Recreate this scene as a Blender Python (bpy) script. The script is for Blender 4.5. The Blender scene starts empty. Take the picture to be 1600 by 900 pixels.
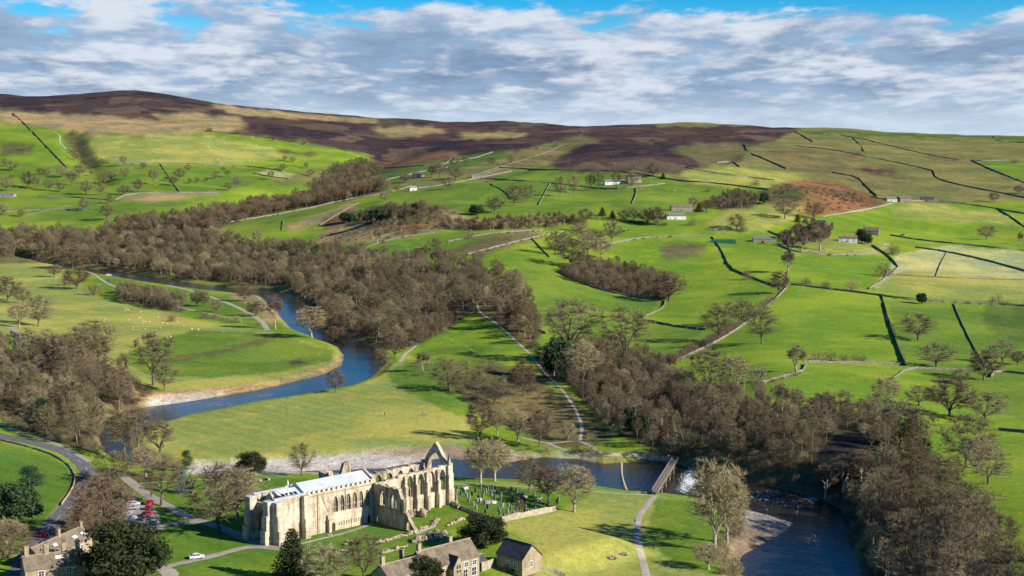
import bpy, bmesh, math, random
import numpy as np
from mathutils import Vector, Matrix

# ------------------------------------------------------------------ camera, sky, sun, exposure
SC = bpy.context.scene
F = 2222.0                      # focal length in photo pixels (1600 wide)
HC = 120.0                      # camera height above the river plain
PITCH = math.atan(204.0 / F)    # eye level lies at v = 246
SP, CP = math.sin(PITCH), math.cos(PITCH)
EXPOSURE = 0.8

cam_d = bpy.data.cameras.new('camera')
cam_d.sensor_width = 36.0
cam_d.lens = 36.0 * F / 1600.0
cam_d.clip_start = 1.0
cam_d.clip_end = 30000.0
cam = bpy.data.objects.new('camera', cam_d)
SC.collection.objects.link(cam)
cam.location = (0, 0, HC)
cam.rotation_euler = (math.pi / 2 - PITCH, 0, 0)
SC.camera = cam

SUN_EL = math.radians(27)
SUN_AZ = (0.91, -0.41)          # horizontal direction towards the sun
_l = math.hypot(*SUN_AZ)
SUN_DIR = Vector((SUN_AZ[0] / _l * math.cos(SUN_EL), SUN_AZ[1] / _l * math.cos(SUN_EL), math.sin(SUN_EL)))

world = bpy.data.worlds.new('World')
SC.world = world
world.use_nodes = True


def build_sky():
    nt = world.node_tree
    N = nt.nodes
    L = nt.links
    for n in list(N):
        N.remove(n)

    def node(t, **kw):
        n = N.new(t)
        for k, v in kw.items():
            setattr(n, k, v)
        return n

    def m(op, a, b=None, clamp=False):
        n = node('ShaderNodeMath', operation=op)
        n.use_clamp = clamp
        for i, x in enumerate((a, b)):
            if x is None:
                continue
            if isinstance(x, (int, float)):
                n.inputs[i].default_value = x
            else:
                L.new(x, n.inputs[i])
        return n.outputs[0]

    def ramp(x, lo, hi):
        n = node('ShaderNodeMapRange', interpolation_type='SMOOTHSTEP')
        L.new(x, n.inputs[0])
        n.inputs[1].default_value = lo
        n.inputs[2].default_value = hi
        return n.outputs[0]

    def mix(f, a, b):
        n = node('ShaderNodeMix', data_type='RGBA')
        if isinstance(f, (int, float)):
            n.inputs[0].default_value = f
        else:
            L.new(f, n.inputs[0])
        for i, x in ((6, a), (7, b)):
            if isinstance(x, tuple):
                n.inputs[i].default_value = (*x, 1)
            else:
                L.new(x, n.inputs[i])
        return n.outputs[2]

    sky = node('ShaderNodeTexSky', sky_type='NISHITA')
    sky.sun_disc = False
    sky.sun_elevation = SUN_EL
    sky.sun_rotation = math.atan2(SUN_DIR.x, SUN_DIR.y)
    sky.altitude = 200
    sky.air_density = 1.0
    sky.dust_density = 0.1
    sky.ozone_density = 4.0
    hs = node('ShaderNodeHueSaturation')
    hs.inputs['Hue'].default_value = 0.507
    hs.inputs['Saturation'].default_value = 1.85
    hs.inputs['Value'].default_value = 0.82
    L.new(sky.outputs[0], hs.inputs['Color'])

    tc = node('ShaderNodeTexCoord')
    sep = node('ShaderNodeSeparateXYZ')
    L.new(tc.outputs['Generated'], sep.inputs[0])
    x, y, z = sep.outputs
    zz = m('MAXIMUM', z, 0.0)
    inv = m('DIVIDE', 1.0, m('ADD', zz, 0.11))
    px = m('MULTIPLY', x, inv)
    py = m('MULTIPLY', y, inv)

    def noise(sx, sy, scale, detail, rough, off, dist=0.0):
        c = node('ShaderNodeCombineXYZ')
        L.new(m('MULTIPLY', px, sx), c.inputs[0])
        L.new(m('ADD', m('MULTIPLY', py, sy), off), c.inputs[1])
        c.inputs[2].default_value = off * 1.7
        n = node('ShaderNodeTexNoise')
        n.inputs['Scale'].default_value = scale
        n.inputs['Detail'].default_value = detail
        n.inputs['Roughness'].default_value = rough
        n.inputs['Distortion'].default_value = dist
        L.new(c.outputs[0], n.inputs['Vector'])
        return n.outputs['Fac']

    OFF = 3.3
    n1 = noise(1.0, .66, 2.5, 10, 0.60, OFF, 0.1)
    n1b = noise(1.0, .66, 2.5, 10, 0.60, OFF - 0.075, 0.1)     # the same cloud looked up a little nearer: its lit side
    n2 = noise(0.6, 0.8, 0.9, 3, 0.5, 11.0)
    n3 = noise(0.5, .7, 2.2, 5, 0.55, 23.0, 0.3)
    # cover: broken overhead, closing to a bank over the far hills
    far = ramp(inv, 4.5, 5.9)
    dens = m('ADD', m('ADD', n1, m('MULTIPLY', n2, 0.30)), m('MULTIPLY', far, 0.24))
    dens = m('SUBTRACT', dens, m('MULTIPLY', m('SUBTRACT', 1.0, ramp(inv, 3.6, 5.0)), 0.13))
    cover = m('MAXIMUM', ramp(dens, 0.615, 0.73), ramp(inv, 5.1, 5.9))
    thick = ramp(dens, 0.70, 0.98)
    relief = m('ADD', m('MULTIPLY', m('SUBTRACT', n1, n1b), 4.2), 0.44)
    relief = m('ADD', relief, m('MULTIPLY', m('SUBTRACT', n3, 0.5), 1.0))
    lit = ramp(relief, 0.05, 1.10)
    c_dark = (0.115, 0.175, 0.270)
    c_mid = (0.180, 0.262, 0.375)
    c_lit = (0.405, 0.440, 0.495)
    cl = mix(thick, c_mid, c_dark)
    cl = mix(lit, cl, c_lit)
    horizon = ramp(inv, 6.0, 7.6)
    cl = mix(m('MULTIPLY', horizon, 0.75), cl, (0.345, 0.415, 0.490))
    # nishita at strength 0.1; the clouds are given in final radiance, so divide by it
    bg_s = 0.10
    sc = node('ShaderNodeVectorMath', operation='SCALE')
    L.new(cl, sc.inputs[0])
    sc.inputs['Scale'].default_value = 1.0 / bg_s
    out = mix(cover, hs.outputs[0], sc.outputs[0])
    bg = node('ShaderNodeBackground')
    L.new(out, bg.inputs[0])
    bg.inputs[1].default_value = bg_s
    o = node('ShaderNodeOutputWorld')
    L.new(bg.outputs[0], o.inputs[0])


build_sky()
sun_d = bpy.data.lights.new('sun', 'SUN')
sun_d.energy = 5.0
sun_d.angle = math.radians(0.5)
sun_d.color = (1.0, 0.93, 0.80)
sun = bpy.data.objects.new('sun', sun_d)
SC.collection.objects.link(sun)
sun.rotation_euler = SUN_DIR.to_track_quat('Z', 'Y').to_euler()
SC.view_settings.view_transform = 'Standard'
SC.view_settings.look = 'None'
SC.view_settings.gamma = 1.0
SC.view_settings.exposure = EXPOSURE
SC.view_settings.use_curve_mapping = False
SC.cycles.max_bounces = 4
SC.cycles.diffuse_bounces = 2
SC.cycles.glossy_bounces = 2
SC.cycles.transparent_max_bounces = 4
SC.cycles.use_denoising = True

RNG = np.random.default_rng(7)
random.seed(7)


# ------------------------------------------------------------------ photo pixel <-> place
def slope_v(v):
    t = (np.asarray(v, float) - 450.0) / F
    return (-SP - CP * t) / (CP - SP * t)


def a_uv(u, v):
    t = (np.asarray(v, float) - 450.0) / F
    return ((np.asarray(u, float) - 800.0) / F) / (CP - SP * t)


def project(X, Y, Z):
    dz = Z - HC
    d = Y * CP - dz * SP
    h = Y * SP + dz * CP
    return 800.0 + F * X / d, 450.0 - F * h / d


def on_plane(u, v, z):
    s = slope_v(v)
    Y = (z - HC) / s
    return a_uv(u, v) * Y, Y


# ------------------------------------------------------------------ terrain heights
def Zv(Y, v):
    return HC + Y * float(slope_v(v))


KS = 1.6                        # distances below are in units of 1.6 m
# per photo column: ('z', distance, height) or ('v', distance, row where that ground shows)
COLS = {
    -300: "z80:12 z300:10 z420:12 z520:12 z650:8 z800:3 z1000:3 v1150:374 v1250:338 v1400:303 v1500:280 v1700:245 v1900:208 v2100:186",
    0: "z80:12 z250:10 z330:9 z420:11 z520:11 z620:6 z760:2 z1000:2 v1150:374 v1250:336 v1400:302 v1500:278 v1700:241 v1900:206 v2100:184",
    100: "z80:11 z250:9 z330:8 z400:7 z470:5 z560:2 z700:1 z1000:1 v1120:380 v1270:332 v1400:302 v1500:278 v1700:240 v1900:208 v2100:186",
    200: "z80:10 z250:8 z310:6 z350:1 z400:0 z900:0 z980:1 v1080:386 v1280:326 v1400:302 v1500:277 v1700:240 v1850:216 v2000:199 v2150:187",
    300: "z80:10 z250:8 z310:6 z345:0.5 z900:0 z960:1 v1060:392 v1200:348 v1300:320 v1400:302 v1500:280 v1700:243 v1850:222 v2000:206 v2150:194",
    400: "z80:9 z250:7 z310:6 z345:0.5 z800:0 z850:2 v950:430 v1060:386 v1120:362 v1200:344 v1320:327 v1420:305 v1550:278 v1700:252 v1850:230 v2000:212 v2200:196",
    500: "z80:9 z250:7 z305:7 z340:0.5 z600:0 z680:2 v760:462 v880:425 v1000:388 v1100:358 v1200:334 v1330:314 v1450:292 v1600:268 v1750:250 v1900:234 v2050:220 v2250:203",
    600: "z80:8 z250:7 z300:7 z335:0.5 z520:0 z560:2 v650:500 v740:458 v830:418 v920:385 v1020:352 v1120:328 v1250:306 v1400:287 v1550:270 v1750:253 v1950:238 v2250:215",
    700: "z80:8 z250:7 z300:6 z335:0.5 z430:0.5 z500:3 v560:558 v640:505 v720:460 v800:424 v880:392 v980:358 v1080:332 v1200:308 v1350:285 v1500:265 v1700:247 v2000:228 v2300:212",
    800: "z80:7 z250:5 z300:4 z335:0 z350:0.5 v390:682 v460:618 v560:546 v650:487 v730:448 v800:416 v900:378 v1000:348 v1080:328 v1200:302 v1350:277 v1500:260 v1700:242 v2000:223 v2400:207",
    900: "z80:5 z250:3 z300:2 z340:0 z355:1 v400:668 v470:605 v560:546 v650:497 v740:455 v830:418 v930:378 v1030:346 v1130:318 v1250:295 v1350:280 v1500:259 v1700:238 v2000:219 v2400:205",
    1000: "z80:4 z250:2 z300:1 z320:0 z345:0 z358:3 v410:652 v480:597 v570:545 v660:502 v750:464 v850:423 v950:378 v1050:340 v1150:310 v1250:290 v1350:272 v1500:251 v1700:232 v2000:214 v2350:202",
    1100: "z80:4 z250:2 z300:1 z315:0 z340:0 z350:6 v380:660 v460:600 v560:545 v660:497 v750:458 v850:418 v950:378 v1050:342 v1150:312 v1250:290 v1400:268 v1600:244 v1850:225 v2300:203",
    1200: "z80:4 z250:0 z300:0 z322:0 z332:9 v362:655 v412:608 v520:553 v640:498 v730:455 v830:420 v930:388 v1000:362 v1080:335 v1180:308 v1300:286 v1450:267 v1700:240 v2000:220 v2300:207",
    1300: "z80:0 z260:0 z300:0 z312:10 v333:690 v378:645 v440:600 v530:550 v630:502 v730:458 v830:425 v930:395 v1030:365 v1130:337 v1230:312 v1350:290 v1500:268 v1700:245 v2000:224 v2300:210",
    1400: "z80:0 z220:0 z245:3 z262:10 v290:775 v330:705 v380:650 v440:605 v530:553 v630:504 v730:464 v830:433 v930:401 v1040:370 v1140:343 v1230:322 v1320:308 v1450:287 v1650:262 v1900:238 v2250:214",
    1500: "z80:20 z200:18 v240:860 v290:765 v340:698 v390:650 v450:606 v540:553 v640:505 v740:467 v840:435 v950:402 v1060:370 v1160:344 v1260:324 v1380:304 v1550:278 v1750:255 v2000:234 v2250:219",
    1600: "z80:28 z200:26 v240:845 v290:757 v340:695 v400:646 v460:604 v550:553 v650:506 v750:468 v850:436 v960:404 v1080:371 v1200:342 v1320:318 v1450:296 v1620:272 v1820:250 v2050:232 v2250:221",
    1900: "z80:35 z200:34 v240:825 v290:745 v340:690 v400:643 v460:603 v550:553 v650:506 v750:468 v850:436 v960:404 v1080:371 v1200:342 v1320:318 v1450:296 v1620:272 v1820:250 v2050:232 v2250:222",
}
SKY_U = [-300, 0, 90, 150, 200, 245, 290, 330, 400, 480, 600, 700, 780, 840, 890, 1000, 1035, 1090, 1150, 1200, 1240, 1320, 1400, 1500, 1600, 1900]
SKY_V = [154, 149, 151, 146, 144, 146, 153, 161, 170, 179, 187, 191.5, 191, 193, 197, 196, 193.5, 191, 194, 199, 200, 203, 207, 211, 213, 215]

RIDGE = 4600.0
A_IN = np.linspace(-0.415, 0.415, 690)
_out = 0.415 + np.cumsum(np.linspace(0.004, 0.05, 30))
AV = np.concatenate([-_out[::-1], A_IN, _out])
YV = np.concatenate([np.linspace(110, 362, 26), np.geomspace(366, 4950, 480), np.geomspace(5200, 20000, 16)])
LY = np.log(YV)


def build_heights():
    us = np.arange(-300, 1901, 50)
    prof = {}
    cols = []
    for u, s in sorted(COLS.items()):
        ys, zs = [], []
        for tok in s.split():
            k, r = tok[0], tok[1:]
            yy, val = [float(q) for q in r.split(':')]
            yy *= KS
            ys.append(yy)
            zs.append(val if k == 'z' else Zv(yy, val))
        vr = float(np.interp(u, SKY_U, SKY_V))
        ys += [RIDGE, 5400, 7200, 20000]
        zs += [Zv(RIDGE, vr), Zv(5400, vr + 9), Zv(7200, vr + 22), Zv(20000, vr + 40)]
        cols.append(np.interp(LY, np.log(ys), zs))
    cu = np.array(sorted(COLS))
    ca = (cu - 800.0) / F / CP
    cols = np.array(cols)                       # (col, row)
    Z = np.empty((len(YV), len(AV)))
    for i in range(len(YV)):
        Z[i] = np.interp(AV, ca, cols[:, i])

    def blur(Z, n, ax):
        k = np.hanning(2 * n + 3)[1:-1]
        k /= k.sum()
        P = np.pad(Z, [(n, n) if q == ax else (0, 0) for q in (0, 1)], mode='edge')
        out = np.zeros_like(Z)
        for i, w in enumerate(k):
            out += w * (P[i:i + Z.shape[0], :] if ax == 0 else P[:, i:i + Z.shape[1]])
        return out
    Z = blur(Z, 26, 1)
    Z = blur(Z, 9, 0)
    # keep the skyline where it was measured
    sk = np.interp(AV, (np.array(SKY_U) - 800.0) / F / (CP - SP * (-0.12)), SKY_V)
    sk = np.convolve(np.pad(sk, 6, mode='edge'), np.hanning(15)[1:-1] / np.hanning(15)[1:-1].sum(), 'valid')
    zr = HC + RIDGE * slope_v(sk)
    w = np.exp(-((YV - RIDGE) / 520.0) ** 2)[:, None]
    row = np.argmin(abs(YV - RIDGE))
    Z = Z + w * (zr - Z[row])[None, :]
    return Z


TZ = build_heights()
TX = AV[None, :] * YV[:, None]
TY = np.repeat(YV[:, None], len(AV), 1)


def vnoise(X, Y, scale, seed):
    """cheap smooth value noise on world coordinates, -1..1"""
    r = np.random.default_rng(seed)
    G = r.uniform(-1, 1, (64, 64))
    x = X / scale + 1000.3
    y = Y / scale + 1000.7
    xi = np.floor(x).astype(int)
    yi = np.floor(y).astype(int)
    fx = x - xi
    fy = y - yi
    fx = fx * fx * (3 - 2 * fx)
    fy = fy * fy * (3 - 2 * fy)
    g = lambda i, j: G[(yi + j) % 64, (xi + i) % 64]
    return (g(0, 0) * (1 - fx) + g(1, 0) * fx) * (1 - fy) + (g(0, 1) * (1 - fx) + g(1, 1) * fx) * fy


def height_raw(X, Y):
    """terrain height at world points (bilinear on the grid)"""
    X = np.asarray(X, float)
    Y = np.maximum(np.asarray(Y, float), YV[0] + .01)
    a = np.clip(X / Y, AV[0] + 1e-6, AV[-1] - 1e-6)
    j = np.clip(np.searchsorted(AV, a) - 1, 0, len(AV) - 2)
    i = np.clip(np.searchsorted(YV, Y) - 1, 0, len(YV) - 2)
    fa = (a - AV[j]) / (AV[j + 1] - AV[j])
    fy = np.clip((Y - YV[i]) / (YV[i + 1] - YV[i]), 0, 1)
    return (TZ[i, j] * (1 - fa) + TZ[i, j + 1] * fa) * (1 - fy) + (TZ[i + 1, j] * (1 - fa) + TZ[i + 1, j + 1] * fa) * fy


def ground(u, v):
    """the place on the ground that pixel (u, v) of the photo looks at"""
    a = float(a_uv(u, v))
    s = float(slope_v(v))
    a = min(max(a, AV[0] + 1e-6), AV[-1] - 1e-6)
    j = int(np.clip(np.searchsorted(AV, a) - 1, 0, len(AV) - 2))
    fa = (a - AV[j]) / (AV[j + 1] - AV[j])
    col = TZ[:, j] * (1 - fa) + TZ[:, j + 1] * fa
    d = HC + YV * s - col
    hit = np.nonzero(d <= 0)[0]
    if len(hit) == 0:
        k = int(np.argmin(np.where(YV > 2400, d, 1e9)))
        Y = YV[k]
    else:
        k = hit[0]
        if k == 0:
            Y = YV[0]
        else:
            Y = YV[k - 1] + (YV[k] - YV[k - 1]) * d[k - 1] / (d[k - 1] - d[k])
    return a * Y, float(Y), float(height_raw(a * Y, Y))


def in_poly(u, v, poly):
    p = np.asarray(poly, float)
    inside = np.zeros(np.shape(u), bool)
    x0, y0 = p[-1]
    for x1, y1 in p:
        if y0 != y1:
            c = ((y1 > v) != (y0 > v)) & (u < (x0 - x1) * (v - y1) / (y0 - y1) + x1)
            inside ^= c
        x0, y0 = x1, y1
    return inside


def seg_dist(X, Y, pts, closed=False):
    """distance from points to a polyline (world xy)"""
    d = np.full(np.shape(X), 1e9)
    n = len(pts)
    for i in range(n if closed else n - 1):
        ax, ay = pts[i][:2]
        bx, by = pts[(i + 1) % n][:2]
        L2 = max((bx - ax) ** 2 + (by - ay) ** 2, 1e-9)
        t = np.clip(((X - ax) * (bx - ax) + (Y - ay) * (by - ay)) / L2, 0, 1)
        d = np.minimum(d, np.hypot(X - ax - t * (bx - ax), Y - ay - t * (by - ay)))
    return d


# mounds and hollows: (u, v, height, radius across, radius in depth)
for (u, v, hh, rx, ry) in [(1262, 318, 13, 62, 40), (1010, 262, 20, 150, 70), (900, 262, 10, 70, 40), (1140, 352, 7, 45, 22),
                           (1290, 392, 4, 55, 18), (1010, 392, 4, 40, 20), (640, 345, 7, 60, 40), (1370, 250, 9, 200, 60),
                           (480, 213, 16, 260, 120), (850, 610, 3, 30, 22), (150, 600, 5, 28, 30), (250, 225, 9, 260, 90)]:
    x, y, z = ground(u, v)
    TZ += hh * np.exp(-((TX - x) / rx) ** 2 - ((TY - y) / (ry * KS)) ** 2)
# gullies that dip between the far fields
for pts, dep, wid in [([(120, 205), (115, 235), (140, 262), (160, 285)], 9, 22), ([(620, 235), (560, 262), (500, 285), (430, 310)], 16, 60),
                      ([(900, 230), (820, 262), (760, 280)], 6, 40), ([(700, 352), (800, 352), (880, 346)], 4, 18)]:
    w = [ground(*p) for p in pts]
    dd = seg_dist(TX, TY, w)
    TZ -= dep * np.exp(-(dd / wid) ** 2)
# natural unevenness, more on the moor and the rough banks than on the flood plain
_far = np.clip((TY - 670) / 800, 0, 1) * np.where(TY < 2000, np.clip((TZ - .5) / 14, .05, 1), 1)
TZ += _far * (vnoise(TX, TY, 140, 1) * 3.2 + vnoise(TX, TY, 61, 2) * 1.7 + vnoise(TX, TY, 27, 8) * .55) + vnoise(TX, TY, 19, 3) * (0.12 + 0.25 * _far)
TZ += np.clip((TY - 2400) / 1100, 0, 1) * (vnoise(TX, TY, 230, 4) * 5 + vnoise(TX, TY, 70, 5) * 2.0)
# level terrace under the priory and its lawns
PR0 = on_plane(425, 851, 7.0)
PR1 = on_plane(703, 787, 7.0)
_mx, _my = (PR0[0] + PR1[0]) / 2, (PR0[1] + PR1[1]) / 2
_dx, _dy = PR1[0] - PR0[0], PR1[1] - PR0[1]
PLEN = math.hypot(_dx, _dy)
EX = (_dx / PLEN, _dy / PLEN)
EN = (-EX[1], EX[0])
_lx = (TX - PR0[0]) * EX[0] + (TY - PR0[1]) * EX[1]
_ly = (TX - PR0[0]) * EN[0] + (TY - PR0[1]) * EN[1]
_dd = np.maximum(np.maximum(-12 - _lx, _lx - PLEN - 6), np.maximum(-62 - _ly, _ly - 18))
_w = np.clip(1 - _dd / 14.0, 0, 1)
_w = _w * _w * (3 - 2 * _w)
TZ = TZ * (1 - _w) + 7.0 * _w

# ------------------------------------------------------------------ the river bed
WATER_Z = -1.6
# opposite bank pairs going downstream (photo pixels at water level)
RIVER = [((20, 402), (20, 406)), ((90, 412), (90, 417)), ((147, 421), (143, 426)), ((200, 426), (180, 433)), ((267, 438), (250, 444)),
         ((317, 445), (305, 452)), ((367, 450), (360, 458)), ((420, 452), (408, 464)), ((455, 460), (428, 480)), ((478, 476), (440, 497)),
         ((497, 500), (457, 515)), ((520, 520), (495, 528)), ((553, 531), (528, 542)), ((585, 545), (538, 556)), ((604, 566), (534, 571)),
         ((578, 590), (510, 584)), ((542, 604), (471, 594)), ((471, 617), (400, 610)), ((400, 629), (340, 620)), ((345, 640), (285, 629)),
         ((285, 651), (232, 636)), ((235, 664), (185, 645)), ((205, 680), (160, 660)), ((198, 695), (155, 685)), ((215, 712), (165, 712)),
         ((255, 726), (215, 735)), ((310, 735), (300, 745)), ((404, 738), (404, 746)), ((500, 736), (500, 749)), ((600, 732), (600, 752)),
         ((650, 723), (655, 753)), ((690, 716), (707, 754)), ((731, 720), (770, 753)), ((800, 722), (809, 752)), ((845, 715), (870, 756)),
         ((900, 717), (932, 761)), ((940, 725), (980, 768)), ((1000, 722), (1019, 770)), ((1049, 722), (1045, 772)), ((1100, 739), (1100, 779)),
         ((1160, 754), (1150, 792)), ((1220, 764), (1182, 800)), ((1285, 780), (1241, 816)), ((1325, 803), (1225, 832)), ((1328, 832), (1190, 852)),
         ((1338, 870), (1160, 868)), ((1352, 905), (1152, 884)), ((1362, 960), (1170, 915)), ((1370, 1060), (1185, 1000)), ((1375, 1300), (1195, 1200))]
RB = [(on_plane(*p, WATER_Z), on_plane(*q, WATER_Z)) for p, q in RIVER]
RPOLY = [p for p, q in RB] + [q for p, q in RB][::-1]
_near = (TY < 1900)
rin = np.zeros(TX.shape, bool)
rin[_near] = in_poly(TX[_near], TY[_near], RPOLY)
rd = np.full(TX.shape, 1e9)
rd[_near] = seg_dist(TX[_near], TY[_near], RPOLY, True)
sd = np.where(rin, -rd, rd)                      # signed distance to the bank
bankw = 7.5 + 2.5 * vnoise(TX, TY, 30, 9)
t = np.clip((sd + 0.5) / bankw, 0, 1)
t = t * t * (3 - 2 * t)
low = np.where(rin, WATER_Z - np.clip(-sd, 0, 4) * 0.45 - 0.15, WATER_Z - 0.1)
TZ = np.where(sd < 14, low * (1 - t) + np.maximum(TZ, WATER_Z + 0.7) * t, TZ)
TZ = np.where((sd > 0) & (sd < 60), np.maximum(TZ, WATER_Z + np.clip(sd * 0.25, 0, 0.9)), TZ)
# shingle bars lie just above the water
BARS = [[(222, 637), (235, 624), (330, 613), (355, 617), (300, 632), (240, 642)],
        [(290, 742), (292, 724), (450, 715), (560, 708), (640, 700), (690, 697), (800, 704), (850, 712), (800, 724), (730, 723), (690, 718), (650, 726), (600, 736), (450, 741)],
        [(1146, 792), (1175, 794), (1244, 814), (1246, 825), (1205, 846), (1166, 870), (1142, 886), (1144, 850), (1158, 820)],
        [(858, 712), (870, 709), (905, 714), (930, 718), (926, 726), (890, 726)]]
for b in BARS:
    w = [on_plane(*p, -1.0) for p in b]
    m_ = in_poly(TX, TY, w) & ~rin
    m2 = np.clip(seg_dist(TX, TY, w, True) / 7.0, 0, 1)
    m2 = m2 * m2 * (3 - 2 * m2)
    TZ = np.where(m_, np.minimum(TZ, WATER_Z + 0.25 + np.clip(sd * 0.10, 0, 0.9)) * m2 + TZ * (1 - m2), TZ)


# ------------------------------------------------------------------ scene helpers
COL = SC.collection


def link(o, parent=None):
    COL.objects.link(o)
    if parent is not None:
        o.parent = parent
    return o


def tag(o, label=None, cat=None, group=None, kind=None):
    if label:
        o['label'] = label
    if cat:
        o['category'] = cat
    if group:
        o['group'] = group
    if kind:
        o['kind'] = kind
    return o


def empty(name, loc, rz=0.0, label=None, cat=None, group=None):
    o = bpy.data.objects.new(name, None)
    o.empty_display_size = 0.5
    link(o)
    o.location = loc
    o.rotation_euler = (0, 0, rz)
    return tag(o, label, cat, group)


class MB:
    """collects polygons; build() links them as one mesh object"""

    def __init__(self):
        self.v = []
        self.f = []
        self.s = []

    def poly(self, pts, smooth=False):
        b = len(self.v)
        self.v += [tuple(p) for p in pts]
        self.f.append(tuple(range(b, b + len(pts))))
        return self

    def box(self, x0, x1, y0, y1, z0, z1):
        b = len(self.v)
        self.v += [(x0, y0, z0), (x1, y0, z0), (x1, y1, z0), (x0, y1, z0), (x0, y0, z1), (x1, y0, z1), (x1, y1, z1), (x0, y1, z1)]
        for q in ((0, 3, 2, 1), (4, 5, 6, 7), (0, 1, 5, 4), (1, 2, 6, 5), (2, 3, 7, 6), (3, 0, 4, 7)):
            self.f.append(tuple(b + k for k in q))
        return self

    def prism(self, pts, axis, a, b_):
        """2-D outline pts swept from a to b along axis ('x','y','z')"""
        def P(p, t):
            if axis == 'x':
                return (t, p[0], p[1])
            if axis == 'y':
                return (p[0], t, p[1])
            return (p[0], p[1], t)
        b = len(self.v)
        n = len(pts)
        self.v += [P(p, a) for p in pts] + [P(p, b_) for p in pts]
        self.f.append(tuple(b + i for i in range(n))[::-1])
        self.f.append(tuple(b + n + i for i in range(n)))
        for i in range(n):
            j = (i + 1) % n
            self.f.append((b + i, b + j, b + n + j, b + n + i))
        return self

    def tube(self, pts, rad, sides=6, cap=True):
        b = len(self.v)
        n = len(pts)
        P = [Vector(p) for p in pts]
        for i in range(n):
            d = (P[min(i + 1, n - 1)] - P[max(i - 1, 0)]).normalized()
            u = d.orthogonal().normalized()
            w = d.cross(u)
            r = rad[i] if hasattr(rad, '__len__') else rad
            for k in range(sides):
                an = 2 * math.pi * k / sides
                self.v.append(tuple(P[i] + (u * math.cos(an) + w * math.sin(an)) * r))
        for i in range(n - 1):
            for k in range(sides):
                k2 = (k + 1) % sides
                self.f.append((b + i * sides + k, b + i * sides + k2, b + (i + 1) * sides + k2, b + (i + 1) * sides + k))
        if cap:
            self.f.append(tuple(b + k for k in range(sides))[::-1])
            self.f.append(tuple(b + (n - 1) * sides + k for k in range(sides)))
        return self

    def ball(self, c, rx, ry, rz, rough=0.0, seg=8, rings=6, rs=None):
        rs = rs or random
        b = len(self.v)
        for i in range(1, rings):
            th = math.pi * i / rings
            for k in range(seg):
                ph = 2 * math.pi * k / seg
                q = 1 + rough * (rs.random() - .5) * 2
                self.v.append((c[0] + rx * q * math.sin(th) * math.cos(ph), c[1] + ry * q * math.sin(th) * math.sin(ph), c[2] + rz * q * math.cos(th)))
        t = len(self.v)
        self.v += [(c[0], c[1], c[2] + rz), (c[0], c[1], c[2] - rz)]
        for i in range(rings - 2):
            for k in range(seg):
                k2 = (k + 1) % seg
                self.f.append((b + i * seg + k, b + (i + 1) * seg + k, b + (i + 1) * seg + k2, b + i * seg + k2))
        for k in range(seg):
            k2 = (k + 1) % seg
            self.f.append((t, b + k, b + k2))
            o = b + (rings - 2) * seg
            self.f.append((t + 1, o + k2, o + k))
        return self

    def mesh(self, name, mat, smooth=False):
        me = bpy.data.meshes.new(name)
        me.from_pydata(self.v, [], self.f)
        if mat is not None:
            me.materials.append(mat)
        if smooth:
            me.polygons.foreach_set('use_smooth', [True] * len(me.polygons))
        me.update()
        return me

    def build(self, name, mat, parent=None, smooth=False):
        o = bpy.data.objects.new(name, self.mesh(name, mat, smooth))
        return link(o, parent)


def np_mesh(name, V, Fq, mat, smooth=False):
    """mesh from numpy verts and quads/tris (all faces the same size)"""
    me = bpy.data.meshes.new(name)
    V = np.asarray(V, np.float32)
    Fq = np.asarray(Fq, np.int32)
    k = Fq.shape[1]
    me.vertices.add(len(V))
    me.vertices.foreach_set('co', V.ravel())
    me.loops.add(Fq.size)
    me.loops.foreach_set('vertex_index', Fq.ravel())
    me.polygons.add(len(Fq))
    me.polygons.foreach_set('loop_start', np.arange(0, Fq.size, k, dtype=np.int32))
    me.polygons.foreach_set('loop_total', np.full(len(Fq), k, np.int32))
    if smooth:
        me.polygons.foreach_set('use_smooth', np.ones(len(Fq), bool))
    if mat is not None:
        me.materials.append(mat)
    me.update(calc_edges=True)
    return me


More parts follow.
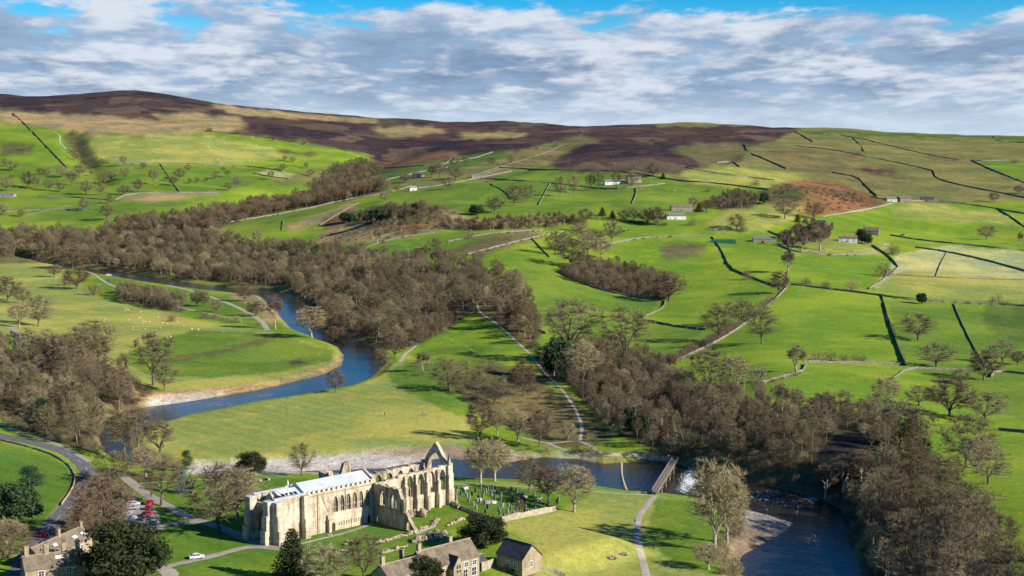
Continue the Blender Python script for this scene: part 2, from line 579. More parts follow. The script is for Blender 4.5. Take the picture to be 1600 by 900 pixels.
class NT:
    """small material-node writer"""

    def __init__(self, name):
        self.mat = bpy.data.materials.new(name)
        self.mat.use_nodes = True
        self.t = self.mat.node_tree
        self.t.nodes.clear()
        self.out = self.t.nodes.new('ShaderNodeOutputMaterial')
        self.b = self.t.nodes.new('ShaderNodeBsdfPrincipled')
        self.t.links.new(self.b.outputs[0], self.out.inputs[0])
        self.b.inputs['Roughness'].default_value = 0.9
        self.b.inputs['Specular IOR Level'].default_value = 0.2
        self._pos = None

    def n(self, t, **kw):
        x = self.t.nodes.new(t)
        for k, v in kw.items():
            setattr(x, k, v)
        return x

    def link(self, a, b):
        self.t.links.new(a, b)

    def put(self, sock, x):
        if isinstance(x, (int, float)):
            sock.default_value = x
        elif isinstance(x, tuple):
            sock.default_value = (*x, 1) if len(x) == 3 and sock.type == 'RGBA' else x
        else:
            self.link(x, sock)

    def coord(self, kind='Object'):
        if kind == 'World':
            return self.n('ShaderNodeNewGeometry').outputs['Position']
        return self.n('ShaderNodeTexCoord').outputs[kind]

    def noise(self, vec, scale, detail=3, rough=0.55, dist=0.0):
        x = self.n('ShaderNodeTexNoise')
        x.inputs['Scale'].default_value = scale
        x.inputs['Detail'].default_value = detail
        x.inputs['Roughness'].default_value = rough
        x.inputs['Distortion'].default_value = dist
        self.link(vec, x.inputs['Vector'])
        return x.outputs['Fac']

    def scalev(self, vec, s):
        x = self.n('ShaderNodeMapping')
        x.inputs['Scale'].default_value = s
        self.link(vec, x.inputs['Vector'])
        return x.outputs[0]

    def m(self, op, a, b=0.0, clamp=False):
        x = self.n('ShaderNodeMath', operation=op)
        x.use_clamp = clamp
        self.put(x.inputs[0], a)
        self.put(x.inputs[1], b)
        return x.outputs[0]

    def step(self, x, lo, hi):
        r = self.n('ShaderNodeMapRange', interpolation_type='SMOOTHSTEP')
        self.link(x, r.inputs[0])
        r.inputs[1].default_value = lo
        r.inputs[2].default_value = hi
        return r.outputs[0]

    def mix(self, f, a, b, mode='MIX'):
        x = self.n('ShaderNodeMix', data_type='RGBA', blend_type=mode)
        self.put(x.inputs[0], f)
        self.put(x.inputs[6], a)
        self.put(x.inputs[7], b)
        return x.outputs[2]

    def ramp(self, x, stops):
        r = self.n('ShaderNodeValToRGB')
        e = r.color_ramp.elements
        while len(e) < len(stops):
            e.new(0.5)
        for q, (p, c) in zip(e, stops):
            q.position = p
            q.color = (*c, 1)
        self.link(x, r.inputs[0])
        return r.outputs[0]

    def bump(self, h, strength, dist):
        x = self.n('ShaderNodeBump')
        x.inputs['Strength'].default_value = strength
        x.inputs['Distance'].default_value = dist
        self.link(h, x.inputs['Height'])
        self.link(x.outputs[0], self.b.inputs['Normal'])

    def rnd(self):
        return self.n('ShaderNodeObjectInfo').outputs['Random']

    def base(self, c):
        self.put(self.b.inputs['Base Color'], c)
        return self.mat


def simple_mat(name, c1, c2=None, scale=1.0, detail=4, rough=0.9, bump=0.0, spec=0.2, coord='Object', vary=0.0):
    t = NT(name)
    v = t.coord(coord)
    c2 = c2 or tuple(q * 0.7 for q in c1)
    f = t.step(t.noise(v, scale, detail, 0.6), 0.3, 0.7)
    col = t.mix(f, c1, c2)
    if vary:
        hs = t.n('ShaderNodeHueSaturation')
        t.link(col, hs.inputs['Color'])
        t.link(t.m('ADD', t.m('MULTIPLY', t.rnd(), vary * 2), 1 - vary), hs.inputs['Value'])
        col = hs.outputs[0]
    t.base(col)
    t.b.inputs['Roughness'].default_value = rough
    t.b.inputs['Specular IOR Level'].default_value = spec
    if bump:
        t.bump(t.noise(v, scale * 3, 4), bump, 0.15)
    return t.mat


# ------------------------------------------------------------------ land cover (what grows where, as base colour)
LIME = (.200, .275, .024)       # fertilised pasture
GRASS = (.155, .222, .026)
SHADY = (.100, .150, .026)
MEAD = (.330, .320, .070)       # winter meadow, made yellower for the sunlight on it
LAWN = (.140, .210, .024)
PALE = (.420, .400, .150)
PAST = (.200, .185, .058)       # hill pasture
OLIVE = (.170, .145, .055)
TAN = (.380, .275, .120)
STRAW = (.385, .270, .125)
BRACK = (.200, .105, .052)
RUST = (.250, .120, .055)
HEATH = (.046, .030, .035)
HEATH2 = (.085, .045, .042)
ROUGH = (.125, .112, .040)
FLOOR = (.110, .095, .042)
SHINGLE = (.540, .495, .435)
SAND = (.400, .285, .190)
# woods: outlines of the ground the trees stand on (photo pixels)
WOOD_VALLEY = [(-160, 412), (0, 403), (80, 396), (135, 412), (270, 434), (440, 449), (482, 472), (514, 512), (560, 527), (600, 545), (650, 541),
               (700, 515), (738, 488), (765, 500), (800, 528), (835, 552), (845, 520), (825, 475), (795, 440), (740, 420), (650, 412), (550, 402), (450, 390),
               (350, 378), (335, 352), (200, 352), (170, 366), (0, 368), (-160, 368)]
WOOD_ARM = [(195, 352), (330, 333), (430, 318), (520, 300), (598, 288), (612, 297), (545, 313), (455, 328), (365, 349), (335, 362), (200, 362)]
WOOD_PATH = [(838, 560), (875, 540), (945, 545), (1000, 562), (1062, 595), (1070, 612), (1000, 645), (950, 668), (925, 640), (885, 598), (850, 592)]
WOOD_RAVINE = [(952, 676), (1000, 645), (1070, 612), (1180, 628), (1280, 645), (1360, 645), (1415, 676), (1450, 718), (1405, 745), (1328, 802), (1287, 778), (1160, 752), (1100, 736), (1062, 716)]
WOOD_NEAR = [(1328, 802), (1405, 745), (1450, 718), (1488, 772), (1528, 840), (1572, 905), (1612, 990), (1372, 1000), (1356, 905), (1342, 870), (1331, 830)]
SHADE_PATCH = [(1262, 762), (1280, 705), (1308, 676), (1345, 668), (1360, 690), (1352, 730), (1330, 772), (1300, 780)]
WOOD_BLUFF = [(-90, 510), (10, 548), (60, 560), (120, 566), (190, 600), (222, 632), (160, 655), (150, 690), (160, 712), (60, 684), (0, 655), (-90, 630)]
WOOD_COPSE = [(872, 424), (905, 412), (960, 414), (1010, 428), (1055, 452), (1040, 470), (985, 462), (930, 450), (890, 437)]
WOOD_PLANT = [(182, 470), (235, 480), (284, 489), (288, 477), (240, 463), (188, 455)]
WOOD_ROW = [(690, 358), (760, 360), (870, 356), (905, 346), (880, 342), (760, 350), (700, 350)]
WOOD_BECK = [(480, 292), (520, 262), (560, 250), (600, 258), (590, 272), (540, 290), (500, 300)]
WOOD_BRUSH = [(540, 350), (575, 328), (640, 322), (690, 330), (670, 345), (610, 350)]
WOOD_FARM = [(1110, 318), (1150, 305), (1185, 312), (1180, 326), (1120, 328)]
WOOD_GARDEN = [(1215, 382), (1235, 365), (1275, 352), (1300, 360), (1290, 378), (1240, 388)]
WOODS = [WOOD_VALLEY, WOOD_ARM, WOOD_PATH, WOOD_RAVINE, WOOD_NEAR, WOOD_BLUFF, WOOD_COPSE, WOOD_PLANT, WOOD_ROW, WOOD_BECK, WOOD_FARM]
ZONES = [
    # colour, edge raggedness in pixels, roughness class (0 turf .. 1 wild), outline
    (LIME, 0, 0, [(-900, 200), (2500, 200), (2500, 3000), (-900, 3000)]),
    (PAST, 4, .6, [(-900, 60), (2500, 60), (2500, 300), (1420, 318), (1340, 300), (1230, 282), (1080, 290), (1040, 275), (900, 275), (700, 275), (600, 290), (-900, 290)]),
    # moors
    (HEATH, 5, 1, [(-900, 60), (1240, 60), (1245, 214), (1200, 222), (1165, 232), (1160, 252), (1095, 264), (1030, 264), (900, 262), (850, 250), (820, 262), (760, 262), (720, 240), (700, 236),
                   (660, 250), (600, 262), (585, 248), (560, 236), (520, 233), (450, 219), (380, 209), (330, 205), (280, 193), (200, 186), (100, 178), (0, 170), (-900, 170)]),
    (HEATH2, 8, 1, [(330, 188), (480, 184), (640, 196), (900, 200), (1200, 202), (1230, 210), (1100, 224), (940, 226), (840, 222), (700, 214), (560, 216), (400, 205)]),
    (HEATH2, 6, 1, [(60, 176), (240, 180), (260, 190), (150, 186), (60, 182)]),
    (HEATH, 8, 1, [(400, 196), (520, 190), (600, 205), (640, 226), (560, 228), (450, 214)]),
    (STRAW, 5, .8, [(-900, 172), (0, 172), (70, 178), (140, 180), (220, 186), (285, 196), (330, 205), (260, 212), (150, 208), (70, 198), (0, 188), (-900, 188)]),
    (STRAW, 6, .8, [(240, 178), (300, 176), (368, 184), (392, 196), (350, 207), (290, 200), (250, 188)]),
    (STRAW, 3, .8, [(325, 162), (420, 172), (520, 182), (600, 188), (590, 192), (470, 187), (380, 179), (335, 170)]),
    (TAN, 5, .9, [(585, 200), (640, 196), (700, 205), (640, 213), (600, 212)]),
    (TAN, 5, .9, [(720, 210), (800, 205), (830, 212), (780, 217), (720, 216)]),
    (OLIVE, 6, .9, [(780, 240), (860, 225), (900, 215), (935, 222), (870, 250), (800, 262)]),
    (OLIVE, 6, .9, [(1060, 228), (1150, 222), (1180, 240), (1100, 262), (1040, 258)]),
    (PAST, 4, .6, [(1000, 190), (1090, 186), (1180, 196), (1100, 198), (1030, 198)]),
    (HEATH, 6, 1, [(855, 256), (900, 232), (960, 225), (1040, 235), (1090, 252), (1095, 266), (1040, 272), (950, 268), (870, 270)]),
    # left flank of the dale
    (LIME, 3, .1, [(-900, 190), (0, 190), (70, 200), (140, 212), (250, 213), (330, 206), (450, 220), (560, 238), (582, 246), (540, 258), (500, 262), (440, 275), (400, 300), (-900, 330)]),
    (MEAD, 8, .1, [(130, 215), (250, 212), (330, 212), (420, 228), (440, 248), (300, 258), (180, 255), (140, 240)]),  # sunlit part of the hillside, its light put into a yellower colour
    (STRAW, 5, .5, [(122, 203), (170, 201), (178, 208), (135, 213)]),
    (GRASS, 2, .1, [(-900, 300), (0, 255), (160, 258), (260, 256), (420, 262), (440, 275), (350, 300), (0, 320), (-900, 320)]),
    (ROUGH, 5, .9, [(100, 205), (130, 215), (150, 245), (160, 262), (140, 262), (115, 240), (95, 215)]),
    (ROUGH, 6, .9, [(0, 222), (40, 222), (55, 235), (20, 243), (0, 240)]),
    (ROUGH, 5, .9, [(440, 232), (500, 240), (490, 246), (430, 238)]),
    (BRACK, 5, 1, [(590, 258), (650, 240), (700, 236), (720, 245), (650, 262), (600, 278), (560, 282)]),
    (STRAW, 1, .4, [(180, 314), (200, 303), (335, 301), (352, 304), (230, 316)]),
    (PALE, 1, .3, [(398, 271), (418, 265), (464, 272), (440, 280)]),
    (GRASS, 1, .1, [(-900, 310), (0, 306), (180, 312), (225, 317), (330, 308), (240, 345), (0, 345), (-900, 345)]),
    (OLIVE, 4, .6, [(-900, 385), (0, 385), (110, 383), (135, 398), (90, 412), (0, 413), (-900, 413)]),
    # centre of the view: fields climbing to the moor
    (GRASS, 2, .15, [(600, 300), (690, 278), (760, 268), (840, 262), (880, 268), (1000, 275), (1080, 290), (1140, 290), (1120, 330), (1000, 345), (880, 342), (700, 345), (640, 320)]),
    (PAST, 3, .3, [(580, 275), (680, 262), (770, 240), (800, 238), (830, 232), (860, 222), (900, 225), (860, 242), (790, 262), (720, 282), (640, 296), (590, 290)]),
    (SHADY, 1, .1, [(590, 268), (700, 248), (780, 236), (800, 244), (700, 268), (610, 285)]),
    (OLIVE, 3, .8, [(730, 276), (800, 250), (880, 222), (912, 212), (900, 226), (820, 262), (760, 285)]),
    (TAN, 4, .7, [(730, 276), (790, 257), (800, 262), (745, 282)]),
    (GRASS, 1, .1, [(345, 352), (400, 340), (520, 320), (552, 313), (560, 325), (510, 350), (440, 362), (370, 368)]),
    (TAN, 4, .5, [(445, 352), (500, 335), (550, 318), (560, 325), (512, 350), (450, 362)]),
    (TAN, 6, .8, [(490, 378), (520, 352), (560, 345), (640, 330), (710, 328), (730, 342), (680, 362), (580, 378), (520, 385)]),
    (BRACK, 8, 1, [(640, 318), (690, 325), (700, 345), (640, 372), (600, 358), (560, 345)]),
    (BRACK, 6, 1, [(500, 345), (550, 330), (560, 340), (510, 358)]),
    (ROUGH, 5, .9, [(540, 350), (575, 322), (650, 318), (690, 330), (640, 350)]),
    (OLIVE, 5, .5, [(700, 378), (760, 366), (830, 358), (850, 366), (800, 395), (740, 400), (700, 398)]),
    (GRASS, 3, .2, [(560, 400), (640, 372), (720, 362), (760, 366), (700, 395), (640, 412), (590, 412)]),
    (LIME, 2, .1, [(745, 402), (830, 378), (900, 358), (960, 350), (980, 372), (900, 392), (870, 410), (820, 420), (770, 428)]),
    (GRASS, 2, .1, [(800, 425), (870, 420), (930, 455), (1030, 470), (1000, 505), (880, 520), (830, 500)]),
    (LIME, 2, .1, [(940, 392), (1000, 372), (1110, 372), (1140, 425), (1200, 450), (1120, 500), (1020, 510), (1010, 490), (1050, 460)]),
    (OLIVE, 5, .5, [(1025, 385), (1070, 378), (1100, 385), (1085, 405), (1040, 404)]),
    (GRASS, 2, .1, [(880, 530), (1000, 505), (1100, 515), (1090, 545), (1040, 575), (960, 560)]),
    # storiths side
    (PAST, 3, .5, [(1170, 236), (1245, 204), (1700, 220), (2500, 230), (2500, 330), (1600, 312), (1400, 308), (1340, 302), (1285, 284), (1200, 262)]),
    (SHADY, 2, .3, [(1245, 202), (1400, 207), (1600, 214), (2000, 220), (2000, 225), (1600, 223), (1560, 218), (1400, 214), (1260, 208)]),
    (MEAD, 4, .4, [(1060, 268), (1130, 258), (1220, 268), (1280, 283), (1200, 292), (1080, 288)]),
    (OLIVE, 6, .6, [(1200, 226), (1300, 240), (1400, 262), (1430, 285), (1380, 300), (1300, 280), (1210, 262)]),
    (BRACK, 7, .9, [(1300, 236), (1350, 238), (1368, 246), (1320, 247)]),
    (HEATH2, 7, .9, [(1340, 262), (1410, 266), (1420, 271), (1350, 272)]),
    (OLIVE, 6, .8, [(1450, 240), (1520, 246), (1500, 256), (1460, 252)]),
    (GRASS, 2, .2, [(1525, 251), (2500, 250), (2500, 300), (1600, 284)]),
    (RUST, 4, 1, [(1196, 298), (1225, 284), (1290, 281), (1340, 296), (1386, 316), (1365, 328), (1300, 334), (1240, 340), (1205, 325)]),
    (ROUGH, 5, 1, [(1185, 302), (1215, 288), (1260, 300), (1240, 320), (1225, 338), (1195, 330)]),
    (LIME, 2, .1, [(1290, 345), (1380, 325), (1430, 318), (1600, 330), (2500, 345), (2500, 390), (1600, 388), (1400, 372), (1300, 362)]),
    (MEAD, 5, .3, [(1385, 322), (1450, 318), (1580, 335), (1600, 352), (1480, 345), (1390, 335)]),
    (PALE, 1, .2, [(1400, 398), (1480, 382), (1600, 392), (2500, 400), (2500, 475), (1600, 470), (1480, 465), (1366, 452)]),
    (MEAD, 1, .2, [(1366, 452), (1410, 422), (1600, 436), (2500, 440), (2500, 470), (1600, 472), (1480, 466)]),
    (LIME, 1, .2, [(1400, 372), (1600, 390), (2500, 395), (2500, 405), (1600, 392), (1480, 384), (1400, 394)]),
    (MEAD, 4, .4, [(1215, 384), (1260, 372), (1330, 372), (1390, 386), (1385, 398), (1300, 396), (1230, 394)]),
    (MEAD, 3, .3, [(1100, 350), (1160, 318), (1260, 325), (1240, 345), (1190, 362), (1120, 365)]),
    (GRASS, 2, .1, [(1380, 468), (1600, 478), (2500, 480), (2500, 700), (1600, 660), (1480, 600), (1415, 570)]),
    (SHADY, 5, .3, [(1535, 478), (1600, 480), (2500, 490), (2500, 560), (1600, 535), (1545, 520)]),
    # rough banks above the river
    (ROUGH, 5, .7, [(640, 560), (700, 545), (760, 560), (850, 590), (930, 650), (960, 690), (880, 700), (840, 690), (740, 640), (690, 600)]),
    (GRASS, 5, .3, [(630, 560), (700, 540), (760, 548), (740, 580), (690, 590), (650, 580)]),
    (OLIVE, 5, .5, [(760, 600), (830, 600), (900, 640), (940, 690), (860, 690), (790, 660)]),
    # flood plain
    (MEAD, 1, 0, [(-200, 414), (90, 411), (120, 440), (170, 470), (300, 500), (430, 520), (520, 545), (528, 570), (440, 592), (350, 603), (270, 612), (190, 590), (130, 556), (40, 530), (-200, 480)]),
    (GRASS, 3, .05, [(300, 515), (430, 522), (520, 548), (524, 565), (440, 580), (330, 590), (230, 585), (180, 560), (240, 535)]),
    (GRASS, 2, .1, [(140, 424), (170, 432), (250, 448), (330, 460), (420, 470), (440, 515), (330, 500), (180, 470)]),
    (TAN, 2, .6, [(365, 456), (415, 466), (440, 490), (432, 510), (405, 500), (400, 478), (360, 468)]),
    (TAN, 3, .6, [(245, 482), (262, 488), (290, 498), (260, 500)]),
    (TAN, 2, .7, [(534, 545), (542, 560), (536, 576), (470, 600), (400, 614), (330, 622), (250, 626), (200, 628), (230, 612), (350, 604), (440, 590), (512, 570), (524, 556)]),
    (TAN, 4, .8, [(160, 560), (200, 590), (240, 615), (230, 630), (190, 632), (160, 600), (140, 570)]),
    (MEAD, 1, 0, [(250, 655), (320, 644), (400, 630), (545, 606), (600, 585), (640, 552), (690, 600), (740, 640), (742, 690), (640, 699), (400, 718), (290, 722), (230, 715), (205, 690)]),
    (GRASS, 4, .2, [(600, 585), (640, 556), (690, 590), (745, 640), (742, 655), (690, 640), (620, 605)]),
    (LAWN, 1, 0, [(-900, 690), (0, 690), (80, 712), (112, 735), (116, 755), (95, 785), (60, 830), (-200, 1000), (-900, 900)]),
    (TAN, 1, .4, [(104, 722), (118, 740), (120, 758), (100, 790), (70, 825), (62, 822), (92, 785), (112, 756), (110, 738)]),
    (ROUGH, 3, .5, [(120, 740), (160, 735), (250, 742), (330, 740), (330, 770), (250, 800), (200, 830), (150, 850), (60, 930), (40, 900), (95, 810)]),
    (LAWN, 1, 0, [(205, 762), (300, 742), (420, 745), (520, 750), (600, 750), (705, 757), (860, 765), (880, 795), (790, 815), (700, 830), (760, 900), (720, 1200), (-200, 1200), (180, 860), (220, 800)]),
    (MEAD, 2, 0, [(780, 820), (880, 795), (930, 770), (1020, 775), (1100, 782), (1160, 800), (1150, 850), (1140, 890), (1150, 1200), (900, 1200), (830, 880), (838, 850)]),
    (GRASS, 4, .05, [(1025, 780), (1100, 785), (1150, 805), (1140, 850), (1120, 900), (1060, 880), (1010, 840)]),
    (MEAD, 1, 0, [(640, 752), (800, 754), (930, 764), (1000, 770), (1000, 774), (800, 760), (640, 756)]),
    (TAN, 3, .5, [(1140, 800), (1162, 812), (1150, 850), (1140, 890), (1160, 930), (1120, 930), (1128, 870)]),
]
WALL_BASE = []


def build_cover():
    U, Vv = project(TX, TY, TZ)
    C = np.empty(TX.shape + (3,))
    C[:] = GRASS
    W = np.zeros(TX.shape)
    jx = .8 * vnoise(U, Vv, 31, 35) + vnoise(U, Vv, 14, 31) + 0.7 * vnoise(U, Vv, 6, 33) + .4 * vnoise(U, Vv, 3, 37)
    jy = .8 * vnoise(U, Vv, 31, 36) + vnoise(U, Vv, 14, 32) + 0.7 * vnoise(U, Vv, 6, 34) + .4 * vnoise(U, Vv, 3, 38)

    JIT = [(vnoise(U, Vv, sc_, 40 + 2 * k) + .6 * vnoise(U, Vv, sc_ * .4, 60 + k), vnoise(U, Vv, sc_, 41 + 2 * k) + .6 * vnoise(U, Vv, sc_ * .4, 70 + k))
           for k, sc_ in enumerate((40, 28, 18, 12, 7, 4))]

    def paint(col, jit, wild, poly):
        p = np.asarray(poly, float)
        sel = (U > p[:, 0].min() - 30) & (U < p[:, 0].max() + 30) & (Vv > p[:, 1].min() - 20) & (Vv < p[:, 1].max() + 20)
        if jit < 2.5:
            m_ = np.zeros(TX.shape, bool)
            m_[sel] = in_poly(U[sel] + jit * 1.6 * jx[sel], Vv[sel] + jit * 0.8 * jy[sel], poly)
            C[m_] = col
            W[m_] = wild
            return
        # ragged, interfingering edge: the mean of several lookups
        al = np.zeros(TX.shape)
        for k in range(6):
            qx, qy = JIT[k]
            al[sel] += in_poly(U[sel] + jit * 2.2 * qx[sel], Vv[sel] + jit * 1.0 * qy[sel], poly) / 6.0
        rg = .5 + .42 * (.6 * jx + .4 * JIT[5][0])
        al = np.clip((al - rg) * 2.2 + .5, 0, 1) * (al > .02)
        al = al[..., None]
        C[:] = C * (1 - al) + np.array(col) * al
        W[:] = W * (1 - al[..., 0]) + wild * al[..., 0]
    for z in ZONES:
        paint(*z)
    for w in WOODS:
        paint(FLOOR, 3, 1, w)
    paint(ROUGH, 3, .9, WOOD_BRUSH)
    paint((.030, .027, .026), 3, .6, SHADE_PATCH)            # shade on the steep bank, put into the ground colour
    # banks, shingle
    bank = (sd > -1) & (sd < 3.2 + 1.5 * jx) & (TY > 528)
    C[bank] = TAN
    W[bank] = .7
    bed = sd < 0.6
    C[bed] = (.12, .09, .06)
    for i, b in enumerate(BARS):
        paint(SHINGLE if i != 2 else (.290, .262, .225), 1, .5, b)
    paint(SAND, 3, .5, [(560, 707), (640, 699), (700, 696), (800, 704), (850, 712), (800, 726), (730, 725), (690, 712), (640, 716)])
    paint((.24, .175, .12), 3, .5, [(1142, 886), (1144, 850), (1166, 826), (1200, 830), (1198, 846), (1166, 870)])
    paint((.10, .07, .05), 3, .7, [(440, 566), (470, 562), (482, 567), (460, 572)])
    paint((.15, .13, .045), 4, .3, [(250, 566), (330, 556), (400, 540), (440, 520), (432, 519), (390, 534), (320, 550), (240, 562)])
    # soften every edge by about one cell
    for it in range(5):
        C2 = C.copy()
        C2[1:-1, 1:-1] = (C[1:-1, 1:-1] * 2 + C[:-2, 1:-1] + C[2:, 1:-1] + C[1:-1, :-2] + C[1:-1, 2:]) / 6
        W[1:-1, 1:-1] = (W[1:-1, 1:-1] * 2 + W[:-2, 1:-1] + W[2:, 1:-1] + W[1:-1, :-2] + W[1:-1, 2:]) / 6
        C = C2 if it == 0 else np.where((W > .25)[..., None], C2, C)      # wild ground blends wider than fields
    G = np.ones(TX.shape)
    G[bed] = 0
    for b in BARS:
        G[in_poly(U, Vv, b)] = 0
    return C, W, G


CC, CW, CV = build_cover()


def terrain_material():
    t = NT('land')
    at = t.n('ShaderNodeAttribute', attribute_name='cover')
    aw = t.n('ShaderNodeAttribute', attribute_name='wild')
    p = t.coord('World')
    wild = aw.outputs['Fac']
    big = t.noise(p, 0.011, 3, 0.55, 0.4)
    mid = t.noise(p, 0.06, 4, 0.6, 0.6)
    fine = t.noise(p, 0.45, 4, 0.65)
    vfine = t.noise(p, 1.7, 3, 0.7)
    col = at.outputs['Color']
    # worn and lusher patches; broad ones also put sun and shade into the colour
    veg = at.outputs['Alpha']                     # 0 on shingle, sand and river bed
    dry = t.mix(1.0, col, t.mix(veg, (1.12, 1.10, 1.08), (1.45, 1.12, 1.15)), 'MULTIPLY')
    lush_dim = t.mix(1.0, col, t.mix(veg, (.74, .73, .72), (0.56, 0.74, 0.75)), 'MULTIPLY')
    col = t.mix(t.step(big, 0.40, 0.66), lush_dim, t.mix(1.0, col, (1.08, 1.04, 1.0), 'MULTIPLY'))
    col = t.mix(t.m('MULTIPLY', t.step(mid, 0.48, 0.75), t.m('ADD', t.m('MULTIPLY', wild, 0.35), 0.55)), col, dry)
    # tussocks, heather clumps, bare soil on wild ground
    dark = t.mix(1.0, col, (0.42, 0.42, 0.45), 'MULTIPLY')
    patch = t.step(t.noise(p, 0.075, 7, 0.75, 0.8), 0.47, 0.58)
    col = t.mix(t.m('MULTIPLY', patch, t.m('MULTIPLY', wild, 0.65)), col, dark)
    strawc = t.mix(0.5, col, (.28, .20, .085))
    patch2 = t.step(t.noise(p, 0.035, 5, 0.65, 1.0), 0.54, 0.66)
    col = t.mix(t.m('MULTIPLY', patch2, t.m('MULTIPLY', wild, 0.36)), col, strawc)
    # old burn and mowing patches on the heather
    vo = t.n('ShaderNodeTexVoronoi')
    vo.inputs['Scale'].default_value = .011
    wob = t.n('ShaderNodeTexNoise')
    wob.inputs['Scale'].default_value = .02
    wob.inputs['Detail'].default_value = 6
    wob.inputs['Roughness'].default_value = .7
    t.link(p, wob.inputs['Vector'])
    wa = t.n('ShaderNodeVectorMath', operation='MULTIPLY_ADD')
    t.link(wob.outputs['Color'], wa.inputs[0])
    wa.inputs[1].default_value = (160, 160, 0)
    t.link(p, wa.inputs[2])
    t.link(t.scalev(wa.outputs[0], (1, .45, 1)), vo.inputs['Vector'])
    vr = t.n('ShaderNodeSeparateColor')
    t.link(vo.outputs['Color'], vr.inputs[0])
    burn = t.m('MULTIPLY', t.step(vr.outputs[0], .55, .75), t.step(wild, .85, 1.0))
    col = t.mix(t.m('MULTIPLY', burn, .40), col, (.105, .062, .046))
    burn2 = t.m('MULTIPLY', t.step(vr.outputs[1], .80, .86), t.step(wild, .85, 1.0))
    col = t.mix(t.m('MULTIPLY', burn2, .3), col, (.25, .175, .09))
    # rushes and molehills in the turf; faint lines left by tractors
    rush = t.m('MULTIPLY', t.step(t.noise(p, .30, 5, .75, .4), .60, .68), t.step(t.noise(p, .016, 3, .6), .48, .62))
    col = t.mix(t.m('MULTIPLY', rush, .55), col, t.mix(1.0, col, (.50, .52, .6), 'MULTIPLY'))
    wv = t.n('ShaderNodeTexWave', wave_type='BANDS', bands_direction='DIAGONAL')
    wv.inputs['Scale'].default_value = .05
    wv.inputs['Distortion'].default_value = 2.5
    wv.inputs['Detail'].default_value = 2
    wv.inputs['Detail Scale'].default_value = .4
    t.link(p, wv.inputs['Vector'])
    col = t.mix(t.m('MULTIPLY', wv.outputs['Fac'], t.m('MULTIPLY', t.m('SUBTRACT', 1.0, wild), .16)), col, dry)
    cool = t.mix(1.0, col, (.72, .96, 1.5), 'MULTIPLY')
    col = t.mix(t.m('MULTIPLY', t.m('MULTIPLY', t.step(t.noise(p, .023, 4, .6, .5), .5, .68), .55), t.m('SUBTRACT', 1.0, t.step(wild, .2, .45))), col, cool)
    # grazing marks
    f = t.m('ADD', t.m('MULTIPLY', t.m('SUBTRACT', fine, 0.5), t.m('ADD', t.m('MULTIPLY', wild, 1.3), 1.0)), t.m('MULTIPLY', t.m('SUBTRACT', vfine, 0.5), 1.3))
    hs = t.n('ShaderNodeHueSaturation')
    t.link(col, hs.inputs['Color'])
    t.link(t.m('ADD', f, 1.0), hs.inputs['Value'])
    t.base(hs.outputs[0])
    t.b.inputs['Roughness'].default_value = 1.0
    t.b.inputs['Specular IOR Level'].default_value = 0.05
    hgt = t.m('ADD', t.m('ADD', fine, t.m('MULTIPLY', mid, 3.0)), t.m('MULTIPLY', vfine, 0.4))
    t.bump(hgt, 0.8, 1.0)
    bn = [n for n in t.t.nodes if n.bl_idname == 'ShaderNodeBump'][0]
    t.link(t.m('ADD', t.m('MULTIPLY', wild, 0.55), 0.18), bn.inputs['Strength'])
    return t.mat


def build_terrain():
    nr, nc = TX.shape
    V = np.stack([TX, TY, TZ], -1).reshape(-1, 3)
    i = np.arange(nr - 1)[:, None] * nc + np.arange(nc - 1)[None, :]
    Fq = np.stack([i, i + 1, i + nc + 1, i + nc], -1).reshape(-1, 4)
    me = np_mesh('terrain', V, Fq, terrain_material(), True)
    ca = me.attributes.new('cover', 'FLOAT_COLOR', 'POINT')
    ca.data.foreach_set('color', np.concatenate([CC, CV[..., None]], -1).astype(np.float32).ravel())
    wa = me.attributes.new('wild', 'FLOAT', 'POINT')
    wa.data.foreach_set('value', CW.astype(np.float32).ravel())
    o = bpy.data.objects.new('terrain', me)
    link(o)
    tag(o, 'green dale of pastures rising to brown heather moors', kind='structure')
    return o


build_terrain()


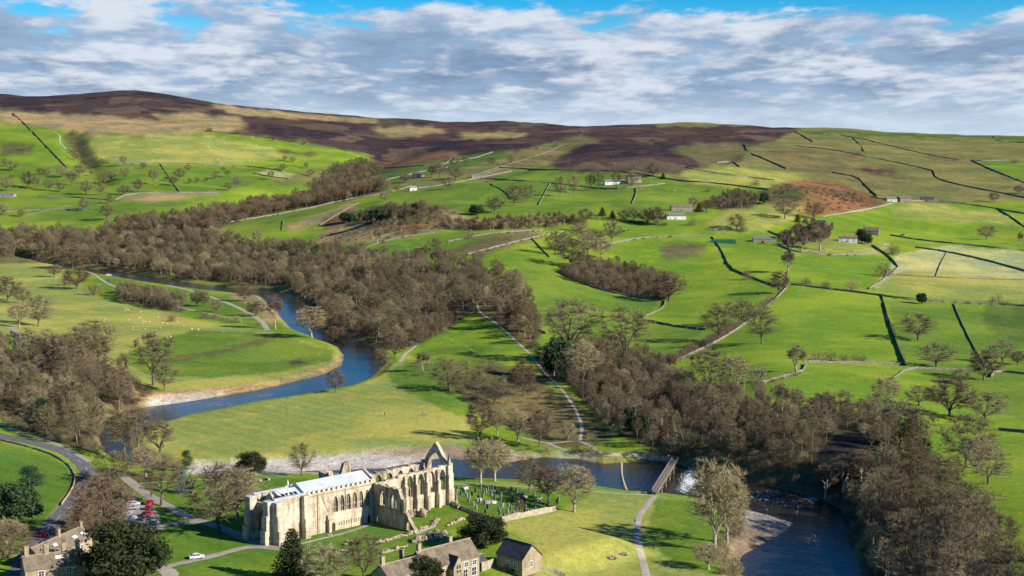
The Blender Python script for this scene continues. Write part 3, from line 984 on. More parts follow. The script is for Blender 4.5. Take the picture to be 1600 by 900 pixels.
# ------------------------------------------------------------------ river
def build_river():
    t = NT('river_water')
    p = t.coord('World')
    fo = t.n('ShaderNodeAttribute', attribute_name='foam').outputs['Fac']
    rip = t.n('ShaderNodeAttribute', attribute_name='ripple').outputs['Fac']
    sv = t.scalev(p, (1, 1, 1))
    n1 = t.noise(sv, 0.55, 5, 0.62, 0.8)
    n2 = t.noise(sv, 2.2, 3, 0.6, 0.3)
    fm = t.step(t.m('ADD', t.noise(t.scalev(p, (1.5, .38, 1)), 1.1, 6, 0.75, 1.2), t.m('MULTIPLY', fo, 0.30)), 0.66, 0.80)
    fm = t.m('MULTIPLY', fm, t.step(fo, 0.02, 0.2))
    col = t.mix(fm, t.mix(t.step(n1, .4, .7), (.020, .015, .008), (.036, .028, .016)), (.80, .82, .84))
    t.base(col)
    t.link(t.m('ADD', t.m('MULTIPLY', fm, 0.6), 0.07), t.b.inputs['Roughness'])
    t.b.inputs['Specular IOR Level'].default_value = 0.5
    t.b.inputs['IOR'].default_value = 1.36
    h = t.m('ADD', t.m('MULTIPLY', n1, 0.35), t.m('MULTIPLY', n2, 0.10))
    h = t.m('MULTIPLY', h, t.m('ADD', t.m('MULTIPLY', rip, .42), 0.16))
    h = t.m('ADD', h, t.m('MULTIPLY', fm, 0.2))
    t.bump(h, 1.0, 1.0)
    # ladder of cross-sections, wider than the channel so that it meets the banks under the turf
    A = np.array([p for p, q in RB])
    B = np.array([q for p, q in RB])
    s = np.linspace(0, len(A) - 1, (len(A) - 1) * 5 + 1)
    k = np.arange(len(A))
    A = np.stack([np.interp(s, k, A[:, 0]), np.interp(s, k, A[:, 1])], -1)
    B = np.stack([np.interp(s, k, B[:, 0]), np.interp(s, k, B[:, 1])], -1)
    d = A - B
    d /= np.linalg.norm(d, axis=1)[:, None]
    A = A + d * 1.2
    B = B - d * 1.2
    nx = 14
    w = np.linspace(0, 1, nx)
    P = A[:, None, :] * (1 - w)[None, :, None] + B[:, None, :] * w[None, :, None]
    nr = len(s)
    V = np.concatenate([P, np.full((nr, nx, 1), WATER_Z)], -1).reshape(-1, 3)
    i = np.arange(nr - 1)[:, None] * nx + np.arange(nx - 1)[None, :]
    Fq = np.stack([i, i + nx, i + nx + 1, i + 1], -1).reshape(-1, 4)
    me = np_mesh('river', V, Fq, t.mat, True)
    U, Vv = project(V[:, 0], V[:, 1], V[:, 2])
    foam = np.zeros(len(V))
    ripl = np.full(len(V), 0.35)

    def g(u, v, ru, rv, amp):
        return amp * np.exp(-((U - u) / ru) ** 2 - ((Vv - v) / rv) ** 2)
    foam += g(1078, 752, 16, 17, 1.1) + g(1095, 738, 20, 4, 1.0) + g(1066, 765, 10, 6, .8)
    foam += g(1270, 779, 16, 4, .9) + g(1225, 785, 45, 9, .55) + g(1268, 845, 14, 26, .5) + g(1210, 770, 40, 5, .5) + g(1180, 775, 25, 6, .45)
    foam += g(335, 632, 25, 4, .45) + g(415, 617, 14, 3, .6) + g(170, 430, 10, 3, .7) + g(210, 432, 14, 3, .5) + g(440, 468, 30, 9, .33) + g(300, 447, 60, 4, .25)
    ripl += np.where(Vv < 700, -0.05, 0.35) + g(1230, 780, 90, 25, .6) + g(760, 740, 60, 20, .2)
    for n_, a_ in (('foam', foam), ('ripple', ripl)):
        at = me.attributes.new(n_, 'FLOAT', 'POINT')
        at.data.foreach_set('value', a_.astype(np.float32))
    o = link(bpy.data.objects.new('river', me))
    tag(o, 'dark river winding through the meadows past the priory', kind='structure')


build_river()


# ------------------------------------------------------------------ roads, tracks and paths draped on the land
def densify(pts, step):
    out = [tuple(pts[0])]
    for a, b in zip(pts[:-1], pts[1:]):
        n = max(1, int(math.hypot(b[0] - a[0], b[1] - a[1]) / step))
        for k in range(1, n + 1):
            out.append((a[0] + (b[0] - a[0]) * k / n, a[1] + (b[1] - a[1]) * k / n))
    return out


def smooth_line(P, it=2):
    P = [tuple(p) for p in P]
    for _ in range(it):
        Q = [P[0]]
        for a, b in zip(P[:-1], P[1:]):
            Q.append((a[0] * .75 + b[0] * .25, a[1] * .75 + b[1] * .25))
            Q.append((a[0] * .25 + b[0] * .75, a[1] * .25 + b[1] * .75))
        Q.append(P[-1])
        P = Q
    return P


def world_line(px, step=6, smooth=2):
    q = smooth_line(px, smooth) if smooth else list(px)
    return [ground(u, v) for u, v in densify(q, step)]


def ribbon(name, px, width, mat, lift=0.07, label=None):
    W = world_line(px, 4, 3)
    P = [(x, y) for x, y, z in W]
    n = len(P)
    k = 5
    V = []
    for i in range(n):
        a, b = P[max(i - 1, 0)], P[min(i + 1, n - 1)]
        dx, dy = b[0] - a[0], b[1] - a[1]
        l = math.hypot(dx, dy) or 1
        nx, ny = -dy / l, dx / l
        w = (width if not hasattr(width, '__len__') else width[0] + (width[1] - width[0]) * i / (n - 1))
        w *= 1 + 0.10 * math.sin(i * 0.9) * math.sin(i * 0.37 + 1)
        for j in range(k):
            s = (j / (k - 1) - .5) * w
            X, Y = P[i][0] + nx * s, P[i][1] + ny * s
            V.append((X, Y, float(height_raw(X, Y)) + lift + (0 if 0 < j < k - 1 else -lift * .6)))
    Fq = [(i * k + j, i * k + j + 1, (i + 1) * k + j + 1, (i + 1) * k + j) for i in range(n - 1) for j in range(k - 1)]
    me = np_mesh(name, np.array(V), np.array(Fq), mat, True)
    o = link(bpy.data.objects.new(name, me))
    return tag(o, label, kind='structure')


M_ASPHALT = simple_mat('asphalt', (.145, .140, .140), (.095, .092, .092), .35, 5, .85, .2, coord='World')
M_TRACK = simple_mat('gravel_track', (.34, .30, .25), (.24, .205, .16), .3, 5, .95, .3, coord='World')
M_PATH = simple_mat('footpath_grit', (.42, .36, .28), (.30, .25, .185), .4, 5, .95, .3, coord='World')
M_LINE = simple_mat('road_paint', (.62, .62, .60), (.42, .42, .40), 2.0, coord='World')
M_DIRT = simple_mat('dirt_track', (.22, .16, .10), (.15, .115, .07), .3, 5, .95, .3, coord='World')

ROAD = [(-60, 660), (0, 682), (50, 691), (95, 703), (125, 720), (140, 738), (135, 762), (115, 788), (85, 815), (60, 845), (38, 880), (20, 930)]
ribbon('road', ROAD, 6.2, M_ASPHALT, .07, 'asphalt lane curving round the green paddock at lower left')
ribbon('footpath', [(-40, 648), (0, 662), (40, 680), (80, 690), (115, 706), (140, 722)], 2.6, M_TRACK, .09, 'grey path joining the lane from the wood')
ribbon('church_drive', [(185, 738), (200, 750), (225, 770), (245, 782), (275, 798), (305, 812), (340, 822), (372, 836), (405, 849), (440, 858)], 4.0, M_TRACK, .08, 'gravel drive from the lane to the church door')
ribbon('car_park', [(205, 790), (212, 800), (218, 812), (222, 830)], 12.5, M_TRACK, .06, 'gravel parking area beside the drive')
ribbon('side_drive', [(232, 827), (262, 819), (292, 817), (312, 814)], 3.4, M_TRACK, .10, 'gravel link between drive and parked cars')
ribbon('exit_drive', [(440, 858), (390, 853), (350, 864), (310, 874), (262, 884), (235, 892)], 3.2, M_TRACK, .11, 'gravel drive curving round the front lawn')
ribbon('house_drive', [(250, 886), (262, 892), (268, 900), (262, 925)], 4.5, M_PATH, .12, 'pale drive at the bottom edge by the dark yew')
ribbon('cloister_path', [(470, 850), (500, 842), (540, 833), (582, 818)], 1.6, M_TRACK, .08, 'thin path along the nave wall')
ribbon('river_path', [(215, 756), (260, 752), (330, 749), (400, 748)], 1.5, M_PATH, .08, 'thin path to the river bank behind the church')
ribbon('meadow_path', [(1022, 775), (1010, 790), (998, 806), (994, 825), (996, 848), (1004, 875), (1010, 900), (1014, 930)], 2.4, M_PATH, .08, 'pale path through the meadow to the footbridge')
ribbon('bank_path', [(700, 756), (760, 758), (830, 761), (900, 766), (960, 771), (1000, 773), (1030, 774)], 1.4, M_PATH, .09, 'pale path along the river bank by the graveyard')
ribbon('wood_path', [(1052, 719), (1020, 715), (985, 711), (955, 710), (930, 711), (898, 708), (872, 700), (855, 692)], 2.1, M_PATH, .12, 'pale path from the footbridge along the far bank')
ribbon('hill_path', [(905, 690), (910, 672), (904, 650), (890, 625), (872, 602), (856, 588), (842, 572), (828, 553), (808, 535), (790, 518), (768, 500), (748, 488), (745, 474)], 1.7, M_PATH, .14, 'pale path climbing from the river into the wood')
ribbon('loop_path', [(942, 712), (925, 698), (905, 689), (885, 690), (862, 693), (840, 690), (815, 684)], 2.0, M_PATH, .16, 'pale loop of path on the far bank')
ribbon('riverside_path', [(650, 540), (640, 548), (630, 556), (624, 566)], 2.0, M_PATH, .12, 'short pale path leaving the wood by the river')
ribbon('strid_road', [(135, 424), (150, 430), (165, 442), (190, 452), (230, 458)], 3.2, M_PATH, .10, 'pale lane to the riverside car park')
ribbon('strid_road', [(262, 446), (300, 454), (335, 466), (365, 477), (395, 492), (412, 505), (418, 516)], 4.0, M_PATH, .10, 'pale lane along the far river bank')
ribbon('meadow_lane', [(270, 478), (310, 486), (350, 496), (400, 497)], 2.6, M_PATH, .10, 'pale track behind the plantation')
ribbon('lodge_lane', [(15, 510), (25, 520), (33, 540), (32, 556), (20, 566)], 6.0, M_TRACK, .10, 'grey lane at the left edge in the trees')
ribbon('lodge_spur', [(30, 548), (45, 550), (54, 552)], 4.0, M_TRACK, .12, 'grey stub of lane at a gate')
ribbon('farm_road', [(1285, 338), (1330, 331), (1370, 324), (1395, 317)], 4.0, M_PATH, .14, 'pale farm road under the bracken knoll')
ribbon('moor_track', [(735, 276), (775, 262), (810, 252), (850, 240), (880, 226)], 2.6, M_TRACK, .2, 'pale track climbing to the moor')
ribbon('moor_track', [(905, 214), (912, 206), (908, 200), (915, 198)], 1.6, M_DIRT, .25, 'pale zigzag track on the brown moor')
ribbon('hill_track', [(82, 205), (95, 212), (92, 222), (104, 233)], 3.0, M_PATH, .2, 'pale track on the left green hillside')
ribbon('farm_track', [(42, 337), (70, 329), (120, 318)], 3.0, M_TRACK, .15, 'grey track across the left pasture')
ribbon('field_track', [(820, 420), (860, 409), (905, 398)], 2.0, M_DIRT, .12, 'worn track along the hillside pasture')


def road_lines():
    W = world_line(ROAD, 4, 3)
    for i in range(30, len(W) - 4, 5):
        x0, y0, _ = W[i]
        x1, y1, _ = W[i + 2]
        l = math.hypot(x1 - x0, y1 - y0) or 1
        nx, ny = -(y1 - y0) / l * .09, (x1 - x0) / l * .09
        m = MB().poly([(a, b, float(height_raw(a, b)) + .13) for a, b in ((x0 - nx, y0 - ny), (x1 - nx, y1 - ny), (x1 + nx, y1 + ny), (x0 + nx, y0 + ny))])
        o = m.build('road_marking', M_LINE)
        tag(o, 'white centre dash on the asphalt lane', kind='structure')


road_lines()


# ------------------------------------------------------------------ trees
def twig_mat(name, stops, bright=1.0):
    t = NT(name)
    c = t.ramp(t.rnd(), [(p, tuple(q * bright for q in col)) for p, col in stops])
    n = t.noise(t.coord('Object'), 0.5, 3)
    c = t.mix(t.m('MULTIPLY', n, 0.5), c, t.mix(1.0, c, (0.6, 0.58, 0.56), 'MULTIPLY'))
    t.base(c)
    t.b.inputs['Roughness'].default_value = 0.9
    return t.mat


M_BARK = simple_mat('bark', (.155, .125, .090), (.085, .070, .050), 1.2, 5, .95, .5, vary=.3)
M_PALEBARK = simple_mat('pale_bark', (.40, .34, .25), (.22, .185, .13), 1.5, 5, .9, .3, vary=.15)
M_TWIG = twig_mat('winter_twigs', [(0, (.095, .072, .048)), (.16, (.270, .215, .130)), (.32, (.170, .132, .072)), (.48, (.225, .198, .092)), (.64, (.150, .112, .066)), (.82, (.320, .252, .150)), (1, (.175, .135, .082))])
M_TWIG_PALE = twig_mat('budding_twigs', [(0, (.36, .30, .155)), (.5, (.40, .315, .18)), (1, (.32, .29, .14))])
M_TWIG_RED = twig_mat('reddish_twigs', [(0, (.200, .130, .080)), (.5, (.155, .105, .070)), (1, (.240, .175, .105))])
M_YEW = twig_mat('yew_needles', [(0, (.030, .042, .014)), (1, (.045, .050, .018))])
M_PINE = twig_mat('pine_needles', [(0, (.040, .075, .028)), (.5, (.055, .088, .030)), (1, (.035, .065, .030))])
M_SPRUCE = twig_mat('blue_spruce_needles', [(0, (.11, .16, .15)), (1, (.13, .17, .16))])
M_LARCH = twig_mat('larch_twigs', [(0, (.27, .15, .07)), (1, (.22, .13, .07))])
M_IVY = twig_mat('bramble', [(0, (.045, .055, .020)), (.4, (.085, .065, .036)), (.7, (.110, .070, .045)), (1, (.060, .072, .024))])


def rot_about(d, ax, an):
    c, s = math.cos(an), math.sin(an)
    return d * c + np.cross(ax, d) * s + ax * np.dot(ax, d) * (1 - c)


def unit(v):
    return v / (np.linalg.norm(v) + 1e-9)


class Twigs:
    def __init__(self):
        self.V = []
        self.n = 0

    def add(self, P, D, L, W, rs):
        """thin triangles from points P along D, length L, width W"""
        n = len(P)
        side = np.cross(D, rs.normal(size=(n, 3)))
        side /= np.linalg.norm(side, axis=1)[:, None] + 1e-9
        self.V.append(np.stack([P - side * W[:, None] / 2, P + side * W[:, None] / 2, P + D * L[:, None]], 1).reshape(-1, 3))
        self.n += n

    def leaf(self, P, S, rs):
        n = len(P)
        a = rs.normal(size=(n, 3))
        a /= np.linalg.norm(a, axis=1)[:, None]
        b = np.cross(a, rs.normal(size=(n, 3)))
        b /= np.linalg.norm(b, axis=1)[:, None]
        self.V.append(np.stack([P - a * S[:, None], P + b * S[:, None] * .8, P + a * S[:, None]], 1).reshape(-1, 3))
        self.n += n

    def mesh(self, name, mat, extra=None):
        V = np.concatenate(self.V)
        Fq = np.arange(len(V)).reshape(-1, 3)
        if extra:
            b = len(V)
            ev, ef = extra
            tri = []
            for f in ef:
                for k in range(1, len(f) - 1):
                    tri.append((b + f[0], b + f[k], b + f[k + 1]))
            V = np.concatenate([V, np.array(ev)])
            Fq = np.concatenate([Fq, np.array(tri)])
        return np_mesh(name, V, Fq, mat)


def bare_tree(seed, h=18.0, spread=0.75, trunk=0.25, limbs=6, upright=0.5, dens=1.0, twl=1.25, tww=.085, mat=None, bark=None):
    """a leafless broadleaf: trunk and limbs, then branches reaching to points of a lumpy crown, each ending in a spray of twigs"""
    rs = np.random.default_rng(seed)
    mb = MB()
    fine = MB()
    tw = Twigs()
    R = h * spread * .5
    r0 = h * 0.016 + .07
    th = h * trunk
    cz0 = th * .75                              # where the crown starts
    zc = cz0 + (h - cz0) * (.52 if upright > .4 else .45)
    lean = rs.normal(0, .04, 2)
    top = np.array([lean[0] * th, lean[1] * th, th])
    mb.tube([(0, 0, -.6), (0, 0, .3), tuple(top * .5), tuple(top)], [r0 * 1.5, r0 * 1.12, r0 * .92, r0 * .8], 7)
    # lumpy envelope
    ph0 = rs.uniform(0, 6.28, 6)

    def env(d):
        az = math.atan2(d[1], d[0])
        l = 1 + .08 * math.sin(2 * az + ph0[0]) + .07 * math.sin(3 * az + ph0[1] + 3 * d[2]) + .08 * math.sin(5 * az + ph0[2] + 5 * d[2])
        up = (h - zc) if d[2] > 0 else (zc - cz0)
        return l / math.sqrt((d[0] ** 2 + d[1] ** 2) / (R * R) + (d[2] / up) ** 2)
    nodes = []
    nrm = []
    for k in range(limbs):
        az = 2 * math.pi * (k + rs.uniform(-.35, .35)) / limbs
        el = rs.uniform(-.05, .9) if k else 1.35
        d = np.array([math.cos(el) * math.cos(az), math.cos(el) * math.sin(az), math.sin(el)])
        tgt = np.array([0, 0, zc]) + d * env(d) * rs.uniform(.6, .8)
        st = top * rs.uniform(.75, 1.0)
        n = 6
        pts, rad = [], []
        for i in range(n + 1):
            f = i / n
            p = st + (tgt - st) * f + np.array([0, 0, 1]) * math.sin(f * math.pi) * (-.06 + .1 * (1 - upright)) * h * .5 + rs.normal(0, .012 * h, 3) * (0 < i < n)
            pts.append(p)
            rad.append(r0 * .48 * (1 - .80 * f))
            nodes.append(p)
            nrm.append(rad[-1])
        mb.tube([tuple(q) for q in pts], rad, 5, False)
    N = np.array(nodes)
    nb = int(250 * dens)
    cen = np.array([0, 0, zc])
    for k in range(nb):
        d = unit(rs.normal(size=3))
        if d[2] < -.75:
            d[2] = -d[2]
        f = rs.uniform(.12, 1.0) ** .42
        tgt = cen + d * env(d) * f * .93
        # grow from a limb point lower and nearer the stem than the target
        cost = np.linalg.norm(N - tgt, axis=1) + np.maximum(0, N[:, 2] - tgt[2] + .5) * 1.2
        st = N[np.argmin(cost)]
        L = np.linalg.norm(tgt - st)
        m1 = st + (tgt - st) * .5 + rs.normal(0, .07 * L, 3) + np.array([0, 0, .05 * L])
        rr = .022 + .011 * L
        fine.tube([tuple(st), tuple(m1), tuple(tgt)], [rr, rr * .65, rr * .3], 3, False)
        cnt = 20
        g = rs.uniform(.10, 1.0, cnt)
        q = np.where((g < .5)[:, None], st + (m1 - st) * (g * 2)[:, None], m1 + (tgt - m1) * (g * 2 - 1)[:, None])
        out = unit(tgt - cen)
        dr = unit(tgt - m1) * .45 + out * .35 + np.array([0, 0, .12]) + rs.normal(0, .60, (cnt, 3))
        dr /= np.linalg.norm(dr, axis=1)[:, None]
        tw.add(q, dr, rs.uniform(.55, 1.15, cnt) * twl, rs.uniform(.6, 1.2, cnt) * tww, rs)
    trunk_me = mb.mesh('trunk', bark or M_BARK, True)
    crown_me = tw.mesh('crown', mat or M_TWIG, (fine.v, fine.f))
    return trunk_me, crown_me


def evergreen(seed, h, w, mat, kind='yew', leaf=.32, n=5200):
    rs = np.random.default_rng(seed)
    tw = Twigs()
    mb = MB()
    if kind == 'yew':
        mb.tube([(0, 0, -.5), (0, 0, h * .3), (0.2, 0.1, h * .6)], [h * .045, h * .035, h * .01], 7)
        ncl = 70
        th = np.arccos(rs.uniform(-.75, 1, ncl))
        ph = rs.uniform(0, 2 * np.pi, ncl)
        rr = rs.uniform(.72, 1.04, ncl)
        C = np.stack([np.sin(th) * np.cos(ph) * w / 2 * rr, np.sin(th) * np.sin(ph) * w / 2 * rr, h * .50 + np.cos(th) * h * .46 * rr], -1)
        k = n // ncl
        for c in C:
            o = rs.normal(0, 1, (k, 3))
            o /= np.linalg.norm(o, axis=1)[:, None]
            q = c + o * (rs.random((k, 1)) ** .5) * np.array([w * .16, w * .16, h * .12])
            tw.leaf(q, rs.uniform(.6, 1.3, k) * leaf, rs)
        q = rs.normal(0, .32, (n // 5, 3)) * np.array([w / 2, w / 2, h * .4]) + np.array([0, 0, h * .5])
        tw.leaf(q, rs.uniform(.8, 1.6, len(q)) * leaf, rs)
        core = MB().ball((0, 0, h * .48), w * .27, w * .27, h * .30, .2, 10, 8, random.Random(seed))
        return mb.mesh('trunk', M_BARK, True), tw.mesh('crown', mat, (core.v, core.f))
    elif kind == 'cone':
        mb.tube([(0, 0, -.5), (0, 0, h * .6), (0, 0, h * .97)], [h * .025, h * .015, h * .004], 6)
        nw = 26
        for i in range(nw):
            z = h * (.08 + .9 * i / nw)
            R = w / 2 * (1 - (z / h)) ** .8 + .15
            k = int(n / nw * (R / (w / 2)) + 12)
            az = rs.uniform(0, 2 * np.pi, k)
            r = R * rs.random(k) ** .45
            lob = 1 + .25 * np.sin(az * 5 + i * 1.7)
            q = np.stack([np.cos(az) * r * lob, np.sin(az) * r * lob, z - r * .25 + rs.normal(0, .2, k)], -1)
            tw.leaf(q, rs.uniform(.6, 1.2, k) * leaf, rs)
    else:                                   # scots pine: bare stem, flat plates of needles
        mb.tube([(0, 0, -.5), (.1, 0, h * .4), (.3, .2, h * .92)], [h * .024, h * .019, h * .006], 6)
        for i in range(22):
            z = h * rs.uniform(.35, .97)
            az = rs.uniform(0, 2 * np.pi)
            R = w / 2 * math.sin(math.pi * min(1, max(.25, (1.08 - z / h) * 1.3)) * .5) * rs.uniform(.4, 1)
            c = np.array([math.cos(az) * R, math.sin(az) * R, z])
            mb.tube([(.15, .1, z - h * .06), tuple(c)], [h * .006, h * .002], 4)
            k = n // 22
            o = rs.normal(0, 1, (k, 3)) * np.array([w * .13, w * .13, h * .035])
            tw.leaf(c + o, rs.uniform(.6, 1.3, k) * leaf, rs)
    return mb.mesh('trunk', M_BARK, True), tw.mesh('crown', mat)


def bush(seed, h, w, mat, n=700):
    rs = np.random.default_rng(seed)
    tw = Twigs()
    mb = MB()
    for k in range(7):
        az = rs.uniform(0, 6.28)
        mb.tube([(0, 0, -.2), (math.cos(az) * w * .15, math.sin(az) * w * .15, h * .4), (math.cos(az) * w * .32, math.sin(az) * w * .32, h * rs.uniform(.7, .95))], [.09, .06, .02], 4, False)
    th = np.arccos(rs.uniform(-.15, 1, n))
    ph = rs.uniform(0, 2 * np.pi, n)
    rr = rs.random(n) ** .4 * (1 + .18 * np.sin(ph * 3 + seed) * np.sin(th * 4))
    q = np.stack([np.sin(th) * np.cos(ph) * w / 2 * rr, np.sin(th) * np.sin(ph) * w / 2 * rr, h * .08 + np.cos(th) * h * .85 * rr], -1)
    d = q / (np.linalg.norm(q, axis=1)[:, None] + .01) + rs.normal(0, .5, (n, 3))
    d /= np.linalg.norm(d, axis=1)[:, None]
    tw.add(q, d, rs.uniform(.35, .8, n) * (.5 + h * .12), rs.uniform(.06, .12, n) * (.6 + h * .1), rs)
    return mb.mesh('trunk', M_BARK, True), tw.mesh('crown', mat)


# templates: name -> list of (trunk mesh, crown mesh, height, width)
TPL = {}


def tpl(kind, gen):
    out = []
    for tm, cm in gen:
        n = len(cm.vertices)
        co = np.empty(n * 3, np.float32)
        cm.vertices.foreach_get('co', co)
        co = co.reshape(-1, 3)
        wd = (np.percentile(co[:, 0], 97) - np.percentile(co[:, 0], 3) + np.percentile(co[:, 1], 97) - np.percentile(co[:, 1], 3)) / 2
        out.append((tm, cm, float(np.percentile(co[:, 2], 99.3)), float(wd)))
    TPL[kind] = out


tpl('oak', [bare_tree(s, 15, 1.05, .20, 7, .18, 1.05) for s in (11, 12, 13, 14)])
tpl('ash', [bare_tree(s, 20, .66, .26, 6, .50, 1.15) for s in (21, 22, 23, 24)])
tpl('tall', [bare_tree(s, 24, .46, .36, 6, .62, 1.0) for s in (31, 32, 33)])
tpl('willow', [bare_tree(s, 20, .66, .18, 8, .45, 1.6, 1.35, .09, M_TWIG_PALE, M_PALEBARK) for s in (41, 42, 43)])
tpl('brown', [bare_tree(s, 18, .80, .14, 8, .40, 1.6, 1.3, .09, M_TWIG_RED) for s in (51, 52)])
tpl('birch', [bare_tree(s, 16, .36, .26, 5, .70, .7, 1.2, .07, M_TWIG_RED, M_PALEBARK) for s in (61, 62)])
tpl('larch', [bare_tree(s, 22, .36, .15, 7, .55, 1.1, 1.1, .08, M_LARCH) for s in (71, 72)])
tpl('yew', [evergreen(s, 11, 12, M_YEW, 'yew', .36, 9500) for s in (81, 82)])
tpl('holly', [evergreen(s, 8, 6, M_PINE, 'yew', .30, 4200) for s in (83, 84)])
tpl('pine', [evergreen(s, 18, 11, M_PINE, 'pine', .40, 4200) for s in (85, 86)])
tpl('cone', [evergreen(s, 14, 7.0, M_YEW, 'cone', .34, 5000) for s in (87,)])
tpl('spruce', [evergreen(s, 12, 5, M_SPRUCE, 'cone', .28, 3500) for s in (88,)])
tpl('bush', [bush(s, 4, 5, M_TWIG, 800) for s in (91, 92, 93)])
tpl('palebush', [bush(s, 4, 5, M_TWIG_PALE, 900) for s in (94, 95)])
tpl('redbush', [bush(s, 4, 5, M_TWIG_RED, 800) for s in (96, 97)])
tpl('bramble', [bush(s, 2.6, 4.5, M_IVY, 800) for s in (98, 99, 100)])

ORD = ['first', 'second', 'third', 'fourth', 'fifth', 'sixth', 'seventh', 'eighth', 'ninth', 'tenth', 'eleventh', 'twelfth', 'thirteenth', 'fourteenth', 'fifteenth',
       'sixteenth', 'seventeenth', 'eighteenth', 'nineteenth', 'twentieth']
for _d, _n in ((20, 'twenty'), (30, 'thirty'), (40, 'forty'), (50, 'fifty'), (60, 'sixty')):
    ORD += [_n + '-' + ORD[k] for k in range(9)] + [{20: 'thirtieth', 30: 'fortieth', 40: 'fiftieth', 50: 'sixtieth', 60: 'seventieth'}[_d]]

TREE_NAME = {'oak': 'bare_tree', 'ash': 'bare_tree', 'tall': 'bare_tree', 'willow': 'bare_tree', 'brown': 'bare_tree', 'birch': 'birch_tree', 'larch': 'larch_tree', 'yew': 'yew_tree',
             'holly': 'evergreen_tree', 'pine': 'pine_tree', 'cone': 'conifer_tree', 'spruce': 'spruce_tree', 'bush': 'shrub', 'palebush': 'shrub', 'redbush': 'shrub', 'bramble': 'shrub'}
PLACED = []


def tree_at(x, y, z, kind, h, w=None, label=None, group=None, seed=None):
    rs = random.Random(seed if seed is not None else int(x * 13 + y * 7))
    tm, cm, th, tw_ = rs.choice(TPL[kind])
    s = h / th
    sx = s if w is None else min(max(w / tw_, s * .5), s * 2.0)
    name = TREE_NAME[kind]
    root = empty(name, (x, y, z - .1), rs.uniform(0, 6.28), label, 'shrub' if name == 'shrub' else 'tree', group)
    root.scale = (sx, sx, s)
    for me, nm in ((tm, 'stem' if name == 'shrub' else 'trunk'), (cm, 'foliage' if name == 'shrub' else 'crown')):
        o = bpy.data.objects.new(nm, me)
        link(o, root)
    PLACED.append((x, y))
    return root


def tree_px(u, v, hpx, wpx, kind, label, group=None):
    x, y, z = ground(u, v)
    d = y * CP - (z - HC) * SP
    # looking down at an angle: a vertical metre shows a little shorter
    ang = math.cos(math.atan2(HC - z, math.hypot(x, y)))
    h = hpx * d / F / max(ang, .6)
    w = wpx * d / F if wpx else None
    return tree_at(x, y, z, kind, h, w, label, group, int(u * 31 + v))


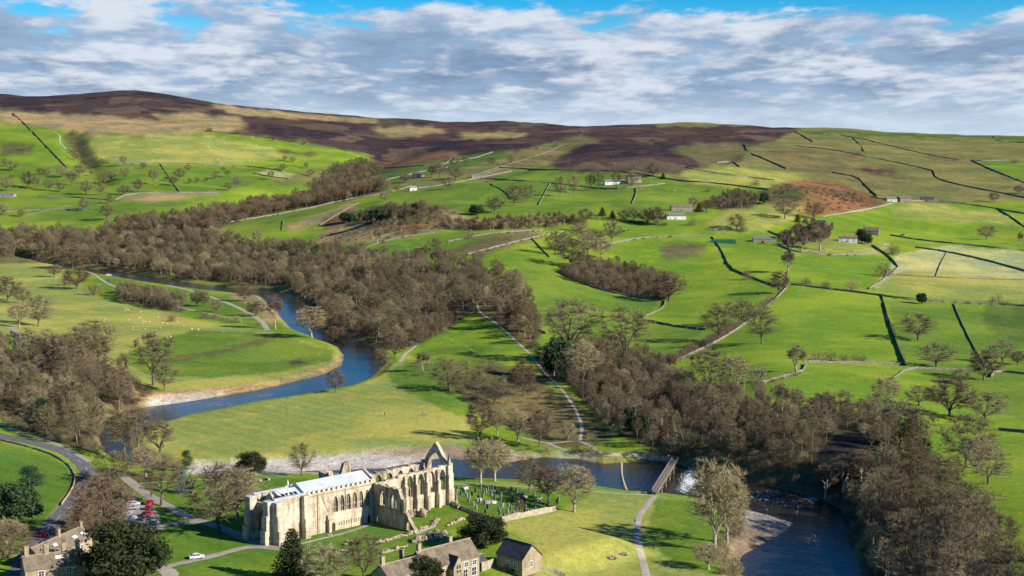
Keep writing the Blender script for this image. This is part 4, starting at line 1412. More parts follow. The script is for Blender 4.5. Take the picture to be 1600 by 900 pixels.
G_FLOOD = 'trees standing alone on the flood plain'
G_FIELD = 'trees in the hedges and fields of the far slope'
G_PRIORY = 'trees round the priory'
G_PARK = 'trees of the parkland on the left flank'
TREES = [
    # near: round the priory and the river
    (1116, 862, 140, 72, 'willow', 'tall pale bare tree in front of the shingle spit', G_FLOOD),
    (1136, 850, 112, 54, 'willow', 'pale bare tree just behind the tallest one near the shingle spit', G_FLOOD),
    (1107, 890, 40, 40, 'willow', 'small round pale tree on the meadow edge below the tall pale trees', G_FLOOD),
    (897, 800, 72, 50, 'willow', 'bare tree at the meadow corner beside the graveyard wall', G_FLOOD),
    (827, 770, 56, 38, 'oak', 'slender bare tree on the river bank right of the graveyard', G_FLOOD),
    (857, 783, 54, 40, 'brown', 'brown bare tree between the graveyard and the river', G_FLOOD),
    (751, 754, 66, 42, 'willow', 'pale bare tree left of a pair on the bank right of the east window', G_FLOOD),
    (773, 752, 64, 44, 'willow', 'pale bare tree right of a pair on the bank right of the east window', G_FLOOD),
    (471, 743, 50, 34, 'oak', 'round bare tree before the shingle behind the church', G_FLOOD),
    (343, 833, 108, 88, 'oak', 'large bare tree on the lawn left of the church tower', G_PRIORY),
    (372, 812, 78, 60, 'willow', 'pale bare tree behind the large tree left of the tower', G_PRIORY),
    (252, 790, 72, 52, 'ash', 'bare tree beside the gravel drive above the red cars', G_PRIORY),
    (160, 840, 92, 78, 'brown', 'dense brown round tree left of the parked cars', G_PRIORY),
    (130, 848, 60, 50, 'brown', 'lower brown tree against the lane, left of the dense brown one', G_PRIORY),
    (216, 728, 90, 46, 'tall', 'tallest bare tree by the lane below the river bend', G_PRIORY),
    (249, 725, 68, 40, 'tall', 'tall bare tree right of the tallest one below the river bend', G_PRIORY),
    (195, 716, 74, 44, 'ash', 'tall bare tree left of the tallest one below the river bend', G_PRIORY),
    (180, 757, 52, 56, 'oak', 'spreading bare tree at the junction of lane and drive', G_PRIORY),
    (228, 745, 48, 40, 'willow', 'pale bare tree above the drive, behind the junction', G_PRIORY),
    (190, 908, 88, 112, 'yew', 'huge dark yew at the bottom edge near the parked cars', G_PRIORY),
    (457, 908, 78, 52, 'cone', 'dark conical yew in front of the church tower', G_PRIORY),
    (508, 920, 66, 78, 'willow', 'pale bare tree at the bottom edge right of the conical yew', G_PRIORY),
    (570, 915, 78, 50, 'ash', 'thin bare tree at the bottom edge before the cloister lawn', G_PRIORY),
    (752, 854, 48, 62, 'yew', 'round dark yew behind the stone house', G_PRIORY),
    (663, 925, 54, 50, 'yew', 'dark yew hiding part of the stone house front', G_PRIORY),
    (24, 822, 66, 62, 'holly', 'broad green tree beside the paddock at the left edge', G_PRIORY),
    (46, 770, 40, 34, 'pine', 'narrow green pine rising behind the broad green tree', G_PRIORY),
    (391, 742, 35, 40, 'yew', 'dark evergreen on the bank behind the lawn tree', G_PRIORY),
    (285, 770, 40, 18, 'spruce', 'small bluish spruce near the drive', G_PRIORY),
    (291, 736, 32, 14, 'pine', 'thin leaning pine before the shingle', G_PRIORY),
    (70, 678, 56, 26, 'pine', 'dark green pine at the foot of the left bluff', G_PRIORY),
    (15, 880, 60, 60, 'brown', 'brown bare tree in the bottom left corner', G_PRIORY),
    (10, 850, 40, 40, 'willow', 'pale shrubby tree at the left edge beside the lane', G_PRIORY),
    # flood plain and bluff
    (240, 602, 82, 50, 'ash', 'tall bare tree at the foot of the bluff on the left meadow', G_FLOOD),
    (257, 611, 45, 34, 'oak', 'smaller bare tree beside the tall tree on the left meadow', G_FLOOD),
    (153, 566, 66, 50, 'oak', 'leaning broad tree on the crest of the left bluff', G_FLOOD),
    (133, 578, 74, 46, 'ash', 'bare tree on the bluff crest, left of the leaning one', G_FLOOD),
    (108, 606, 80, 40, 'tall', 'tall pale-stemmed tree on the bluff slope', G_FLOOD),
    (84, 598, 76, 40, 'tall', 'tall tree on the bluff slope, left of the pale-stemmed one', G_FLOOD),
    (430, 514, 52, 20, 'birch', 'narrow reddish tree where the bank lane meets the river', G_FLOOD),
    (382, 471, 28, 24, 'brown', 'round brown tree on the far bank lawn, nearest the water', G_FLOOD),
    (400, 494, 24, 36, 'brown', 'wide brown thorn beside the bank lane', G_FLOOD),
    (308, 478, 25, 18, 'brown', 'left one of two touching brown trees on the far bank lawn', G_FLOOD),
    (318, 479, 24, 16, 'brown', 'right one of two touching brown trees on the far bank lawn', G_FLOOD),
    (338, 488, 20, 18, 'oak', 'small bare tree below the two touching brown trees', G_FLOOD),
    (85, 433, 20, 20, 'oak', 'small bare tree at the top of the left meadow', G_FLOOD),
    (113, 420, 36, 42, 'brown', 'broad brown tree at the top corner of the left meadow', G_FLOOD),
    (120, 452, 35, 36, 'brown', 'bushy brown tree in the hedge of the left meadow', G_FLOOD),
    (147, 461, 19, 26, 'redbush', 'low reddish shrub at the end of the left meadow hedge', G_FLOOD),
    (102, 446, 18, 18, 'bush', 'dark shrub at the left end of the meadow hedge', G_FLOOD),
    (268, 502, 11, 12, 'redbush', 'lone round bush on the straw bank of the meadow', G_FLOOD),
    (320, 497, 10, 13, 'bush', 'left of three shrubs under the bank track', G_FLOOD),
    (335, 498, 10, 13, 'bush', 'middle of three shrubs under the bank track', G_FLOOD),
    (367, 504, 12, 20, 'palebush', 'right and widest of three shrubs under the bank track', G_FLOOD),
    (60, 510, 48, 42, 'oak', 'spreading tree over the lane at the left edge', G_FLOOD),
    (12, 470, 38, 34, 'brown', 'brown tree at the left edge beside the meadow', G_FLOOD),
    (36, 474, 24, 24, 'oak', 'small tree left of the meadow, near the lane', G_FLOOD),
    (30, 512, 40, 30, 'willow', 'pale tree above the bend of the left lane', G_FLOOD),
    (487, 528, 48, 40, 'willow', 'rounded tree standing in the river bend by the meadow tip', G_FLOOD),
    (524, 537, 28, 28, 'brown', 'dark small tree on the water edge above the meadow tip', G_FLOOD),
    (594, 579, 32, 20, 'ash', 'slim tree on the right bank of the river bend', G_FLOOD),
    (524, 614, 38, 28, 'oak', 'thorn tree alone on the inner bank of the river bend', G_FLOOD),
    (617, 560, 42, 32, 'brown', 'brown tree at the wood edge beside the short path', G_FLOOD),
    (661, 580, 30, 18, 'birch', 'thin tree on the green slope above the peninsula', G_FLOOD),
    (702, 610, 45, 50, 'oak', 'spreading oak on the rough slope above the peninsula', G_FLOOD),
    (747, 620, 42, 22, 'ash', 'narrow tree right of the spreading oak on the rough slope', G_FLOOD),
    (772, 632, 36, 44, 'oak', 'twisted low tree in the middle of the rough slope', G_FLOOD),
    (818, 618, 56, 34, 'brown', 'brown tree left of the climbing path', G_FLOOD),
    (750, 688, 64, 38, 'brown', 'large brown tree at the right end of the peninsula', G_FLOOD),
    (777, 681, 42, 26, 'willow', 'pale thin tree right of the large brown tree', G_FLOOD),
    (809, 690, 48, 38, 'willow', 'pale yellowish tree above the sandy bank', G_FLOOD),
    (843, 698, 60, 34, 'brown', 'brown tree beside the loop of path', G_FLOOD),
    (887, 688, 28, 20, 'willow', 'small pale tree inside the loop of path', G_FLOOD),
    # by the climbing path
    (893, 566, 98, 68, 'ash', 'largest rounded bare tree above the climbing path', G_FIELD),
    (973, 570, 90, 66, 'ash', 'big fan-shaped tree right of the largest rounded one', G_FIELD),
    (910, 600, 66, 50, 'willow', 'pale tree in front of the largest rounded one', G_FIELD),
    (872, 590, 60, 40, 'holly', 'dark ivy-green tree beside the climbing path', G_FIELD),
    (940, 596, 62, 38, 'ash', 'bare tree between the rounded and the fan-shaped tree', G_FIELD),
    (1024, 576, 28, 26, 'oak', 'small tree at the wall corner above the ravine wood', G_FIELD),
    (790, 500, 76, 40, 'tall', 'tall pale-stemmed tree at the upper edge of the valley wood', G_FIELD),
    (808, 512, 52, 34, 'brown', 'brown tree at the right end of the valley wood', G_FIELD),
    # fields on the right
    (1190, 537, 56, 42, 'oak', 'lone oak in the big sunlit field', G_FIELD),
    (1122, 532, 58, 44, 'oak', 'spreading hedge tree left of the big sunlit field', G_FIELD),
    (1158, 506, 38, 44, 'oak', 'spreading hedge tree near the top of the long hedge', G_FIELD),
    (1217, 459, 36, 30, 'brown', 'brown hedge tree at the top corner of the big sunlit field', G_FIELD),
    (1230, 428, 36, 18, 'birch', 'slim reddish tree on the lane above the big sunlit field', G_FIELD),
    (1168, 437, 20, 15, 'bush', 'dark upright shrub left of the slim reddish tree', G_FIELD),
    (1108, 615, 72, 52, 'ash', 'tall double-stemmed tree at the lower end of the long hedge', G_FIELD),
    (1150, 615, 60, 34, 'willow', 'pale tree right of the double-stemmed tree', G_FIELD),
    (1186, 596, 26, 28, 'bush', 'round shrub on the bank below the big sunlit field', G_FIELD),
    (1244, 583, 44, 28, 'birch', 'narrow brown tree at the bottom of the big sunlit field', G_FIELD),
    (1275, 564, 16, 22, 'bush', 'first shrub from the left in the hedge under the big sunlit field', G_FIELD),
    (1297, 564, 18, 20, 'bush', 'second shrub from the left in the hedge under the big sunlit field', G_FIELD),
    (1318, 565, 13, 18, 'bush', 'third shrub from the left in the hedge under the big sunlit field', G_FIELD),
    (1336, 566, 15, 12, 'bush', 'fourth shrub from the left in the hedge under the big sunlit field', G_FIELD),
    (1348, 567, 13, 12, 'bush', 'fifth shrub from the left in the hedge under the big sunlit field', G_FIELD),
    (1434, 532, 43, 54, 'oak', 'wide old oak in the middle of the right-hand pasture', G_FIELD),
    (1463, 574, 38, 52, 'oak', 'flat-topped oak below the wide old oak', G_FIELD),
    (1566, 568, 38, 34, 'oak', 'bare tree near the right edge beside a wall end', G_FIELD),
    (1537, 594, 48, 42, 'brown', 'dense brown tree left of the wall end at the right edge', G_FIELD),
    (1541, 375, 23, 26, 'oak', 'lone round tree in the high right pasture', G_FIELD),
    (1594, 384, 22, 8, 'birch', 'thin dead tree at the right edge of the high pasture', G_FIELD),
    (1440, 475, 17, 14, 'holly', 'single round evergreen bush on the wall of the pale field', G_FIELD),
    (1550, 473, 12, 10, 'palebush', 'left of three little bushes by the wall at the right', G_FIELD),
    (1561, 474, 16, 12, 'palebush', 'middle of three little bushes by the wall at the right', G_FIELD),
    (1573, 477, 9, 14, 'bush', 'right of three little bushes by the wall at the right', G_FIELD),
    (1381, 432, 22, 28, 'redbush', 'pinkish round bush at the corner of the pale field', G_FIELD),
    (1331, 454, 18, 19, 'palebush', 'pale round bush on the wall above the big sunlit field', G_FIELD),
    (1290, 449, 11, 14, 'redbush', 'small reddish bush left of the pale round bush', G_FIELD),
    (1260, 444, 11, 14, 'redbush', 'small bush on the same wall near the lane', G_FIELD),
    (1281, 391, 34, 20, 'birch', 'leaning slim tree on the yellow knoll', G_FIELD),
    (1395, 398, 16, 20, 'redbush', 'round brown bush beside the parked caravan', G_FIELD),
    (1553, 316, 16, 15, 'oak', 'tiny lone tree above the farm road on the right', G_FIELD),
    (1226, 342, 32, 30, 'oak', 'bare tree in front of the bracken knoll', G_FIELD),
    (1272, 342, 26, 28, 'oak', 'bare tree on the farm road below the bracken knoll', G_FIELD),
    (1194, 319, 18, 12, 'holly', 'dark conifer at the left foot of the bracken knoll', G_FIELD),
    (1246, 347, 12, 9, 'cone', 'small dark conifer on the lane under the bracken knoll', G_FIELD),
    (1346, 380, 22, 15, 'holly', 'dark evergreen beside the white cottage', G_FIELD),
    (1356, 382, 16, 12, 'holly', 'lower dark evergreen right of the cottage evergreen', G_FIELD),
    # ravine edge, lower right
    (1406, 698, 70, 62, 'oak', 'wide bare tree at the top of the dark ravine', G_FIELD),
    (1430, 704, 68, 48, 'oak', 'bare oak right of the wide tree over the ravine', G_FIELD),
    (1436, 634, 32, 38, 'oak', 'small spreading tree in the field above the ravine', G_FIELD),
    (1385, 638, 50, 34, 'willow', 'hazy pale tree above the ravine', G_FIELD),
    (1483, 650, 60, 60, 'brown', 'big rounded tree on the field edge at the right', G_FIELD),
    (1540, 658, 46, 52, 'oak', 'dark-branched oak near the right edge', G_FIELD),
    (1510, 728, 82, 70, 'oak', 'large oak on the sunny edge of the ravine wood', G_FIELD),
    (1544, 756, 58, 52, 'oak', 'dark-trunked oak standing out on the green slope', G_FIELD),
    (1528, 740, 60, 40, 'willow', 'pale tree between the two oaks of the wood edge', G_FIELD),
    (1510, 828, 72, 80, 'oak', 'broad twisting oak above the ravine wood', G_FIELD),
    (1290, 778, 52, 34, 'birch', 'left of three pale-stemmed trees under the dark shaded hollow', G_FIELD),
    (1318, 768, 58, 36, 'birch', 'middle of three pale-stemmed trees under the dark shaded hollow', G_FIELD),
    (1345, 752, 50, 30, 'birch', 'right of three pale-stemmed trees under the dark shaded hollow', G_FIELD),
    (1566, 852, 48, 40, 'brown', 'brown tree at the right edge of the ravine wood', G_FIELD),
    # middle distance
    (867, 399, 38, 28, 'oak', 'round dark oak in the middle hillside pasture', G_FIELD),
    (892, 419, 46, 42, 'oak', 'broad tree at the left end of the hillside copse', G_FIELD),
    (956, 379, 36, 24, 'oak', 'upright tree above the hillside copse', G_FIELD),
    (907, 376, 26, 32, 'willow', 'pale tree in the hedge left of the upright tree', G_FIELD),
    (930, 382, 24, 26, 'oak', 'low tree between the pale tree and the copse', G_FIELD),
    (1045, 470, 46, 44, 'brown', 'big brown tree at the right end of the hillside copse', G_FIELD),
    (875, 307, 31, 18, 'oak', 'first tree from the left in the row before the upper farm', G_FIELD),
    (897, 302, 30, 16, 'oak', 'second tree from the left in the row before the upper farm', G_FIELD),
    (923, 298, 27, 13, 'ash', 'third tree from the left in the row before the upper farm', G_FIELD),
    (935, 298, 31, 15, 'ash', 'fourth tree from the left in the row before the upper farm', G_FIELD),
    (963, 294, 27, 15, 'ash', 'fifth tree from the left in the row before the upper farm', G_FIELD),
    (986, 295, 26, 20, 'oak', 'sixth tree from the left in the row before the upper farm', G_FIELD),
    (803, 322, 36, 26, 'oak', 'left of the twin round trees on the middle hill', G_FIELD),
    (823, 317, 30, 20, 'oak', 'right of the twin round trees on the middle hill', G_FIELD),
    (773, 333, 26, 24, 'oak', 'round tree below the twin trees', G_FIELD),
    (744, 336, 16, 19, 'holly', 'dark round bush left of the round tree on the middle hill', G_FIELD),
    (795, 375, 10, 10, 'bush', 'tiny bush on the olive field below the belt of trees', G_FIELD),
    (1151, 360, 26, 26, 'oak', 'round tree below the farm garden knolls', G_FIELD),
    (957, 341, 12, 10, 'cone', 'right one of two dark little conifers left of the white-walled farm', G_FIELD),
    (941, 337, 13, 12, 'cone', 'left one of two dark little conifers left of the white-walled farm', G_FIELD),
    (1012, 350, 24, 26, 'brown', 'left of three bushy trees beside the white-walled farm', G_FIELD),
    (1026, 352, 30, 26, 'brown', 'tallest of three bushy trees beside the white-walled farm', G_FIELD),
    (990, 346, 22, 22, 'oak', 'bushy tree farther left of the white-walled farm', G_FIELD),
    (1092, 331, 14, 10, 'cone', 'dark conifer right of the white-walled farm', G_FIELD),
    (1083, 325, 18, 16, 'oak', 'bare tree behind the white-walled farm', G_FIELD),
    (1021, 276, 22, 24, 'oak', 'bare tree right of the upper farm', G_FIELD),
    (1036, 280, 10, 14, 'cone', 'dark evergreen right of the upper farm', G_FIELD),
    (590, 345, 18, 30, 'holly', 'dark clump of holly on the rough slope', G_FIELD),
    (600, 315, 16, 14, 'oak', 'bare tree on the crest of the rough slope', G_FIELD),
    (659, 327, 16, 16, 'oak', 'bare tree right on the rough bracken slope', G_FIELD),
    (590, 381, 24, 12, 'birch', 'thin tree low on the bracken slope', G_FIELD),
    (627, 362, 18, 10, 'birch', 'thin tree in the middle of the bracken slope', G_FIELD),
    (711, 264, 22, 18, 'oak', 'tree on the ridge near the far barns', G_FIELD),
    (712, 281, 20, 22, 'oak', 'round tree beside the track to the moor', G_FIELD),
    (728, 261, 18, 11, 'ash', 'narrow tree on the ridge right of the far barns', G_FIELD),
    (687, 277, 24, 16, 'ash', 'tree right of the far grey barn', G_FIELD),
    (675, 277, 19, 12, 'ash', 'tree touching the far grey barn', G_FIELD),
    (633, 286, 16, 18, 'oak', 'tree left below the far grey barn', G_FIELD),
    (769, 258, 13, 13, 'oak', 'small tree on the pasture left of the moor track', G_FIELD),
    (798, 258, 16, 11, 'ash', 'small tree beside the moor track', G_FIELD),
    (869, 228, 9, 10, 'bush', 'little bush at the top of the moor track', G_FIELD),
    (838, 234, 8, 8, 'bush', 'tiny bush on the moor-edge pasture', G_FIELD),
    (882, 392, 30, 26, 'oak', 'tree right behind the round dark oak', G_FIELD),
    (918, 398, 34, 30, 'oak', 'tree on the top edge of the hillside copse', G_FIELD),
    (940, 404, 32, 28, 'willow', 'pale tree on the top edge of the hillside copse', G_FIELD),
    (915, 346, 20, 22, 'brown', 'brown tree in the brush line left of the little conifers', G_FIELD),
    (905, 362, 20, 20, 'oak', 'tree between brush line and hedge on the middle slope', G_FIELD),
    (975, 345, 18, 18, 'oak', 'bare tree right of the little conifers', G_FIELD),
    (1104, 330, 18, 18, 'brown', 'brown tree right of the white-walled farm conifer', G_FIELD),
    (1082, 352, 12, 12, 'bush', 'round bush below the white-walled farm', G_FIELD),
    (1160, 362, 14, 14, 'bush', 'bush right below the farm garden knolls', G_FIELD),
    (1106, 300, 8, 10, 'bush', 'small bush in the yellow field under the heather', G_FIELD),
    (1180, 290, 10, 14, 'bush', 'bush on the wall above the small wood', G_FIELD),
    (560, 300, 14, 12, 'oak', 'tree at the right end of the dale woodland arm', G_FIELD),
    (620, 300, 12, 12, 'oak', 'tree on the wall left of the pale field barn', G_FIELD),
    (700, 295, 18, 18, 'oak', 'tree on the wall below the far barns', G_FIELD),
    (540, 348, 16, 16, 'holly', 'dark holly at the left of the rough central slope', G_FIELD),
    (612, 330, 16, 18, 'brown', 'brown tree in the scrub of the rough slope', G_FIELD),
    (640, 338, 15, 16, 'oak', 'bare tree in the scrub of the rough slope', G_FIELD),
    (680, 390, 18, 18, 'oak', 'tree just above the crest of the valley wood', G_FIELD),
    (735, 372, 14, 16, 'bush', 'bush at the foot of the belt of small trees', G_FIELD),
    (1500, 600, 24, 26, 'oak', 'small oak below the flat-topped oak', G_FIELD),
    (1590, 570, 22, 20, 'brown', 'brown tree cut by the right edge beside the wall', G_FIELD),
    (1585, 255, 8, 14, 'bush', 'bush on the high green field at the right edge', G_FIELD),
    (1592, 302, 12, 18, 'brown', 'brown clump at the right edge of the hill pasture', G_FIELD),
]
for r in TREES:
    tree_px(*r)
# parkland on the left flank: counted from the left
PARK = [(430, 590, 75, 65), (505, 590, 60, 50), (305, 575, 45, 45), (245, 570, 65, 55), (140, 555, 80, 65), (180, 560, 60, 45), (30, 570, 65, 60), (360, 545, 75, 55), (310, 505, 60, 60), (400, 500, 65, 65),
        (425, 455, 45, 35), (555, 520, 55, 50), (515, 540, 60, 50), (625, 515, 65, 50), (615, 450, 55, 40), (718, 460, 32, 36), (770, 540, 80, 50), (835, 520, 28, 25), (865, 545, 50, 45), (900, 515, 60, 55),
        (950, 535, 28, 28), (985, 530, 28, 25), (1030, 525, 22, 22), (1075, 515, 40, 35), (1115, 480, 32, 25), (1138, 505, 42, 32), (1145, 570, 45, 45), (1185, 555, 60, 50), (940, 475, 40, 35), (690, 575, 65, 55),
        (620, 590, 50, 65), (420, 670, 65, 55), (535, 715, 80, 75), (550, 635, 45, 40), (15, 690, 55, 60), (105, 700, 40, 40), (60, 470, 50, 70), (25, 450, 45, 40), (205, 490, 35, 45), (240, 490, 38, 40),
        (380, 420, 45, 40), (510, 445, 35, 35), (460, 500, 40, 30), (57, 510, 22, 22), (1355, 515, 45, 35), (1425, 420, 28, 28), (1465, 428, 30, 30), (1415, 465, 30, 40), (1530, 458, 30, 28), (1555, 500, 40, 40),
        (370, 295, 30, 60), (1050, 275, 20, 30), (1365, 320, 18, 20), (1520, 340, 18, 20)]
for i, (x_, y_, h_, w_) in enumerate(sorted(PARK)):
    tree_px(x_ / 3.2, 120 + y_ / 3.2, h_ / 3.2, w_ / 3.2 * .9, 'oak' if w_ > h_ * .8 else 'ash',
            '%s tree from the left among the parkland trees on the left hillside' % ORD[i], G_PARK)


# ------------------------------------------------------------------ woods
def scatter(poly, spacing, seed, avoid=()):
    W = np.array([ground(u, v)[:2] for u, v in densify(list(poly) + [poly[0]], 25)])
    x0, y0 = W.min(0)
    x1, y1 = W.max(0)
    rs = np.random.default_rng(seed)
    n = int((x1 - x0) * (y1 - y0) / (spacing * spacing) * 3.5)
    X = rs.uniform(x0, x1, n)
    Y = rs.uniform(y0, y1, n)
    Z = height_raw(X, Y)
    U, V = project(X, Y, Z)
    ok = in_poly(U, V, poly)
    # not in the river, not on the paths
    near = Y < 1900
    wet = np.zeros(n, bool)
    wet[near] = in_poly(X[near], Y[near], RPOLY)
    ok &= ~wet
    for av in avoid:
        ok &= seg_dist(X, Y, av) > 3.0
    X, Y, Z = X[ok], Y[ok], Z[ok]
    cell = {}
    out = []
    for i in range(len(X)):
        sp = spacing * rs.uniform(.6, 1.15)
        c = (int(X[i] // spacing), int(Y[i] // spacing))
        good = True
        for a in (-1, 0, 1):
            for b in (-1, 0, 1):
                for j in cell.get((c[0] + a, c[1] + b), ()):
                    if (X[i] - X[j]) ** 2 + (Y[i] - Y[j]) ** 2 < sp * sp:
                        good = False
        if good:
            cell.setdefault(c, []).append(i)
            out.append(i)
    return X[out], Y[out], Z[out]


TPL_COLL = {}


def tpl_collection(kinds):
    key = tuple(kinds)
    if key in TPL_COLL:
        return TPL_COLL[key]
    c = bpy.data.collections.new('templates_' + '_'.join(kinds))
    meta = []
    k = 0
    for kd in kinds:
        for tm, cm, h, w in TPL[kd]:
            jm = bpy.data.meshes.new('t')
            bm = bmesh.new()
            bm.from_mesh(tm)
            nf = len(bm.faces)
            bm.from_mesh(cm)
            bm.faces.ensure_lookup_table()
            for f in bm.faces[nf:]:
                f.material_index = 1
            bm.to_mesh(jm)
            bm.free()
            jm.materials.append(tm.materials[0])
            jm.materials.append(cm.materials[0])
            o = bpy.data.objects.new('tree_%03d' % k, jm)
            c.objects.link(o)
            meta.append((kd, h, w))
            k += 1
    TPL_COLL[key] = (c, meta)
    return c, meta


def instancer(name, X, Y, Z, kinds, weights, heights, label, seed, widen=1.0):
    """one stand of trees: points carrying an index, a turn and a size"""
    c, meta = tpl_collection(kinds)
    rs = np.random.default_rng(seed)
    n = len(X)
    by = {}
    for i, (kd, h, w) in enumerate(meta):
        by.setdefault(kd, []).append(i)
    pick = rs.choice(len(kinds), n, p=np.array(weights) / sum(weights))
    idx = np.array([rs.choice(by[kinds[p]]) for p in pick])
    hh = np.array([rs.uniform(*heights[kinds[p]]) for p in pick])
    sz = hh / np.array([meta[i][1] for i in idx])
    sc = np.stack([sz * rs.uniform(.9, 1.25, n) * widen, sz * rs.uniform(.9, 1.25, n) * widen, sz], -1)
    me = bpy.data.meshes.new(name)
    me.vertices.add(n)
    me.vertices.foreach_set('co', np.stack([X, Y, Z - .15], -1).astype(np.float32).ravel())
    a = me.attributes.new('idx', 'INT', 'POINT')
    a.data.foreach_set('value', idx.astype(np.int32))
    a = me.attributes.new('turn', 'FLOAT_VECTOR', 'POINT')
    a.data.foreach_set('vector', np.stack([rs.normal(0, .04, n), rs.normal(0, .04, n), rs.uniform(0, 6.28, n)], -1).astype(np.float32).ravel())
    a = me.attributes.new('size', 'FLOAT_VECTOR', 'POINT')
    a.data.foreach_set('vector', sc.astype(np.float32).ravel())
    o = link(bpy.data.objects.new(name, me))
    g = bpy.data.node_groups.new(name, 'GeometryNodeTree')
    g.interface.new_socket('Geometry', in_out='INPUT', socket_type='NodeSocketGeometry')
    g.interface.new_socket('Geometry', in_out='OUTPUT', socket_type='NodeSocketGeometry')
    gi = g.nodes.new('NodeGroupInput')
    go = g.nodes.new('NodeGroupOutput')
    ip = g.nodes.new('GeometryNodeInstanceOnPoints')
    ci = g.nodes.new('GeometryNodeCollectionInfo')
    ci.inputs['Collection'].default_value = c
    ci.inputs['Separate Children'].default_value = True
    ci.inputs['Reset Children'].default_value = True
    ip.inputs['Pick Instance'].default_value = True

    def na(nm, ty):
        q = g.nodes.new('GeometryNodeInputNamedAttribute')
        q.data_type = ty
        q.inputs['Name'].default_value = nm
        return q.outputs['Attribute']
    L = g.links
    L.new(gi.outputs[0], ip.inputs['Points'])
    L.new(ci.outputs[0], ip.inputs['Instance'])
    L.new(na('idx', 'INT'), ip.inputs['Instance Index'])
    L.new(na('turn', 'FLOAT_VECTOR'), ip.inputs['Rotation'])
    L.new(na('size', 'FLOAT_VECTOR'), ip.inputs['Scale'])
    L.new(ip.outputs[0], go.inputs[0])
    md = o.modifiers.new('stand', 'NODES')
    md.node_group = g
    tag(o, label, kind='stuff')
    return o


HILLP = [ground(*p)[:2] for p in [(905, 690), (910, 672), (904, 650), (890, 625), (872, 602), (856, 588), (842, 572), (828, 553), (808, 535), (790, 518), (768, 500), (748, 488), (745, 474)]]
LANEP = [ground(*p)[:2] for p in [(15, 510), (25, 520), (33, 540), (32, 556), (20, 566)]]
HT = {'oak': (9, 15), 'ash': (11, 20), 'tall': (14, 23), 'willow': (10, 16), 'brown': (9, 14), 'birch': (9, 14), 'larch': (16, 21), 'holly': (6, 10), 'pine': (12, 18),
      'bush': (2, 4), 'palebush': (2, 4), 'redbush': (2, 4), 'bramble': (1.5, 3), 'yew': (6, 10), 'cone': (8, 12), 'spruce': (8, 12)}
RAVH = dict(HT, oak=(7, 12), ash=(8, 14), tall=(9, 15), willow=(6, 11), brown=(5, 9))
NEARH = dict(HT, oak=(10, 14), ash=(11, 16), tall=(12, 17), willow=(9, 13), brown=(7, 11))
SHORT = dict(HT, oak=(7, 11), ash=(8, 12), tall=(9, 13), willow=(6, 10), brown=(5, 9))
MIXED = (['oak', 'ash', 'tall', 'willow', 'brown', 'birch', 'holly'], [4, 6, 3, 1.3, 1.2, .4, .25])
RAV = (['oak', 'ash', 'tall', 'willow', 'brown', 'birch', 'holly'], [3, 4, 3.0, 1.2, 1.0, 1.5, .5])
STANDS = [
    ('woodland', WOOD_VALLEY, 11.2, MIXED, HT, 'dense leafless brown wood filling the valley side above the river', 1, 1.1),
    ('woodland', WOOD_ARM, 11.0, (['oak', 'ash', 'brown', 'larch'], [3, 4, 2, 2]), HT, 'brown arm of woodland running up the dale to the moor', 2, 1.1),
    ('woodland', WOOD_PATH, 7.5, RAV, SHORT, 'bare wood beside the climbing path', 3, 1.0),
    ('woodland', WOOD_RAVINE, 9.0, RAV, RAVH, 'dark bare wood on the steep bank right of the river', 4, 1.0),
    ('woodland', WOOD_NEAR, 10.4, (['oak', 'ash', 'tall', 'willow', 'brown', 'birch', 'holly'], [5, 4, 1.5, 2.5, 1.2, .8, .4]), NEARH, 'bare wood of broad olive-brown crowns in the lower right corner', 13, 1.0),
    ('woodland', WOOD_BLUFF, 11.0, RAV, HT, 'bare wood on the bluff at the left edge', 5, 1.0),
    ('woodland', WOOD_COPSE, 8.0, (['oak', 'ash', 'brown'], [3, 3, 3]), SHORT, 'brown copse in a hollow of the hillside pasture', 6, 1.1),
    ('plantation', WOOD_PLANT, 5.0, (['tall', 'ash', 'willow'], [3, 2, 1]), SHORT, 'narrow plantation of thin trees on the river meadow', 7, .8),
    ('tree_belt', WOOD_ROW, 6.0, (['birch', 'willow', 'brown'], [2, 3, 3]), SHORT, 'belt of small trees under the middle hill', 8, 1.0),
    ('beck_wood', WOOD_BECK, 11.0, (['oak', 'brown'], [2, 2]), SHORT, 'scattered trees along the beck below the moor', 9, 1.0),
    ('scrub', WOOD_BRUSH, 8.0, (['brown', 'bush', 'holly'], [2, 4, .5]), SHORT, 'dark scrub on the rough central slope', 10, 1.0),
    ('farm_wood', WOOD_FARM, 6.5, (['ash', 'birch', 'oak'], [3, 2, 1]), SHORT, 'small wood left of the bracken knoll', 11, .9),
    ('farm_garden_trees', WOOD_GARDEN, 7.0, (['brown', 'birch', 'holly'], [4, 2, .6]), SHORT, 'garden trees hiding the hamlet below the knoll', 12, 1.0),
]
BUDGET = 104                    # woodland trees that show largest are built one by one
cand = []
stands = []
for (nm, poly, sp, mixk, hts, lab, seed, wd) in STANDS:
    X, Y, Z = scatter(poly, sp, 100 + seed, [HILLP, LANEP])
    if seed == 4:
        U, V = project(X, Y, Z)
        ok = ~in_poly(U, V, SHADE_PATCH)
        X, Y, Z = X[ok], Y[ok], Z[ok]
    stands.append([nm, X, Y, Z, mixk, hts, lab, seed, wd])
    if seed in (3, 4, 5, 13):
        U, V = project(X, Y, Z)
        for i in range(len(X)):
            if -10 < U[i] < 1610 and V[i] < 915:
                # in a closed wood only the trees standing clear of those in front show whole
                cand.append((Y[i] - (0 if seed != 4 else 0), seed, i))
cand.sort()
single = {}
for _, s, i in cand[:BUDGET]:
    single.setdefault(s, []).append(i)
